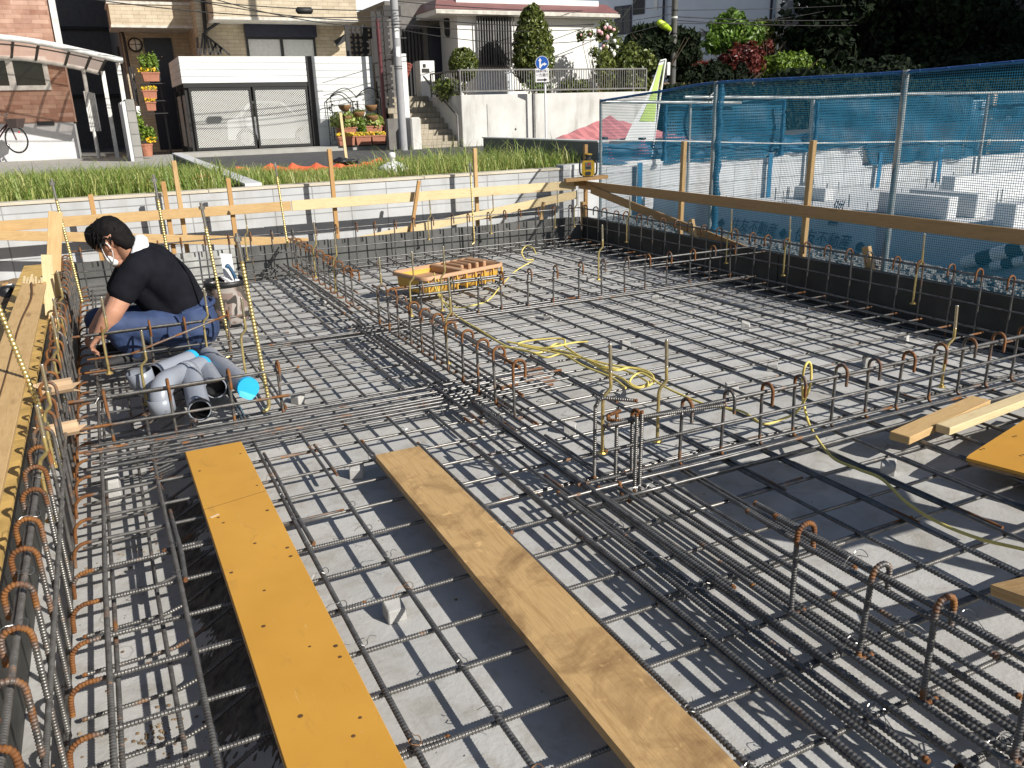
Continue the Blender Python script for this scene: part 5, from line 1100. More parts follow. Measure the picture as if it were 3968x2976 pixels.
m = MB(); m.box((a[0]-.05, yb1-.04, z1+.002), (e[0]+.4, YT-.003, z1+.09)); m.build('balcony_cap', 'soffit', r); m = MB(); m.box((a[0]-.02, yb1-.02, z0-.08), (e[0]+.4, YT-.003, z0-.002)); m.build('balcony_base', 'soffit', r)
yb2 = 29.0; a2 = P(RA, 1832, 130, yb2); b2 = P(RB, 1072, 165, yb2); m = MB(); m.box((a2[0], yb2, b2[2]), (b2[0], YV-.004, b2[2]+1.35)); m.build('balcony', 'tile_tan', r)
m = MB(); m.box((a2[0]-.02, yb2-.03, b2[2]-.08), (b2[0]+.02, YV-.004, b2[2]-.002)); m.build('balcony_base', 'soffit', r)
m = MB(); m.box((gx0-.3, yb2+.4, b2[2]+3.6), (b2[0]+.4, YT+8, b2[2]+4.0)); m.build('roof', 'roof_maroon', r)
d0 = P(RA, 1225, 325, YT); d1 = P(RA, 1520, 700, YT); m = MB(); m.box((d0[0], YT-.04, zbot+.1), (d1[0], YT-.003, d0[2])); dd = m.build('door', 'door_navy', r)
m = MB(); m.blob(P(RA, 1388, 485, YT-.07), .035, 8); m.build('handle', 'chrome', dd, True)
c = P(RA, 1160, 383, YT-.12); m = MB(); m.lathe([(.19, 0), (.24, .04), (.22, .05)], c+np.array([0, .1, 0]), 20, axis=(0, -1, 0)); la = m.build('wall_lamp', 'black_iron', r, True)
m = MB(); m.blob(c, (.19, .12, .19), 16); m.build('lamp_shade', 'lamp_glass', la, True)
for q in ((1, 0), (0, 1)): m = MB(); m.rings([c+np.array([q[0]*.2*math.cos(t), -.13*math.sin(t), q[1]*.2*math.cos(t)]) for t in np.linspace(0, PI, 9)], .012, 5); m.build('guard', 'black_iron', la)
dp = [P(RA, *q, YT-.25) for q in ((985, 225), (1000, 255), (1048, 275), (1062, 330), (1110, 600), (1160, 870))]; m = MB(); m.rings(dp, .05, 7); m.build('down_pipe', 'dark_metal', r, True)
dp = [P(RA, *q, YV-.3) for q in ((1905, 130), (1890, 180), (1760, 270), (1755, 470))]; m = MB(); m.rings(dp, .05, 7); m.build('down_pipe', 'dark_metal', r, True)
dp = [P(RA, *q, YV-.06) for q in ((1728, -60), (1765, 290))]; m = MB(); m.rings(dp, .055, 7); m.build('down_pipe', 'dark_metal', r, True)
w0 = P(RB, 130, 480, YV); w1 = P(RB, 720, 480, YV); ztop = P(RB, 400, 320, YV)[2]; xm = P(RB, 432, 480, YV)[0]
window(r, w0[0], w1[0], w0[2]-.6, ztop, YV, .07, (xm,), 'dark_metal', 'curtain', .07)
m = MB(); q0 = P(RB, 100, 190, YV-.2); q1 = P(RB, 725, 318, YV-.2); m.box((q0[0], YV-.25, q1[2]), (q1[0], YV-.004, q0[2])); m.build('shutter_box', 'shutter_navy', r)
for (x, y, x2, y2) in ((1690, 320, 1700, 470), (1740, 285, 1720, 470), (1740, 285, 1970, 470), (1775, 320, 1800, 470), (1800, 340, 1840, 470), (1840, 370, 1870, 470), (1880, 400, 1900, 470), (1800, 470, 1850, 375), (1870, 470, 1900, 410)):
    p, q = P(RA, x, y, YV-.35), P(RA, x2, y2, YV-.35); m = MB(); m.beam(p, q, .06, .06, up=(0, 1, 0)); m.build('stair_rail', 'black_iron', r)
q0, q1 = P(RB, 900, 375, YT-.9), P(RB, 1000, 290, YT-.9); m = MB(); m.beam(P(RB, 885, 375, YV-.5), P(RB, 1000, 300, YV-.5), .2, .1, up=(0, 1, 0)); m.build('bracket', 'dark_metal', r)
# steps of flower boxes by its door
def flowers(mb_root, c, w, n, mat, s, seed, name='flower', h=.10, d=.12):
    q = np.random.default_rng(seed); C = np.asarray(c)+np.stack([q.uniform(-w, w, n), q.uniform(-d, d, n), q.uniform(0, h, n)], 1); m = MB(); m.leaves(C, s, np.tile(np.array([[0, -.7, .7]]), (n, 1)), None, q, 1.1); return m.build(name, mat, mb_root)
def planter(p, w, label, kind, seed, hh=.19, leaf='leaf_pale', group='terracotta planters with flowers'):
    r = thing('planter', p, label, 'planter', group); d = .11
    V = []
    for (s, z) in ((.86, 0), (1, hh), (1, hh), (.9, hh-.03)):
        V += [p+np.array([sx*w*(s if z < hh or s == 1 else .9), sy*d*s, z]) for sx, sy in ((-1, -1), (1, -1), (1, 1), (-1, 1))]
    m = MB(); m.add(V, [(3, 2, 1, 0), (12, 13, 14, 15)]+[(a*4+k, a*4+(k+1) % 4, a*4+4+(k+1) % 4, a*4+4+k) for a in range(3) for k in range(4)]); pot = m.build('pot', 'terracotta', r, bevel=.006)
    m = MB(); m.box(p+np.array([-w-.015, -d-.015, hh-.045]), p+np.array([w+.015, d+.015, hh-.002])); m.build('rim', 'terracotta', pot)
    if kind == 'flowers': flowers(r, p+np.array([0, -.02, hh]), w*1.05, 150, 'flower_yellow', .045, seed, d=.13); crown(ell(p+np.array([0, 0, hh+.03]), (w, .12, .07)), 160, .05, leaf, r, 'leaves', seed)
    elif kind == 'bush': crown(ell(p+np.array([0, 0, hh+.13]), (w*1.1, .2, .20), .8), 420, .085, leaf, r, 'leaves', seed)
    elif kind == 'cypress': crown(many([ell(p+np.array([x, 0, hh+.22]), (.10, .10, .30), .9) for x in (-.16, 0, .16)]), 700, .045, 'leaf_lime', r, 'leaves', seed, aspect=3)
    return r
YS = 27.9
for (px, py, kind, lab, w) in ((1300, 700, 'cypress', 'terracotta planter of lime cypress on the top shelf by the tan house door', .24), (1290, 850, 'flowers', 'terracotta planter with yellow flowers on the middle shelf by the tan house door', .2), (1300, 950, 'flowers', 'terracotta planter with yellow flowers on the lowest shelf by the tan house door', .14)):
    p = P(RA, px, py, YS); pl = planter(p, w, lab, kind, px, .26)
    if kind == 'cypress': flowers(pl, p+np.array([-.1, -.05, .27]), .25, 90, 'flower_yellow', .05, 4)
p = P(RA, 1300, 970, YS); r2 = thing('plant_stand', (p[0]+.1, YS+.15, .5), 'dark shelf stand holding planters by the tan house door', 'plant stand')
for (px, py) in ((1310, 712), (1320, 860), (1330, 968)): q = P(RA, px, py, YS); m = MB(); m.box((q[0]-.35, YS-.1, q[2]-.03), (q[0]+.35, YS+.2, q[2]-.002)); m.build('shelf', 'dark_metal', r2)
for dx in (-.34, .36): m = MB(); m.box((p[0]+dx, YS+.21, .45), (p[0]+dx+.05, YS+.26, p[2]+1.3)); m.build('post', 'dark_metal', r2)
p = P(RA, 1265, 1340, 25.2); r3 = thing('flower_pot', p, 'terracotta pot with lime cypress and yellow flowers at the end of the block wall', 'flower pot'); m = MB(); m.lathe([(.13, 0), (.165, .28), (.18, .28), (.18, .33), (.15, .33)], p, 14); m.build('pot', 'terracotta', r3)
crown(many([ell(p+np.array([-.08, 0, .75]), (.13, .13, .42), .9), ell(p+np.array([.12, 0, .58]), (.18, .16, .2), .9)]), 900, .055, 'leaf_lime', r3, 'leaves', 3); flowers(r3, p+np.array([.14, -.08, .36]), .12, 60, 'flower_yellow', .05, 8, h=.14)
m = MB(); a, b = P(RA, 1165, 910, 25.6), P(RA, 1208, 990, 25.6); m.box((a[0], 25.6, b[2]), (b[0], 25.63, a[2])); tag(m.build('notice_board', 'sign_white'), 'small blank white board at the end of the block wall', 'notice board')

r = thing('rear_house', (-1.5, 42, .4), 'dark shaded house wall deep in the gap between the brick house and the tan house', 'house')
m = MB(); m.box((-6, 42, .3), (5, 46, 12)); m.build('wall', 'grey_wall', r)
for z in (2.5, 5.2, 7.8): m = MB(); m.box((-6, 41.9, z), (5, 41.997, z+.12)); m.build('ledge', 'dark_metal', r)
# ------------------------------------------------------------------ white garage with perforated gate
YG = 27.0; r = thing('garage', (5.2, YG, .5), 'white panelled garage with perforated gate, silver car inside', 'garage')
f0, f1 = P(RA, 1530, 470, YG), P(RB, 665, 490, YG); fb = P(RA, 1560, 715, YG)[2]; ft = (f0[2]+f1[2])/2; gz0 = .53
xL = P(RA, 1690, 1300, YG)[0]-.12; xc = P(RB, 700, 900, YG)[0]; xR = P(RB, 1220, 800, YG)[0]; depth = 3.2
def siding(x0, x1, z0, z1, Y, n, nm):
    m = MB()
    for k in range(n):
        a, b = z0+(z1-z0)*k/n, z0+(z1-z0)*(k+1)/n; m.box((x0, Y, a+.007), (x1, Y+.05, b-.010))
    m.box((x0+.003, Y+.03, z0), (x1-.003, Y+.06, z1-.01)); return m.build(nm, 'white_siding', r)
siding(xL-.02, xc-.12, fb, ft, YG, 4, 'fascia')
m = MB()
for k in range(4): a, b = fb+(ft-fb)*k/4, fb+(ft-fb)*(k+1)/4; m.box((xL-.02, YG+.065, a+.004), (xL+.03, YG+depth, b-.006))
m.build('fascia_side', 'white_siding', r)
m = MB(); m.box((xL, YG+.07, ft-.06), (xR, YG+depth, ft-.012)); m.build('roof', 'white_siding', r)
m = MB(); m.box((xL, YG+.005, fb-.12), (xc-.12, YG+.12, fb-.003)); m.build('beam', 'black_iron', r)  # black strip added for the shaded gap between fascia and gate
m = MB(); m.box((xc-.115, YG-.03, gz0-.05), (xc+.06, YG+.15, ft)); m.build('column', 'black_iron', r)
for y in (YG+.1, YG+1.4, YG+depth-.1): m = MB(); m.box((xL+.02, y, gz0-.1), (xL+.1, y+.08, fb-.122)); m.build('post', 'black_iron', r)
m = MB(); m.quad((xL+.06, YG+.19, gz0+.1), (xL+.06, YG+depth-.2, gz0+.1), (xL+.06, YG+depth-.2, fb-.3), (xL+.06, YG+.19, fb-.3)); m.build('side_mesh', 'perforated', r)
siding(xc+.065, xR, gz0-.03, ft, YG, 13, 'side_wall')
m = MB(); m.box((xL+.1, YG+depth, gz0-.1), (xR, YG+depth+.1, ft-.07)); m.build('back_wall', 'grey_wall', r); m = MB(); m.box((xc+.07, YG+.07, gz0-.1), (xc+.12, YG+depth, ft-.07)); m.build('inner_wall', 'grey_wall', r)
xm = P(RB, 195, 1000, YG)[0]; zt = fb-.13
for (x0, x1) in ((xL+.13, xm-.03), (xm+.03, xc-.15)):
    m = MB()
    for (a, b) in (((x0, gz0+.02), (x1, gz0+.10)), ((x0, zt-.07), (x1, zt)), ((x0, gz0+.10), (x0+.06, zt-.07)), ((x1-.06, gz0+.10), (x1, zt-.07))): m.box((a[0], YG+.02, a[1]), (b[0], YG+.07, b[1]))
    gp = m.build('gate_leaf', 'black_iron', r); m = MB(); m.quad((x0+.05, YG+.04, gz0+.09), (x1-.05, YG+.04, gz0+.09), (x1-.05, YG+.04, zt-.06), (x0+.05, YG+.04, zt-.06)); m.build('perforated_panel', 'perforated', gp)
for (x, z) in ((xL-.015+.12, fb+.09),): m = MB(); m.box((x-.04, YG-.006, z-.05), (x+.04, YG-.002, z+.05)); m.build('sticker', 'sticker_white', r)
# car behind the gate
cx, cy = xc-1.15, YG+1.35; r = thing('parked_car', (cx, cy, gz0), 'silver car parked behind the perforated gate of the garage', 'car')
prof = [(-1.9, .28), (-1.95, .55), (-1.85, .78), (-1.0, .92), (-.35, 1.40), (.9, 1.42), (1.55, .95), (1.9, .85), (1.95, .3)]
m = MB(); m.prism([(cx-x*.75, cy-.8, gz0-.02+z) for x, z in prof], (0, 1.6, 0)); m.build('body', 'car_paint', r, bevel=.05)
m = MB(); m.prism([(cx-x*.75, cy-.81, gz0-.02+z) for x, z in ((-.9, .95), (-.33, 1.33), (.82, 1.35), (1.3, .97))], (0, 1.62, 0)); m.build('side_windows', 'glass_dark', r)
for x in (-1.2, 1.2):
    m = MB(); m.lathe([(.31, 0), (.32, .02), (.32, .2), (.2, .2)], (cx-x*.75, cy-.62, gz0+.30), 20, axis=(0, -1, 0)); wl = m.build('wheel', 'tyre', r); m = MB(); m.lathe([(.2, 0), (.19, .012), (.04, .02), (.001, .02)], (cx-x*.75, cy-.822, gz0+.30), 16, axis=(0, -1, 0)); m.build('rim', 'alloy', wl)
m = MB(); m.blob((cx+1.35, cy-.72, gz0+.66), (.12, .08, .08), 10); m.build('headlight', 'lamp_glass', r, True)

# trellis with baskets and planters
YTr = 26.4; r = thing('trellis', (P(RB, 1050, 1280, YTr)[0], YTr, .5), 'black iron arched trellis against the white garage wall', 'trellis')
def wireline(pts, rad, nm, par, mat='black_iron', Y=YTr): m = MB(); m.rings([P(RB, x, y, Y) for x, y in pts], rad, 5); return m.build(nm, mat, par, True)
for (x0, x1, xt, yt, yo, Y) in ((808, 1030, 920, 800, 1280, YTr), (1030, 1260, 1140, 800, 1280, YTr), (842, 1066, 955, 762, 1200, YTr+.35), (1068, 1280, 1175, 762, 1200, YTr+.35)):
    wireline(spline([(x0, 60+yt, 0), (xt-40, yt+5, 0), (xt+30, yt-2, 0), (x1, 70+yt, 0)], 6)[:, :2], .016, 'arch', r, Y=Y); wireline([(x0, 60+yt), (x0+40, yo)], .015, 'upright', r, Y=Y); wireline([(x1, 70+yt), (x1+18, yo)], .015, 'upright', r, Y=Y)
m = MB()
for k in range(11): m.rings([P(RB, 830+k*42, 850, YTr+.01), P(RB, 862+k*40, 1270, YTr+.01)], .0045, 3)
for k in range(12): m.rings([P(RB, 825+k*3, 865+k*34, YTr+.02), P(RB, 1245+k*2, 862+k*33, YTr+.02)], .0045, 3)
m.build('mesh_panel', 'black_iron', r)
q = np.random.default_rng(12); Cc = np.array([P(RB, x+q.uniform(-14, 14), y, YTr-.03) for x in (845, 1045, 1230) for y in np.linspace(870, 1260, 16)]); m = MB(); m.leaves(Cc, .06, None, None, q); m.build('iron_leaves', 'black_iron', r)
q0, q1 = P(RB, 1025, 840, YTr-.02), P(RB, 1110, 862, YTr-.02); m = MB(); m.box((q0[0], YTr-.03, q1[2]), (q1[0], YTr-.01, q0[2])); m.build('name_plate', 'sticker_white', r)
for (px, py, lab) in ((962, 908, 'brown hanging basket at the upper left of the trellis'), (1187, 908, 'brown hanging basket at the upper right of the trellis'), (1082, 965, 'mossy hanging basket in the middle of the trellis'), (968, 1003, 'brown hanging basket at the lower left of the trellis'), (1197, 998, 'mossy hanging basket at the lower right of the trellis')):
    c = P(RB, px, py-8, YTr-.14); rr = thing('hanging_basket', c, lab, 'basket', 'hanging baskets on the trellis'); m = MB(); m.lathe([(.03, -.20), (.12, -.16), (.19, -.06), (.20, 0), (.185, 0), (.15, -.05)], c, 14); m.build('bowl', 'basket', rr, True)
    m = MB(); m.rings([c+np.array([.17*math.cos(t), .05, .16*math.sin(t)]) for t in np.linspace(.2, PI-.2, 9)], .006, 4); m.build('hanger', 'black_iron', rr)
    if 'mossy' in lab or 'lower' in lab: crown(ell(c+np.array([0, 0, .0]), (.2, .16, .06)), 120, .05, 'leaf_topiary', rr, 'leaves', px)
YP = 26.0
r = thing('flower_rack', (P(RB, 1110, 1270, YP)[0], YP, .5), 'low black rack under the planters at the garage wall', 'flower rack'); a, b = P(RB, 905, 1252, YP), P(RB, 1335, 1245, YP); m = MB(); m.box((a[0], YP-.14, a[2]-.03), (b[0], YP+.16, a[2]-.003)); m.build('shelf', 'black_iron', r)
for x in (a[0]+.05, (a[0]+b[0])/2, b[0]-.08): m = MB(); m.box((x, YP-.1, .5), (x+.04, YP-.06, a[2]-.031)); m.build('foot', 'black_iron', r)
zs = a[2]
for (x0, x1, py, kind, lab, w) in ((908, 1052, 0, 'flowers', 'wide terracotta planter of yellow pansies at the left end of the rack', 0), (1057, 1190, 0, 'flowers', 'terracotta planter of yellow pansies in the middle of the rack', 0), (1195, 1312, 0, 'flowers', 'terracotta planter of yellow pansies at the right end of the rack', 0)):
    p0, p1 = P(RB, x0, 1250, YP), P(RB, x1, 1250, YP); planter(np.array([(p0[0]+p1[0])/2, YP, zs]), (p1[0]-p0[0])/2, lab, kind, x0, .28)
p0, p1 = P(RB, 1145, 1165, YP+.35), P(RB, 1285, 1165, YP+.35); planter(np.array([(p0[0]+p1[0])/2, YP+.35, p0[2]]), (p1[0]-p0[0])/2, 'terracotta planter of pale leaves raised behind the right pansies', 'bush', 5, .30)
p0, p1 = P(RB, 905, 1150, YP+.35), P(RB, 1060, 1150, YP+.35); c = np.array([(p0[0]+p1[0])/2, YP+.35, p0[2]-.1]); pl = planter(c, (p1[0]-p0[0])/2, 'terracotta planter with a big pale green bush raised behind the left pansies', 'none', 6, .30); crown(ell(c+np.array([0, 0, .50]), (.46, .26, .27), .9), 800, .085, 'leaf_pale', pl, 'leaves', 61)
p = P(RB, 1120, 1180, YP+.22); cy_ = thing('conifer', p, 'small lime cypress between the planters at the garage wall', 'conifer'); crown(ell(p+np.array([0, 0, .3]), (.11, .11, .42), .9), 500, .045, 'leaf_lime', cy_, 'crown', 7, aspect=3); m = MB(); m.rings([p-np.array([0, 0, .25]), p+np.array([0, 0, .2])], .02, 5); m.build('trunk', 'bark', cy_)

# lattice screen, dark gate post, maroon pipe
YL = 27.6; r = thing('lattice_screen', (P(RB, 1150, 480, YL)[0], YL, .5), 'tall black lattice screen between the garage and the utility pole', 'lattice screen')
def lattice(x0, x1, z0, z1, Y, step, w, nm):
    m = MB()
    for x in np.arange(x0, x1+.001, step): m.box((x-w/2, Y, z0), (x+w/2, Y+.02, z1))
    for z in np.arange(z0, z1+.001, step): m.box((x0, Y+.021, z-w/2), (x1, Y+.04, z+w/2))
    return m.build(nm, 'lattice', r)
a, b = P(RB, 1012, 480, YL), P(RB, 1250, 230, YL); lattice(a[0], b[0], a[2]-.2, b[2], YL, .15, .075, 'panel'); xq = (a[0]+b[0])/2
for x in (a[0]-.05, xq, b[0]+.02): m = MB(); m.box((x-.06, YL-.02, a[2]-2.2), (x+.06, YL+.06, b[2]+.05)); m.build('post', 'lattice', r)
a, b = P(RB, 1300, 1270, YL-.8), P(RB, 1400, 100, YL-.8); lattice(P(RB, 1290, 1270, YL-.8)[0], P(RB, 1420, 1270, YL-.8)[0], .5, b[2], YL-.8, .19, .13, 'dark_panel')
m = MB(); m.box((P(RB, 1225, 70, YL)[0], YL-.82, P(RB, 1225, 160, YL)[2]), (P(RB, 1370, 70, YL)[0], YL-.1, P(RB, 1225, 70, YL)[2])); m.build('top_box', 'lattice', r)
t, u = P(RB, 1250, 165, YL-1.2), P(RB, 1330, 1240, YL-1.2); m = MB(); m.rings([(u[0]-.03, u[1], t[2]), (u[0]-.03, u[1], .5)], .065, 8); tag(m.build('drain_pipe', 'maroon_pipe', smooth=True), 'maroon rain pipe standing beside the dark lattice', 'rain pipe')
# utility pole left
def pole(x, Y, z0, z1, r0, r1, mat, label, stickers=()):
    root = thing('utility_pole', (x, Y, z0), label, 'utility pole'); m = MB(); m.rings([(x, Y, z0), (x, Y, z1)], np.array([r0, r1]), 16); m.build('shaft', mat, root, True)
    return root
u = P(RB, 1470, 1280, 24.0); up = pole(u[0], 24.0, .38, 11.5, .118, .098, 'pole_concrete', 'grey concrete utility pole between the garage and the stairs')
for (y, h) in ((285, 75), (445, 75)):
    t = P(RB, 1407+(y-285)*.06, y, 24.0); m = MB(); rr = .119; A = np.linspace(-2.2, -1.2, 6); V = [(u[0]+rr*math.cos(a)*1.0, 24.0+rr*math.sin(a), t[2]+s) for s in (-h/2/2.212*24.5/3193, h/2/2.212*24.5/3193) for a in A]; m.add(V, [(k, k+1, k+7, k+6) for k in range(5)]); m.build('sticker', 'sticker_white', up, True)
for y in (210, 590, 240, 570): t = P(RB, 1400, y, 24.0); m = MB(); m.lathe([(.122, -.012), (.122, .012)], (u[0], 24.0, t[2]), 16); m.build('band', 'pole_dark', up)
for (y, s) in ((30, 1), (325, 1), (470, -1), (770, -1)): t = P(RB, 1400, y, 24.0); m = MB(); m.rings([(u[0]+s*.10, 24.0, t[2]), (u[0]+s*.30, 24.0, t[2])], .012, 5); m.build('step_bolt', 'pole_dark', up)

# ------------------------------------------------------------------ stairs, retaining wall and white house
YW = 24.5; cz = P(RC, 410, 815, YW)[2]; xw0 = P(RC, 420, 1000, YW)[0]; xw1 = P(RC, 2035, 790, YW)[0]
r = thing('retaining_wall', ((xw0+xw1)/2, YW, .4), 'stained pale concrete retaining wall below the railing', 'retaining wall')
m = MB(); m.box((xw0, YW, .3), (xw1, YW+.25, cz)); m.build('front', 'wall_cast', r, bevel=.015); m = MB(); m.box((xw0, YW+.253, .3), (xw0+.2, 30.5, cz-.003)); m.build('side', 'wall_cast', r)
for (px, z) in ((638, 1115), (1037, 1190)): x = P(RC, px, 1000, YW)[0]; m = MB(); m.box((x-.012 if px < 900 else x-.035, YW-.004 if px < 900 else YW-.05, .4), (x+.012 if px < 900 else x+.035, YW-.001, P(RC, px, 895 if px < 900 else 800, YW)[2])); m.build('drain_slot', 'grey_metal', r)
for (px, py) in ((880, 1108), (613, 1237)): c = P(RC, px, py, YW); m = MB(); m.lathe([(.035, 0), (.03, .004)], c-np.array([0, .001, 0]), 10, axis=(0, -1, 0)); m.build('weep_hole', 'dark_metal', r)
m = MB(); m.box((xw0+.2, YW+.253, cz-.3), (xw1, 29, cz-.12)); tag(m.build('garden_soil', 'earth'), kind='structure')
def railing(P0, P1, h, n, label, root=None):
    P0, P1 = np.asarray(P0, float), np.asarray(P1, float); rt = root or thing('railing', (P0+P1)/2, label, 'railing'); up = np.array([0, 0, h])
    for k in (.04, 1.0): m = MB(); m.beam(P0+up*k, P1+up*k, .05, .045); m.build('rail', 'grey_metal', rt)
    for i in range(n+1):
        p = P0+(P1-P0)*i/n; m = MB(); big = i % 18 == 0 or i == n; w = .022 if big else .009; m.box(p+np.array([-w, -w, -.10 if big else .04*h]), p+np.array([w, w, h-.022])); m.build('post' if big else 'baluster', 'grey_metal', rt)
    return rt
h = P(RC, 800, 597, YW+.1)[2]-cz-.08
rl = railing((xw0+.05, YW+.12, cz+.08), (xw1-.1, YW+.12, cz+.08), h, 78, 'long grey metal railing on top of the retaining wall'); railing((xw0+.05, YW+.2, cz+.08), (xw0+.05, YW+2.6, cz+.08), h, 12, '', rl)
# stairs up along the wall's end
r = thing('stairs', (xw0-.8, 25.5, .4), 'tiled outdoor stairs climbing beside the retaining wall', 'stairs')
xs0 = P(RB, 1632, 1230, 24.6)[0]; ns = 9; rise = (cz-.38)/ns*1.02
for k in range(ns): m = MB(); m.box((xs0-.35, 24.7+k*.32, .3), (xw0-.003-.0*k, 24.7+(k+1)*.32+.5, .40+rise*(k+1))); m.build('step', 'stair_tile', r)
m = MB(); hp_ = [P(RB, 1640, 655, 27.2), P(RB, 1730, 770, 26.4), P(RB, 1895, 955, 24.9), P(RB, 1928, 990, 24.55), P(RB, 1940, 1250, 24.5)]; m.rings(hp_, .03, 7); tag(m.build('handrail', 'grey_metal', smooth=True), 'grey handrail running down beside the stairs', 'handrail')
for k, f_ in ((1, 'x'), (2, 'x')): pass
a, b = P(RB, 1488, 1008, 24.2), P(RB, 1630, 1275, 24.2); r = thing('gate_pillar', ((a[0]+b[0])/2, 24.5, .4), 'white gate pillar at the foot of the stairs beside the utility pole', 'pillar'); m = MB(); m.box((P(RB, 1550, 1270, 24.2)[0]-.02, 24.2, .35), (b[0], 25.0, a[2])); m.build('block', 'wall_cast', r, bevel=.04)
m = MB(); m.box((P(RB, 1550, 1270, 24.2)[0]-.55, 24.75, .35), (P(RB, 1550, 1270, 24.2)[0]-.023, 25.0, a[2]-.02)); m.build('wing', 'grey_wall', r)
a, b = P(RB, 1448, 460, 25.6), P(RB, 1525, 1005, 25.6); m = MB(); m.box((b[0]-.17, 25.6, .4), (b[0], 25.8, a[2])); tag(m.build('gate_post', 'white_wall', bevel=.01), 'tall white post right behind the grey utility pole', 'post')
a, b = P(RB, 1606, 520, 27.4), P(RB, 1733, 900, 27.4); r = thing('letterbox_pillar', ((a[0]+b[0])/2, 27.5, 1.2), 'white pillar with letterbox at the top of the stairs', 'pillar'); m = MB(); m.box((a[0], 27.4, .5), (P(RB, 1735, 600, 27.4)[0], 27.9, a[2])); m.build('block', 'white_wall', r, bevel=.01)
q0, q1 = P(RB, 1628, 588, 27.38), P(RB, 1690, 618, 27.38); m = MB(); m.box((q0[0], 27.37, q1[2]), (q1[0], 27.397, q0[2])); m.build('letterbox', 'black_iron', r); q0, q1 = P(RB, 1635, 548, 27.38), P(RB, 1660, 578, 27.38); m = MB(); m.box((q0[0], 27.385, q1[2]), (q1[0], 27.397, q0[2])); m.build('name_plate', 'black_iron', r)
fan = thing('wall_ornament', P(RB, 1515, 670, 27.0), 'rusty red fan shaped iron trellis above the stairs', 'ornament'); ctr = np.array([1500., 672.])
for a_ in np.linspace(-.9, .5, 8): wireline([tuple(ctr), (ctr[0]+85*math.sin(a_), ctr[1]-130*math.cos(a_))], .012, 'ray', fan, 'fan_red', 27.0)
for rr in (.55, .8, 1.0): wireline([(ctr[0]+85*rr*math.sin(a_), ctr[1]-130*rr*math.cos(a_)) for a_ in np.linspace(-.9, .5, 10)], .014, 'arc', fan, 'fan_red', 27.0)

YH = 28.0; hx0 = P(RC, 378, 170, YH)[0]; hx1 = P(RC, 1590, 400, YH)[0]; zr = P(RC, 1000, 150, YH)[2]
r = thing('white_house', ((hx0+hx1)/2, YH, 1.5), 'white bungalow with maroon roof edge and barred window above the retaining wall', 'house')
m = MB(); m.box((hx0, YH, cz-.3), (hx1, YH+7, zr+.6)); m.build('wall', 'white_wall', r)
xe = P(RC, -140, 500, YH+1.6)[0]; m = MB(); m.box((xe-.3, YH+1.6, .4), (hx0-.003, YH+7, zr+.6)); m.build('porch_wall', 'grey_wall', r)
d0, d1 = P(RC, 150, 700, YH+1.6), P(RC, 285, 200, YH+1.6); m = MB(); m.box((d0[0], YH+1.54, cz-.2), (d1[0], YH+1.597, d1[2]-.1)); m.build('door', 'door_navy', r)
for k in range(7): x = d0[0]-.25-k*.13; m = MB(); m.box((x-.03, YH+1.5, cz-.2), (x+.03, YH+1.597, d1[2]-.2)); m.build('louvre', 'dark_metal', r)
YR = 27.62; e0, e1 = P(RC, 190, 75, YR), P(RC, 1770, 130, YR); zt_ = P(RC, 195, 5, YR)[2]; zf = P(RC, 195, 72, YR)[2]; zf2 = zf-.17
xa, xb = P(RC, 190, 60, YR)[0], P(RC, 1768, 120, YR)[0]
m = MB(); V = [(xa, YR, zf), (xb, YR, zf), (xb-.25, YR+.5, zt_+.1), (xa+.25, YR+.5, zt_+.1), (xa, YR+9, zf), (xb, YR+9, zf), (xb-.25, YR+8.5, zt_+.1), (xa+.25, YR+8.5, zt_+.1)]; m.add(V, [(0, 1, 2, 3), (5, 4, 7, 6), (4, 0, 3, 7), (1, 5, 6, 2), (3, 2, 6, 7), (4, 5, 1, 0)]); m.build('roof', 'roof_maroon', r)
m = MB(); m.box((xa+.04, YR+.03, zf2), (xb-.04, YR+8.9, zf-.003)); m.build('eave', 'white_wall', r)
m = MB(); m.box((xa+.0, YR-.06, zf2+.02), (xb, YR+.027, zf2+.13)); m.build('gutter', 'soffit', r)
m = MB(); m.box((xa+1.2, YR+2.2, zt_+.1), (xb-1.0, YR+7.5, zt_+3)); m.build('upper_wall', 'white_wall', r)
w0, w1 = P(RC, 558, 575, YH), P(RC, 832, 140, YH); window(r, w0[0], w1[0], w0[2], w1[2], YH, .06, ((w0[0]+w1[0])/2,), 'grey_metal', 'glass_dark', .05)
gb = MB()
for k in range(15): x = w0[0]-.05+(w1[0]-w0[0]+.1)*k/14; gb.box((x-.016, YH-.19, w0[2]-.05), (x+.016, YH-.16, w1[2]+.02))
for z in (w0[2]+.02, w1[2]-.05): gb.box((w0[0]-.06, YH-.158, z), (w1[0]+.06, YH-.13, z+.04))
gb.build('window_grille', 'grey_metal', r)
q0, q1 = P(RC, 555, 800, YH), P(RC, 850, 590, YH); m = MB(); m.box((q0[0], YH-.02, cz-.2), (q1[0], YH-.002, q1[2])); m.build('shrub_shade_panel', 'white_house_shade', r)  # shrubs' shadow on the wall put into this panel's colour
c = P(RC, 298, 215, YH+.8); m = MB(); m.lathe([(.05, -.4), (.13, -.3), (.15, .15), (.06, .25)], c, 8); m.build('wall_lantern', 'black_iron', r)
for k in range(5): x = hx0+(hx1-hx0)*(.35+.15*k); m = MB(); m.box((x-.004, YH-.0015, cz-.3), (x+.004, YH-.0005, zr+.3)); m.build('panel_joint', 'soffit', r)

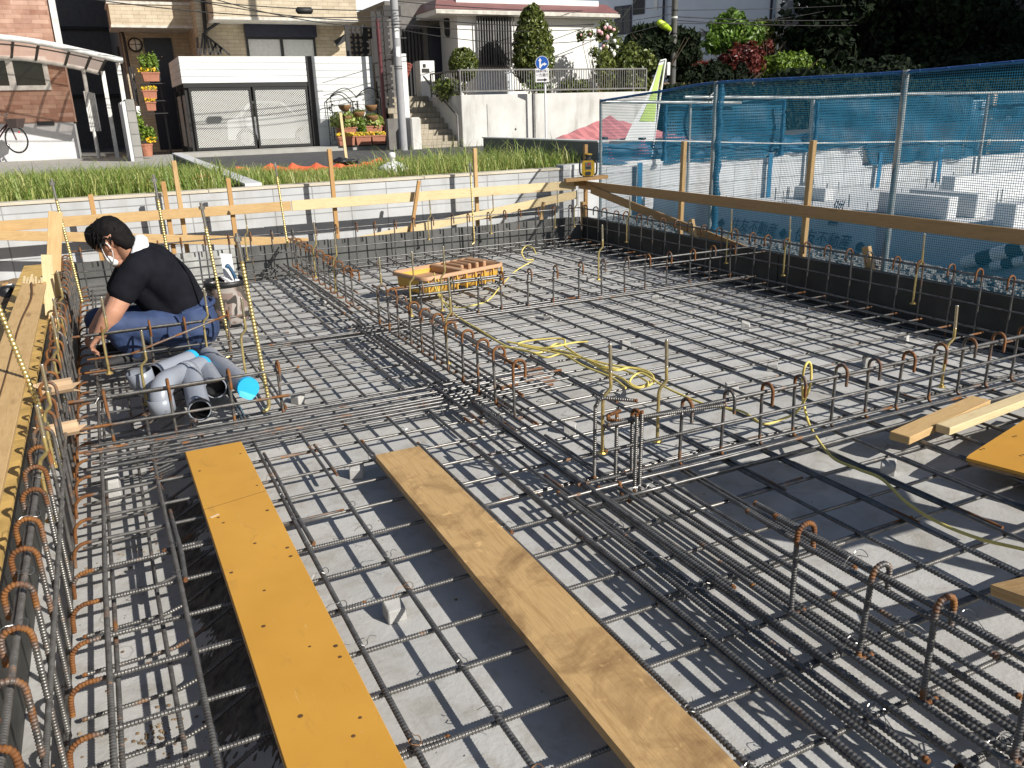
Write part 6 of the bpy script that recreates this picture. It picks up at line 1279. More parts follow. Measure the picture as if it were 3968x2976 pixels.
# ------------------------------------------------------------------ road sign
YQ = 23.9; s0 = P(RC, 1140, 1190, YQ); c = P(RC, 1107, 540, YQ-.05); r = thing('road_sign', (s0[0], YQ, .4), 'blue round road sign with white arrows, white plate below, thin pole', 'road sign')
m = MB(); m.rings([(s0[0], YQ, .4), (s0[0], YQ, c[2]+.10)], .031, 10); m.build('pole', 'sign_white', r, True)
yaw = math.radians(-22); ex = np.array([math.cos(yaw), math.sin(yaw), 0]); ez = np.array([0, 0, 1.]); ey = np.cross(ez, ex); nf = -ey
Q = lambda a, b, d=0.0: c+ex*a+ez*b+nf*d
RS = .205
m = MB(); m.prism([Q(RS*math.cos(t), RS*math.sin(t), 0) for t in np.linspace(0, 2*PI, 41)[:-1]], -nf*.02); disc = m.build('disc', 'sign_white', r)
m = MB(); m.add([Q(RS*.94*math.cos(t), RS*.94*math.sin(t), .002) for t in np.linspace(0, 2*PI, 41)[:-1]], [list(range(40))]); m.build('blue_face', 'sign_blue', disc)
def flat(pts, mat, par, nm, d=.004): m = MB(); m.add([Q(a, b, d) for a, b in pts], [list(range(len(pts)))]); return m.build(nm, mat, par)
k = RS
for pts in ([(-.42, -.72), (-.18, -.72), (-.18, .30), (-.42, .30)], [(-.56, .28), (-.04, .28), (-.30, .74)], [(-.18, -.62), (-.02, -.42), (.10, -.30), (.32, -.28), (.32, -.05), (.08, -.06), (-.10, -.18), (-.18, -.32)], [(.30, -.42), (.72, -.165), (.30, .09)]):
    A = [(x*k, y*k) for x, y in pts]; flat(A if np.cross(np.array(A[1])-A[0], np.array(A[2])-A[1]) > 0 else A[::-1], 'sign_white', disc, 'arrow')
c2 = P(RC, 1108, 645, YQ-.05); hw, hh = .21, .20
def Q2(a, b, d=0.0): return c2+ex*a+ez*b+nf*d
m = MB(); m.prism([Q2(-hw, -hh), Q2(hw, -hh), Q2(hw, hh), Q2(-hw, hh)], -nf*.015); plate = m.build('lower_plate', 'sign_white', r)
def lettering(txt, pos, size, ex_, ez_, mat, par, nm='lettering', sx=1.0, align='CENTER', depth=.0008):
    cu = bpy.data.curves.new('t', 'FONT'); cu.body = txt; cu.size = size; cu.align_x = align; cu.align_y = 'CENTER'; cu.extrude = depth
    t = bpy.data.objects.new('t', cu); COL.objects.link(t); dg = bpy.context.evaluated_depsgraph_get(); me = bpy.data.meshes.new_from_object(t.evaluated_get(dg)); bpy.data.objects.remove(t)
    me.name = nm; n = len(me.vertices); co = np.empty(n*3, np.float32); me.vertices.foreach_get('co', co); co = co.reshape(-1, 3); nn = np.cross(ex_, ez_)
    W = np.asarray(pos)[None]+co[:, :1]*sx*np.asarray(ex_)[None]+co[:, 1:2]*np.asarray(ez_)[None]+co[:, 2:3]*nn[None]-np.array(world(par))[None]
    me.vertices.foreach_set('co', W.astype(np.float32).ravel()); me.update(); me.materials.clear(); me.materials.append(MATS[mat]); o = bpy.data.objects.new(nm, me); COL.objects.link(o); o.parent = par; return o
lettering('自転車を除く', Q2(0, .115, .003), .085, ex, ez, 'sign_black', plate, sx=.78); lettering('一方通行', Q2(0, -.0, .003), .11, ex, ez, 'sign_black', plate, sx=.9)
m = MB(); m.add([Q2(a, b, .003) for a, b in ((-.16, -.155), (.06, -.155), (.06, -.185), (.165, -.135), (.06, -.085), (.06, -.115), (-.16, -.115))], [list(range(7))]); m.build('arrow', 'sign_black', plate)
# ------------------------------------------------------------------ shrubs of the white house
def shrub(name, label, cat, base, fns, n, size, leaf, seed, trunk=True, group=None, top=None, aspect=1.7, part='crown', bias=0.0):
    r = thing(name, base, label, cat, group); crown(many(fns), n, size, leaf, r, part, seed, aspect=aspect, rustbias=bias)
    if trunk: stems(r, base, top if top is not None else np.asarray(base)+np.array([0, 0, .8]), 6, .03)
    return r
Yg = 26.0; gzr = cz-.12
c = P(RC, 432, 555, Yg); rr = (P(RC, 552, 555, Yg)[0]-P(RC, 312, 555, Yg)[0])/2; shrub('round_shrub', 'round clipped shrub on bare stems at the left end of the railing', 'shrub', (c[0], Yg, gzr), [ell(c, (rr, rr*.9, rr*1.0), .35, .10)], 3400, .075, 'leaf_topiary', 21, top=c-np.array([0, 0, .2]))
c0 = P(RC, 1035, 90, Yg+.3); cb_ = P(RC, 1040, 700, Yg+.3); H_ = c0[2]-cb_[2]; wd = (P(RC, 1195, 500, Yg+.3)[0]-P(RC, 872, 500, Yg+.3)[0])/2
fn = [ell(np.array([cb_[0]-.02, Yg+.3, cb_[2]+H_*f]), (wd*q, wd*q, H_*.22), .4, .12) for f, q in ((.15, .86), (.30, 1.0), (.45, 1.0), (.60, .88), (.74, .72), (.86, .50))]
shrub('column_shrub', 'tall clipped egg shaped evergreen behind the road sign', 'shrub', (cb_[0], Yg+.3, gzr), fn, 11000, .085, 'leaf_topiary', 22, top=(cb_[0], Yg+.3, cb_[2]+H_*.5))
c = P(RC, 1390, 750, Yg); shrub('low_shrub', 'low leafy shrub behind the middle of the railing', 'shrub', (c[0], Yg, gzr), [ell(c, (.62, .3, .28), .8)], 900, .08, 'leaf_topiary', 23, False)
c = P(RC, 1080, 740, Yg-.4); shrub('low_shrub', 'small bright leafy plant at the foot of the egg shaped evergreen', 'shrub', (c[0], Yg-.4, gzr), [ell(c, (.5, .25, .30), .8)], 600, .07, 'leaf_bright', 24, False)
c = P(RC, 300, 760, Yg-.5); shrub('low_shrub', 'low dark shrub behind the corner of the railing', 'shrub', (c[0], Yg-.5, gzr), [ell(c, (.55, .3, .35), .8)], 800, .07, 'leaf_topiary', 25, False)
c = P(RC, 1860, 560, Yg+.3); shrub('leafy_shrub', 'round glossy camellia behind the right end of the railing', 'shrub', (c[0], Yg+.3, gzr), [ell(c+np.array([0, 0, .1]), (.88, .7, .55), .7), ell(c-np.array([0, 0, .65]), (.82, .6, .5), .7)], 4200, .095, 'leaf_topiary', 26)
c = P(RC, 1640, 620, Yg); shrub('leafy_shrub', 'brownish twiggy shrub below the climbing roses', 'shrub', (c[0], Yg, gzr), [ell(c, (.42, .35, .75), .9)], 900, .08, 'leaf_topiary', 27, bias=.3)
def rose(label, base, pts, seed, blooms, leafpts):
    r = thing('rose_bush', base, label, 'rose bush'); m = MB(); q = np.random.default_rng(seed)
    for p in pts: m.rings(spline([base, (np.asarray(base)+p)/2+q.normal(size=3)*.06, p], 5), np.linspace(.018, .006, 11), 5)
    m.build('canes', 'bark', r, True); crown(many([ell(p, (s, s*.8, s), .95) for p, s in leafpts]), 1500 if len(leafpts) > 3 else 420, .07, 'leaf_topiary', r, 'leaves', seed)
    for (x, y, s, mt) in blooms:
        b = P(RC, x, y, base[1]-.25); m = MB(); m.blob(b, (s*.72, s*.6, s*.72), 9, .14, rng=q); m.build('flower', mt, r, True)
base = np.array([P(RC, 1660, 770, 26.4)[0], 26.4, gzr]); tops = [P(RC, x, y, 26.4) for x, y in ((1650, 230), (1700, 270), (1620, 300), (1740, 380), (1680, 420), (1650, 480))]
rose('tall climbing rose with pink and white blooms at the corner of the white house', base, tops, 31, ((1660, 212, .09, 'flower_white'), (1690, 238, .11, 'flower_pink'), (1720, 255, .09, 'flower_pink'), (1592, 268, .10, 'flower_pink'), (1618, 282, .10, 'flower_pink'), (1665, 320, .12, 'flower_pink'), (1698, 300, .08, 'flower_white'), (1728, 352, .11, 'flower_white'), (1752, 402, .08, 'flower_white'), (1634, 402, .11, 'flower_pink'), (1612, 420, .08, 'flower_white'), (1664, 400, .08, 'flower_white'), (1722, 462, .12, 'flower_white'), (1700, 430, .08, 'flower_white'), (1646, 235, .08, 'flower_pink')), [(t, .30) for t in tops])
base = np.array([P(RC, 1545, 770, 26.2)[0], 26.2, gzr]); tops = [P(RC, x, y, 26.2) for x, y in ((1440, 310), (1515, 290), (1490, 400), (1560, 450))]
rose('thin bare caned rose in front of the white house wall', base, tops, 32, ((1520, 292, .07, 'flower_pink'), (1440, 300, .05, 'flower_pink')), [(tops[0], .2), (tops[1], .12), (tops[3], .2)])

# ------------------------------------------------------------------ pale house and planting on the right, mostly in shade
YB2 = 38.0; A0 = np.array([P(RD, 262, 300, 46)[0], 46.0]); B0 = np.array([P(RD, 1765, 300, 36)[0], 36.0]); dw = (B0-A0)/np.linalg.norm(B0-A0); nw = np.array([dw[1], -dw[0]])
if nw[0] > 0: nw = -nw
def onw(px, py, off=0.0):          # a picture point on the house's long side wall
    d = ray(*RD(px, py)); p0 = A0+nw*off; t = ((p0-CAM[:2])@nw)/(d[:2]@nw); return CAM+d*t
r = thing('pale_house', (A0[0]+4, 42, 1), 'white two storey house with bluish shade in its wall colour behind the trees on the right', 'house')
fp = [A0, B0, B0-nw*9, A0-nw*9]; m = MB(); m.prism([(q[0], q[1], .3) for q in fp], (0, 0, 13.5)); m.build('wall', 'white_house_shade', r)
bx = B0+dw*.0; m = MB(); m.box((B0[0]+.02, 35.6, .3), (P(RD, 2180, 200, 36)[0]+2, 42, 13.8)); m.build('bay', 'white_wall', r)
def wrect(px0, py0, px1, py1, mat, name, par, th=.05):
    a, b = onw(px0, py1), onw(px1, py0); z0, z1 = a[2], b[2]; n3 = np.array([nw[0], nw[1], 0])
    m = MB(); m.prism([(a[0], a[1], z0), (b[0], b[1], z0), (b[0], b[1], z1), (a[0], a[1], z1)], n3*th); return m.build(name, mat, par)
wn = wrect(400, 40, 552, 300, 'shutter_navy', 'window', r, .04); wrect(412, 60, 474, 285, 'glass_dark', 'pane', wn, .055); wrect(482, 60, 540, 285, 'glass_dark', 'pane', wn, .055)
wrect(560, -90, 662, 130, 'dark_metal', 'shutter', r, .05); wrect(742, -120, 775, 85, 'white_wall', 'trim', r, .06)
for px in (818, 1735): t = onw(px, 200, .12); m = MB(); m.rings([(t[0], t[1], .4), (t[0], t[1], 13)], .07, 8); m.build('down_pipe', 'shutter_navy', r, True)
q = [onw(900, 305, .0), onw(1700, 205, .0)]; n3 = np.array([nw[0], nw[1], 0]); m = MB(); m.prism([q[0]-np.array([0, 0, .25]), q[1]-np.array([0, 0, .25]), q[1], q[0]], n3*.06); m.build('band', 'grey_metal', r)
a, b = P(RD, 1930, 270, 34.6), P(RD, 2190, 190, 34.6); m = MB(); m.box((a[0], 34.2, a[2]-.1), (b[0]+1, 35.597, a[2]+.12)); m.build('balcony_floor', 'white_wall', r); m = MB(); m.box((a[0]-.1, 34.15, a[2]+.122), (b[0]+1, 35.597, b[2]+.1)); m.build('balcony', 'grey_metal', r)
a, b = P(RD, 2010, 470, 35.59), P(RD, 2060, 280, 35.59); m = MB(); m.box((a[0], 35.55, .4), (b[0]+2, 35.597, b[2])); m.build('doorway', 'dark_metal', r)
a, b = P(RD, 1785, 240, 35.59), P(RD, 1930, 195, 35.59); m = MB(); m.box((a[0], 35.56, a[2]), (b[0], 35.597, b[2])); m.build('band', 'grey_metal', r)
xa, xb_ = P(RD, 270, 300, 34)[0], 36.0
# raised ground behind its hedge
m = MB(); m.box((xa-2, 31.5, .2), (60, 34.0, 2.4)); tag(m.build('garden_bank', 'earth'), kind='structure')
def tree(name, label, px, py, Y, blobs, n, size, leaf, seed, base_z=2.4, group=None, trunk_r=.09, bias=0.0, aspect=1.7):
    fns = []; cs = []
    for (x0, y0, x1, y1, dy) in blobs:
        a, b = P(RD, x0, y1, Y+dy), P(RD, x1, y0, Y+dy); c_ = (a+b)/2; c_[1] = Y+dy; rx, rz_ = abs(b[0]-a[0])/2, abs(b[2]-a[2])/2; fns.append(ell(c_, (rx, max(rx*.7, .5), rz_), .75, .34)); cs.append(c_)
    t = P(RD, px, py, Y); base = (t[0], Y, base_z); r = thing(name, base, label, 'tree' if 'tree' in name else 'shrub', group); crown(many(fns), n, size, leaf, r, 'crown', seed, rustbias=bias, aspect=aspect)
    top = np.mean(cs, 0); stems(r, base, top, 10, trunk_r, 'trunk', spread=.7); return r
tree('leafy_tree', 'bright green sunlit tree right of the lamp pole', 1420, 400, 33.5, [(1170, 270, 1460, 450, 0), (1230, 170, 1560, 330, .2), (1340, 95, 1470, 220, .2), (1400, 200, 1640, 380, 0), (1250, 300, 1600, 440, .3)], 9000, .17, 'leaf_bright', 41)
tree('leafy_tree', 'darker green tree touching the right side of the bright tree', 1660, 420, 34.5, [(1540, 180, 1760, 360, 0), (1580, 300, 1750, 480, .1)], 4200, .15, 'leaf_topiary', 42)
tree('red_shrub', 'round deep red photinia bush below the bright tree', 1530, 640, 32.3, [(1380, 400, 1680, 690, 0), (1420, 380, 1600, 560, .1), (1310, 470, 1450, 560, .3)], 6500, .13, 'leaf_red', 43, 1.6)
tree('red_shrub', 'small red leaved shoots at the right above the photinia bush', 1700, 470, 33.4, [(1650, 350, 1740, 450, 0)], 500, .11, 'leaf_red', 44, 2)
tree('lime_shrub', 'spreading yellow green maple at the right of the photinia', 1880, 620, 32.3, [(1650, 470, 1960, 680, 0), (1850, 450, 2060, 620, 0), (1980, 500, 2160, 640, .2)], 7500, .11, 'leaf_lime', 45, 1.6, aspect=2.2)
hg = thing('dark_hedge', (26, 25.5, .4), 'tall near-black hedge standing in for deep shade along the far side behind the blue netting', 'hedge'); ha_, hb_ = P(RD, 880, 700, 25)[0], 52; q_ = np.random.default_rng(77); Ch = np.stack([q_.uniform(ha_, hb_, 26000), 25+q_.uniform(0, .5, 26000), .38+1.75*q_.uniform(0, 1, 26000)], 1); m = MB(); m.leaves(Ch, .12, np.tile(np.array([[0, -1., .2]]), (26000, 1)), None, q_); m.build('foliage', 'leaf_dark', hg); m = MB(); m.box((ha_+.1, 25.5, .38), (hb_, 26.2, 2.0)); m.build('core', 'hedge_core', hg)  # added hedge, near black, stands in for deep shade behind the net
tree('red_hedge', 'dark hedge with red tips left of the photinia', 1100, 650, 32.0, [(920, 505, 1080, 570, 0), (1000, 520, 1200, 570, .1)], 900, .11, 'leaf_red', 46, 1.5, bias=.3)
tree('dark_hedge', 'long shade-blackened green hedge below the red tips', 1150, 700, 31.8, [(900, 540, 1150, 780, 0), (1100, 540, 1400, 780, 0), (1350, 560, 1600, 780, .4), (1600, 640, 2200, 800, .5)], 7000, .15, 'leaf_dark', 47, .4)
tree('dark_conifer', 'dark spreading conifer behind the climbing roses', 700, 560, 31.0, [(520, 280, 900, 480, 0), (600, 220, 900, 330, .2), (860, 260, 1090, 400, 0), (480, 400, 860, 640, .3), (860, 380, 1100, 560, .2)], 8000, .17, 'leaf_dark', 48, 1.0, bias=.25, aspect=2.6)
def bigtree(label, px0, py0, px1, py1, Y, n, seed, size=.26, leaf='leaf_dark', bias=0.0):
    fns = []; q = np.random.default_rng(seed); a, b = P(RE, px0, py1, Y), P(RE, px1, py0, Y)
    for k in range(9):
        c_ = np.array([q.uniform(a[0], b[0]), Y+q.uniform(-1.5, 1.5), q.uniform(a[2], b[2])]); s = q.uniform(1.2, 2.2); fns.append(ell(c_, (s, s, s*.9), .8))
    base = ((a[0]+b[0])/2, Y, .4); r = thing('dark_tree', base, label, 'tree', 'big dark trees in the shade'); crown(many(fns), n, size, leaf, r, 'crown', seed, rustbias=bias); stems(r, base, ((a[0]+b[0])/2, Y, (a[2]+b[2])/2), 12, .22, mat='hedge_core', spread=.8)
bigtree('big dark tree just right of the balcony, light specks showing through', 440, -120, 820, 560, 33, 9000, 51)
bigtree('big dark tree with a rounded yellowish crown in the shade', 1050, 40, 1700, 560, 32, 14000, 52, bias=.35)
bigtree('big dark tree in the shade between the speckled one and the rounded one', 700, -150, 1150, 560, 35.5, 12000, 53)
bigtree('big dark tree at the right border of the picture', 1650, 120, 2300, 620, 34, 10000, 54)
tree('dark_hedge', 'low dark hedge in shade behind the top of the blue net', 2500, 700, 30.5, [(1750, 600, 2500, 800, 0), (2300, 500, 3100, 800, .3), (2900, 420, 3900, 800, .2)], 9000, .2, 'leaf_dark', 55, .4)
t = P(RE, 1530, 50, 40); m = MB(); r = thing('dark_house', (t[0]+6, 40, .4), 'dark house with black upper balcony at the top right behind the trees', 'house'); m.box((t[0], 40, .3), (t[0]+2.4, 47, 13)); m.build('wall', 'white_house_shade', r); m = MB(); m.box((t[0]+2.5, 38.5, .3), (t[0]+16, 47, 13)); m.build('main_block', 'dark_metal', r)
t0_ = P(RE, 1790, 30, 38.3)
for k in range(9): m = MB(); m.box((t0_[0]+k*.5, 38.3, t0_[2]-.1), (t0_[0]+k*.5+.2, 38.45, t0_[2]+2)); m.build('baluster', 'grey_metal', r)
# unseen tall block added beyond the right edge, shaped to shade those trees
r = thing('shade_tower', (65, 10, -.16), 'unseen tall block added beyond the right border to shade the trees', 'apartment block')
m = MB(); m.box((50, 4.9, -.16), (80, 28, 24)); m.build('walls', 'grey_wall', r)
for k in range(5):
    for j in range(5): m = MB(); m.box((49.96, 6.5+j*4.2, 1.5+k*4.1), (49.997, 9+j*4.2, 3.4+k*4.1)); m.build('window', 'glass_dark', r)
# lamp pole
t = P(RD, 900, 600, 30.5); pr = pole(t[0], 30.5, .38, 12, .135, .118, 'pole_dark', 'dark utility pole with a lime street lamp and many cables', ())
for (y, mt, hh) in ((150, 'sticker_white', .035), (330, 'grey_metal', .14), (90, 'black_iron', .03), (290, 'black_iron', .03)): q = P(RD, 915, y, 30.5); m = MB(); m.lathe([(.138, -hh), (.138, hh)], (t[0], 30.5, q[2]), 16); m.build('band', mt, pr)
a, b = P(RD, 885, 262, 30.4), P(RD, 772, 180, 30.2); m = MB(); d = b-a; m.rings([a, a+d*.1, a+d*.5, a+d*.92, b], np.array([.03, .10, .15, .12, .03]), 10); m.build('street_lamp', 'lime_plastic', pr, True)
m = MB(); m.rings(spline([np.array([t[0], 30.5, a[2]-.5]), a-np.array([.1, 0, .2]), a], 5), .03, 6); m.build('lamp_arm', 'grey_metal', pr, True)
m = MB(); q = P(RD, 860, 590, 30.1); m.box(q-np.array([.07, .05, .25]), q+np.array([.07, .05, .25])); m.build('meter_box', 'sticker_white', pr)
# cables
def cable(p, q, sag, label, rad=.014):
    P_ = [p+(q-p)*s-np.array([0, 0, sag*4*s*(1-s)]) for s in np.linspace(0, 1, 26)]; m = MB(); m.rings(P_, rad, 5); tag(m.build('cable', 'cable', smooth=True), label, 'cable', 'overhead cables across the top of the picture')
yp_ = 24.0; lo = lambda x, y, Y: np.array(gy(x, y, Y))
for i, (x0, y0, Y0, x1, y1, Y1, sg, lab) in enumerate(((-60, -70, 23, 862, 22, 23.8, .25, 'overhead cable rising to the left border from the grey pole, top of the left bundle'), (-60, -45, 23, 865, 34, 23.8, .3, 'second overhead cable from the left border to the grey pole'), (300, -25, 23, 866, 46, 23.8, .2, 'overhead cable sagging over the tan balcony to the grey pole'), (430, -12, 23, 868, 60, 23.8, .2, 'lowest overhead cable over the tan balcony to the grey pole'),
    (858, 3, 24.2, 1452, 14, 30.2, .2, 'overhead cable from the grey pole to the lamp pole along the maroon roof'), (860, 34, 24.2, 1452, 30, 30.2, .35, 'overhead cable between the poles crossing the roof edge'), (862, 52, 24.2, 1300, 60, 27, .15, 'cable from the grey pole to the corner of the maroon eave'), (864, 64, 24.2, 1454, 44, 30.2, .6, 'lowest sagging cable between the grey pole and the lamp pole'),
    (1460, 44, 30.4, 2260, 18, 33, .5, 'thick overhead cable from the lamp pole to the right border'), (1460, 36, 30.4, 2260, 2, 33, .5, 'overhead cable above the thick one right of the lamp pole'), (1460, 22, 30.4, 2260, -30, 33, .3, 'topmost overhead cable right of the lamp pole'), (1460, 50, 30.4, 1780, 24, 32, .2, 'short cable from the lamp pole past the pale house'), (1310, 80, 29.5, 1380, -10, 30, .05, 'thin drop cable by the corner of the white house'))):
    cable(lo(x0, y0, Y0), lo(x1, y1, Y1), sg, lab, .02 if 'thick' in lab else .013)
m = MB(); q0, q1 = P(RB, 545, 90, 23.4), P(RB, 690, 92, 23.4); m.rings([q0, q0+(q1-q0)*.1, q0+(q1-q0)*.9, q1], np.array([.03, .085, .085, .03]), 10); tag(m.build('cable_joint', 'cable', smooth=True), 'black cable joint box hanging on the wires over the tan balcony', 'cable joint')

# ------------------------------------------------------------------ pink sheet, cones, banner beyond the block wall
Yk = 19.5; pk, bl, br_ = gy(1318, 250, Yk), gy(1195, 302, Yk), gy(1450, 312, Yk); m = MB(); V = []; nx = 26; fz = .40
for j, yy in enumerate((-1.3, -.6, 0, .7, 1.4)):
    for i in range(nx+1):
        s = i/nx; x = bl[0]+(br_[0]-bl[0])*s; pkx = (pk[0]-bl[0])/(br_[0]-bl[0]); hgt = np.interp(s, [0, pkx-.06, pkx, pkx+.03, 1], [.0, .86, 1.0, .84, .04])*(pk[2]-bl[2])*(1-.35*abs(yy)) + (bl[2]-fz)*(1-abs(yy)/1.7)
        V.append((x, Yk+yy, fz+max(.02, hgt)+.02*math.sin(i*1.9+j*2)))
m.add(V, [(j*(nx+1)+i, j*(nx+1)+i+1, (j+1)*(nx+1)+i+1, (j+1)*(nx+1)+i) for j in range(4) for i in range(nx)]); tag(m.build('cover_sheet', 'pink_sheet'), 'pink plastic sheet draped in a peak in front of the retaining wall', 'cover sheet')
def cone(px, yt, yb, Y, label):
    a, b = gy(px, yb, Y), gy(px, yt, Y); r = thing('traffic_cone', a, label, 'traffic cone', 'pink traffic cones beyond the block wall'); h = b[2]-a[2]; m = MB(); m.lathe([(.14, .03), (.035, h*.9), (.03, h*.92)], a, 16); m.build('body', 'cone_pink', r, True)
    m = MB(); m.box(a+np.array([-.19, -.19, 0]), a+np.array([.19, .19, .028])); m.build('base', 'cone_pink', r); m = MB(); m.lathe([(.05, h*.9), (.06, h*.94), (.045, h)], a, 12); m.build('cap', 'dark_metal', r, True)
cone(1304, 296, 351, 9.6, 'pink traffic cone right behind the end post of the net fence'); cone(1386, 297, 345, 10.0, 'pink traffic cone with dark cap to the right of the peaked sheet')
r = thing('banner', gy(1408, 302, 12.6), 'leaning white and lime green banner on a thin white pole', 'banner'); top, bot = gy(1438, 128, 12.6), gy(1405, 318, 12.6); bot2 = np.array([bot[0], bot[1], .35]); m = MB(); m.rings([bot2, top], .016, 8); m.build('pole', 'sign_white', r, True)
tl = gy(1426, 131, 12.5); m = MB(); m.rings([top, tl], .01, 6); m.build('arm', 'sign_white', r)
def fl(s, t):    # s across from pole, t down
    L = gy(1426, 130, 12.5)*(1-t)+gy(1354, 303, 12.2)*t; R_ = top*(1-t)+gy(1407, 305, 12.6)*t; q = R_+(L-R_)*s; q[1] += .06*math.sin(5*t+3*s); return q
m = MB(); N = 14; V = [fl(i/6, .01+j/N*.99) for j in range(N+1) for i in range(7)]; F = [(j*7+i, j*7+i+1, j*7+8+i, j*7+7+i) for j in range(N) for i in range(6)]; m.add(V, F); m.build('cloth', 'flag_white', r, True)
m = MB(); V = [fl(.10+i/6*.70, .06+j/N*.70)-np.array([0, .006, 0]) for j in range(N+1) for i in range(7)]; m.add(V, F); m.build('green_field', 'flag_green', r, True)

# ------------------------------------------------------------------ the net fence beside the formwork
XN = 5.42; r = thing('net_fence', (XN, 5.5, .1), 'net fence of fine blue mesh on galvanised posts beside the brown timber rail', 'net fence')
posts = [gx(1298, 218, XN), gx(1547, 180, XN), gx(1958, 157, XN)]
for t, rad in zip(posts, (.017, .021, .024)): m = MB(); m.rings([(XN, t[1], .0), (XN, t[1], t[2]+.02)], rad, 12); m.build('post', 'pipe_galv', r, True)
tops = [gx(1298, 218, XN), gx(1430, 197, XN), gx(1545, 179, XN), gx(1750, 168, XN), gx(1958, 156, XN), gx(2212, 133, XN)]; tops.append(np.array([XN, 2.2, tops[-1][2]+.03]))
m = MB(); m.rings(spline(tops, 8), .013, 7); m.build('top_rope', 'rope_blue', r, True)
m = MB(); q = spline(tops, 8); A = [p+np.array([-.001+.014*math.cos(k*1.1), 0, .012*math.sin(k*1.1)]) for k, p in enumerate(polyline(q, .02))]; m.rings(A, .004, 4); m.build('lacing', 'rope_blue', r)
tp = polyline(spline(tops, 8), .07); m = MB(); V = []; UV = {}; nz = 14; n = len(tp)
for i, t in enumerate(tp):
    for k in range(nz+1):
        s = k/nz; V.append((XN-.025+.015*math.sin(i*.35+k*.6)*math.sin(PI*s), t[1], .08+(t[2]-.08)*s))
L_ = np.concatenate([[0], np.cumsum(np.linalg.norm(np.diff(tp, axis=0), axis=1))]); F = []; UVs = []
for i in range(n-1):
    for k in range(nz): F.append((i*(nz+1)+k, (i+1)*(nz+1)+k, (i+1)*(nz+1)+k+1, i*(nz+1)+k+1)); UVs += [(L_[i], V[i*(nz+1)+k][2]), (L_[i+1], V[(i+1)*(nz+1)+k][2]), (L_[i+1], V[(i+1)*(nz+1)+k+1][2]), (L_[i], V[i*(nz+1)+k+1][2])]
m.add(V, F, UVs); m.build('netting', 'net_near', r, True)
def bunch(root, t, z0, z1, w, mat='net_fold', ph=0.0):
    m = MB(); V = []; nz = 16
    for k in range(nz+1):
        z = z0+(z1-z0)*k/nz
        for a in np.linspace(0, 2*PI, 11)[:-1]: rr = w*(1+.30*math.sin(2*a+k*1.9+ph)+.25*math.sin(k*2.7+ph))*(1.5 if k < 2 else 1); V.append((t[0]+rr*math.cos(a), t[1]+rr*1.2*math.sin(a), z))
    F = [(k*10+i, k*10+(i+1) % 10, (k+1)*10+(i+1) % 10, (k+1)*10+i) for k in range(nz) for i in range(10)]; UV = [q for k in range(nz) for i in range(10) for q in ((i*.05, k*.1), (i*.05+.05, k*.1), (i*.05+.05, k*.1+.1), (i*.05, k*.1+.1))]; m.add(V, F, UV); return m.build('gathered_net', mat, root, True)
bunch(r, (XN+.04, posts[1][1]-.01), .1, posts[1][2], .036)
# far fence on the block wall: rail, posts, thick blue net with a gap
YN = 8.86; r = thing('net_fence', (9, YN, .1), 'far fence of thick folded blue netting on a galvanised rail above the block wall', 'net fence')
rl_ = [gy(1478, 210, YN), gy(1760, 211, YN), gy(1960, 203, YN), gy(2215, 199, YN), gy(2500, 190, YN)]; m = MB(); m.rings(rl_, .022, 9); m.build('rail', 'pipe_galv', r, True)
m = MB(); m.rings([gy(1300, 220, YN-.05), gy(1600, 222, YN-.05)], .020, 9); m.build('rail', 'pipe_galv', r, True)
for (px, py, w) in ((1492, 210, .020), (1757, 211, .026), (2136, 203, .022)): t = gy(px, py, YN+.03); m = MB(); m.rings([(t[0], YN+.03, .0), (t[0], YN+.03, t[2])], w, 10); m.build('post', 'pipe_galv', r, True)
def farnet(x0p, x1p, ztop, zbot, Y, mat, seed, amp=.022, hole=None):
    q = np.random.default_rng(seed); a, b = gy(x0p, 215, Y)[0], gy(x1p, 205, Y)[0]; nx, nz = max(6, int((b-a)/.06)), 14; V = []
    for i in range(nx+1):
        x = a+(b-a)*i/nx
        for k in range(nz+1): s = k/nz; V.append((x, Y+amp*(math.sin(x*9+seed)+.6*math.sin(x*21+seed*2))*(.35+.65*math.sin(PI*s))+.02*math.sin(s*9+x*3), zbot(x)+(ztop(x)-zbot(x))*s+.012*math.sin(x*11+seed)))
    F = []; UV = []
    for i in range(nx):
        for k in range(nz): f = (i*(nz+1)+k, (i+1)*(nz+1)+k, (i+1)*(nz+1)+k+1, i*(nz+1)+k+1); F.append(f); UV += [(V[j][0], V[j][2]) for j in f]
    m = MB(); m.add(V, F, UV); return m.build('netting', mat, r, True)
zr_ = lambda x: np.interp(x, [5, 9, 13.5, 20], [1.42, 1.445, 1.445, 1.45])
farnet(1438, 1695, zr_, lambda x: .70, YN+.06, 'net_far', 1); farnet(1540, 1700, zr_, lambda x: .70, YN+.10, 'net_far', 2, .03); farnet(1300, 1760, lambda x: .99-.0*x, lambda x: .74, YN+.09, 'net_fold', 9, .02)
farnet(1762, 2110, zr_, lambda x: np.interp(x, [10.1, 10.25], [.765, .50]), YN+.02, 'net_far', 3); farnet(1770, 2120, zr_, lambda x: np.interp(x, [10.1, 10.25], [.765, .52]), YN+.07, 'net_far', 4, .02); farnet(2105, 2600, zr_, lambda x: .42, YN+.30, 'net_far', 5); farnet(2160, 2600, zr_, lambda x: .95, YN+.34, 'net_far', 6)
farnet(1690, 1765, lambda x: .86, lambda x: .74, YN+.02, 'net_fold', 7, .02)

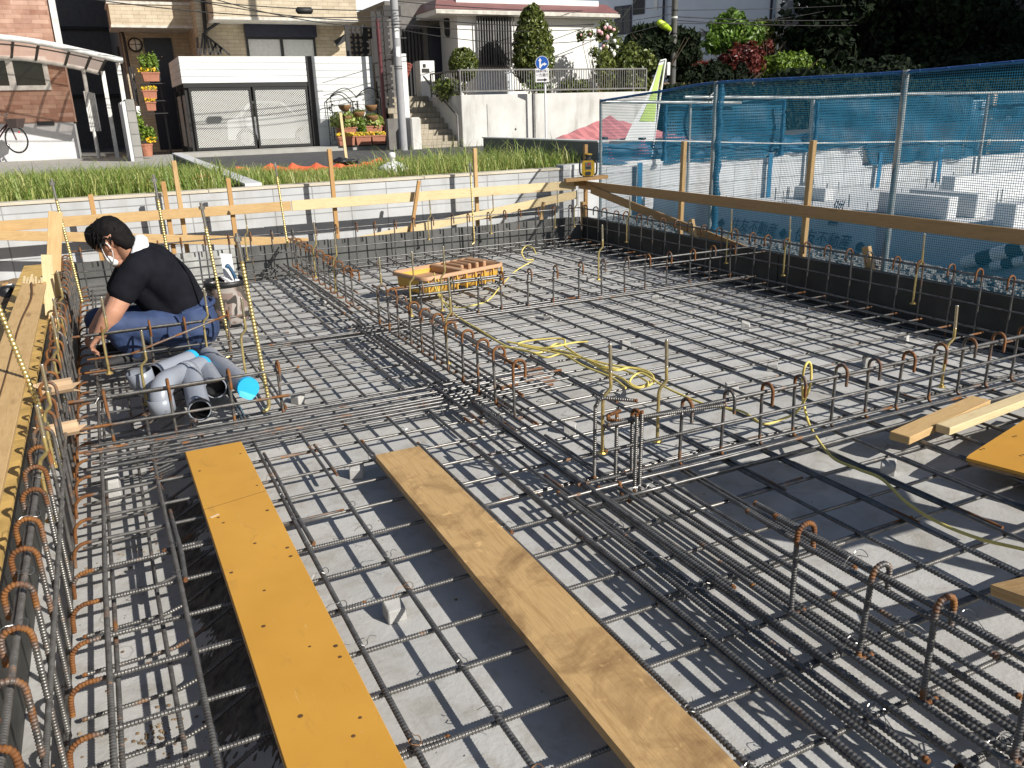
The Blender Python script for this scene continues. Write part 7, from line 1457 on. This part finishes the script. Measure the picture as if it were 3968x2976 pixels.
for px, z0, z1 in ((1440, .75, 1.45), (1697, .72, 1.42), (1770, .3, 1.4), (1393, .1, .74), (1682, .1, .76), (1925, .1, .68), (2058, .1, .68)): t = gy(px, 215, YN-.05); (bunch(r, (t[0], YN-.03), z0, z1, .022, ph=px) if z1 > 1 else MB().box((t[0]-.035, YN+.02, z0), (t[0]+.035, YN+.03, z1)).build('blue_strap', 'strap_teal', r))
m = MB(); m.rings([gy(1300, 303, YN-.05), gy(1480, 305, YN-.05), gy(1700, 310, YN-.05), gy(1960, 306, YN-.05), gy(2300, 302, YN-.05)], .008, 5); m.build('white_cord', 'rope_white', r)
m = MB(); m.rings(spline([gy(1530, 213, YN-.1), gy(1537, 205, YN-.12), gy(1545, 199, YN-.12), gy(1538, 222, YN-.12)], 5), .008, 5); m.build('white_cord', 'rope_white', r)
# two pale timber posts and sheeting at the far right
r = thing('hoarding', gy(2110, 230, 9.6), 'pale panels and timber posts behind the right part of the far blue net', 'hoarding')
for (x0, y0, x1, y1, mt) in ((2092, 215, 2130, 300, 'tarp_white'), (2205, 265, 2330, 310, 'tarp_white'), (2078, 262, 2100, 310, 'tarp_white')): a, b = gy(x0, y1, 9.7), gy(x1, y0, 9.7); m = MB(); m.box((a[0], 9.7, .1), (b[0], 9.73, b[2])); m.build('panel', mt, r)
for (px, py) in ((2152, 203), (2090, 275)): t = gy(px, py, 9.5); m = MB(); m.box((t[0]-.05, 9.5, .0), (t[0]+.05, 9.56, t[2])); m.build('post', 'bare_wood', r)
m = MB(); t = gy(1980, 340, 9.4); m.lathe([(.03, -.5), (.03, .0), (.055, .002), (.055, .09), (.03, .1)], t+np.array([0, 0, .0]), 12); tag(m.build('vent_pipe', 'white_siding', smooth=False), 'short white capped pipe standing in front of the far net', 'vent pipe')

# ------------------------------------------------------------------ neighbouring foundation seen through the net
m = MB(); m.box((6.35, 1.0, -.16), (26, 8.85, .17)); tag(m.build('neighbour_slab', 'concrete_pale'), kind='structure')
def stem_wall(x, y, z1, lx, ly, label): m = MB(); m.box((x, y, .172), (x+lx, y+ly, z1)); return tag(m.build('stem_wall', 'concrete_pale', bevel=.006), label, 'foundation wall', 'white foundation walls of the neighbouring plot')
stem_wall(8.06, 5.93, .40, .15, .9, 'white foundation wall nearest the big fence post'); stem_wall(8.37, 5.83, .42, .18, .85, 'white foundation wall just right of the one nearest the big fence post'); stem_wall(9.25, 6.76, .50, 5, .18, 'long white foundation wall furthest back at the right border'); stem_wall(7.95, 5.12, .40, 1.6, .22, 'low white foundation block at the right border'); stem_wall(8.45, 8.0, .33, .16, .55, 'small white foundation block by the second timber stake')
a = 0; pr_ = np.random.default_rng(8); r = thing('starter_bars', (9, 7, .17), 'thin steel pins standing in rows on the white neighbouring foundation', 'steel pins')
for k in range(40): x, y = pr_.uniform(6.6, 12), pr_.choice([8.6, 7.4, 6.6, 8.2])+pr_.uniform(-.04, .04); m = MB(); m.rings([(x, y, .17), (x, y, .33)], .006, 5); m.build('pin', 'steel', r)
# outer face of that foundation with a draped, printed sheet
r = thing('printed_sheet', (6.2, 4.5, .1), 'white plastic sheet with bluish shade in its colour and printed dark characters hung behind the net fence', 'sheet')
m = MB(); nx, nz = 60, 8; V = []
for i in range(nx+1):
    y = 1.0+(8.3-1.0)*i/nx
    for k in range(nz+1): s = k/nz; V.append((6.22+.12*s+.008*math.sin(y*4+k)+.006*math.sin(y*11), y, .06+(.36-.03*(y > 6.9))*s+.006*math.sin(y*7)))
m.add(V, [(i*(nz+1)+k, (i+1)*(nz+1)+k, (i+1)*(nz+1)+k+1, i*(nz+1)+k+1) for i in range(nx) for k in range(nz)]); m.build('sheeting', 'tarp_white', r, True)
m = MB(); m.box((6.352, 1.0, .1), (6.365, 8.84, .40)); m.build('edge_board', 'tarp_white', r)
eyv = np.array([0, -1., 0]); ezv = np.array([.12, 0, .36]); ezv /= np.linalg.norm(ezv); nrm_ = np.cross(eyv, ezv)
def on_sheet(px, py):
    d = ray(px, py); n_ = nrm_; p0 = np.array([6.22, 4.5, .06]); return CAM+d*((p0-CAM)@n_/(d@n_))
for (px, py, sz) in ((1630, 493, .15), (1778, 518, .15)):
    c = on_sheet(px, py)+nrm_*.022; lettering('住友不動産', c, sz, eyv, ezv, 'print_navy', r, sx=.95); m = MB(); q = c-eyv*(.52); m.prism([q+eyv*.055, q+ezv*.055, q-eyv*.055, q-ezv*.055], nrm_*.002); m.build('diamond_mark', 'print_navy', r)
c = on_sheet(1812, 460)+nrm_*.022; lettering('動産', c, .14, ezv, -eyv, 'print_navy', r)
c = on_sheet(2170, 562)+nrm_*.022; lettering('住友', c, .10, eyv, ezv, 'print_navy', r)
m = MB(); c = on_sheet(1860, 534)+nrm_*.02; m.prism([c+(eyv*math.cos(t)+ezv*math.sin(t))*.045 for t in np.linspace(0, 2*PI, 13)[:-1]], nrm_*.002); m.build('dot_mark', 'print_navy', r)
# striped tubes
for (x0, y0, x1, y1, w, lab) in ((2092, 572, 2330, 508, .055, 'black and white striped tube lying on the sheet behind the net'), (2150, 578, 2330, 545, .04, 'thinner striped tube partly below the first one')):
    a, b = on_sheet(x0, y0)+nrm_*w*1.1, on_sheet(x1, y1)+nrm_*w*1.1; r = thing('striped_tube', a, lab, 'striped tube', 'striped safety tubes on the sheet'); n = 7
    for k in range(n): m = MB(); m.rings([a+(b-a)*k/n, a+(b-a)*(k+1)/n], w, 14, True); m.build('stripe', 'sign_white' if k % 2 == 0 else 'sign_black', r, True)

r = thing('rear_block', (14, 44, .4), 'pale house wall coloured as in bluish shade far behind the maroon roof', 'house'); m = MB(); m.box((9, 44, .3), (24, 50, 12)); m.build('wall', 'white_house_shade', r); m = MB(); m.box((8.8, 43.6, 8.2), (20, 43.99, 8.7)); m.build('eave', 'roof_maroon', r)
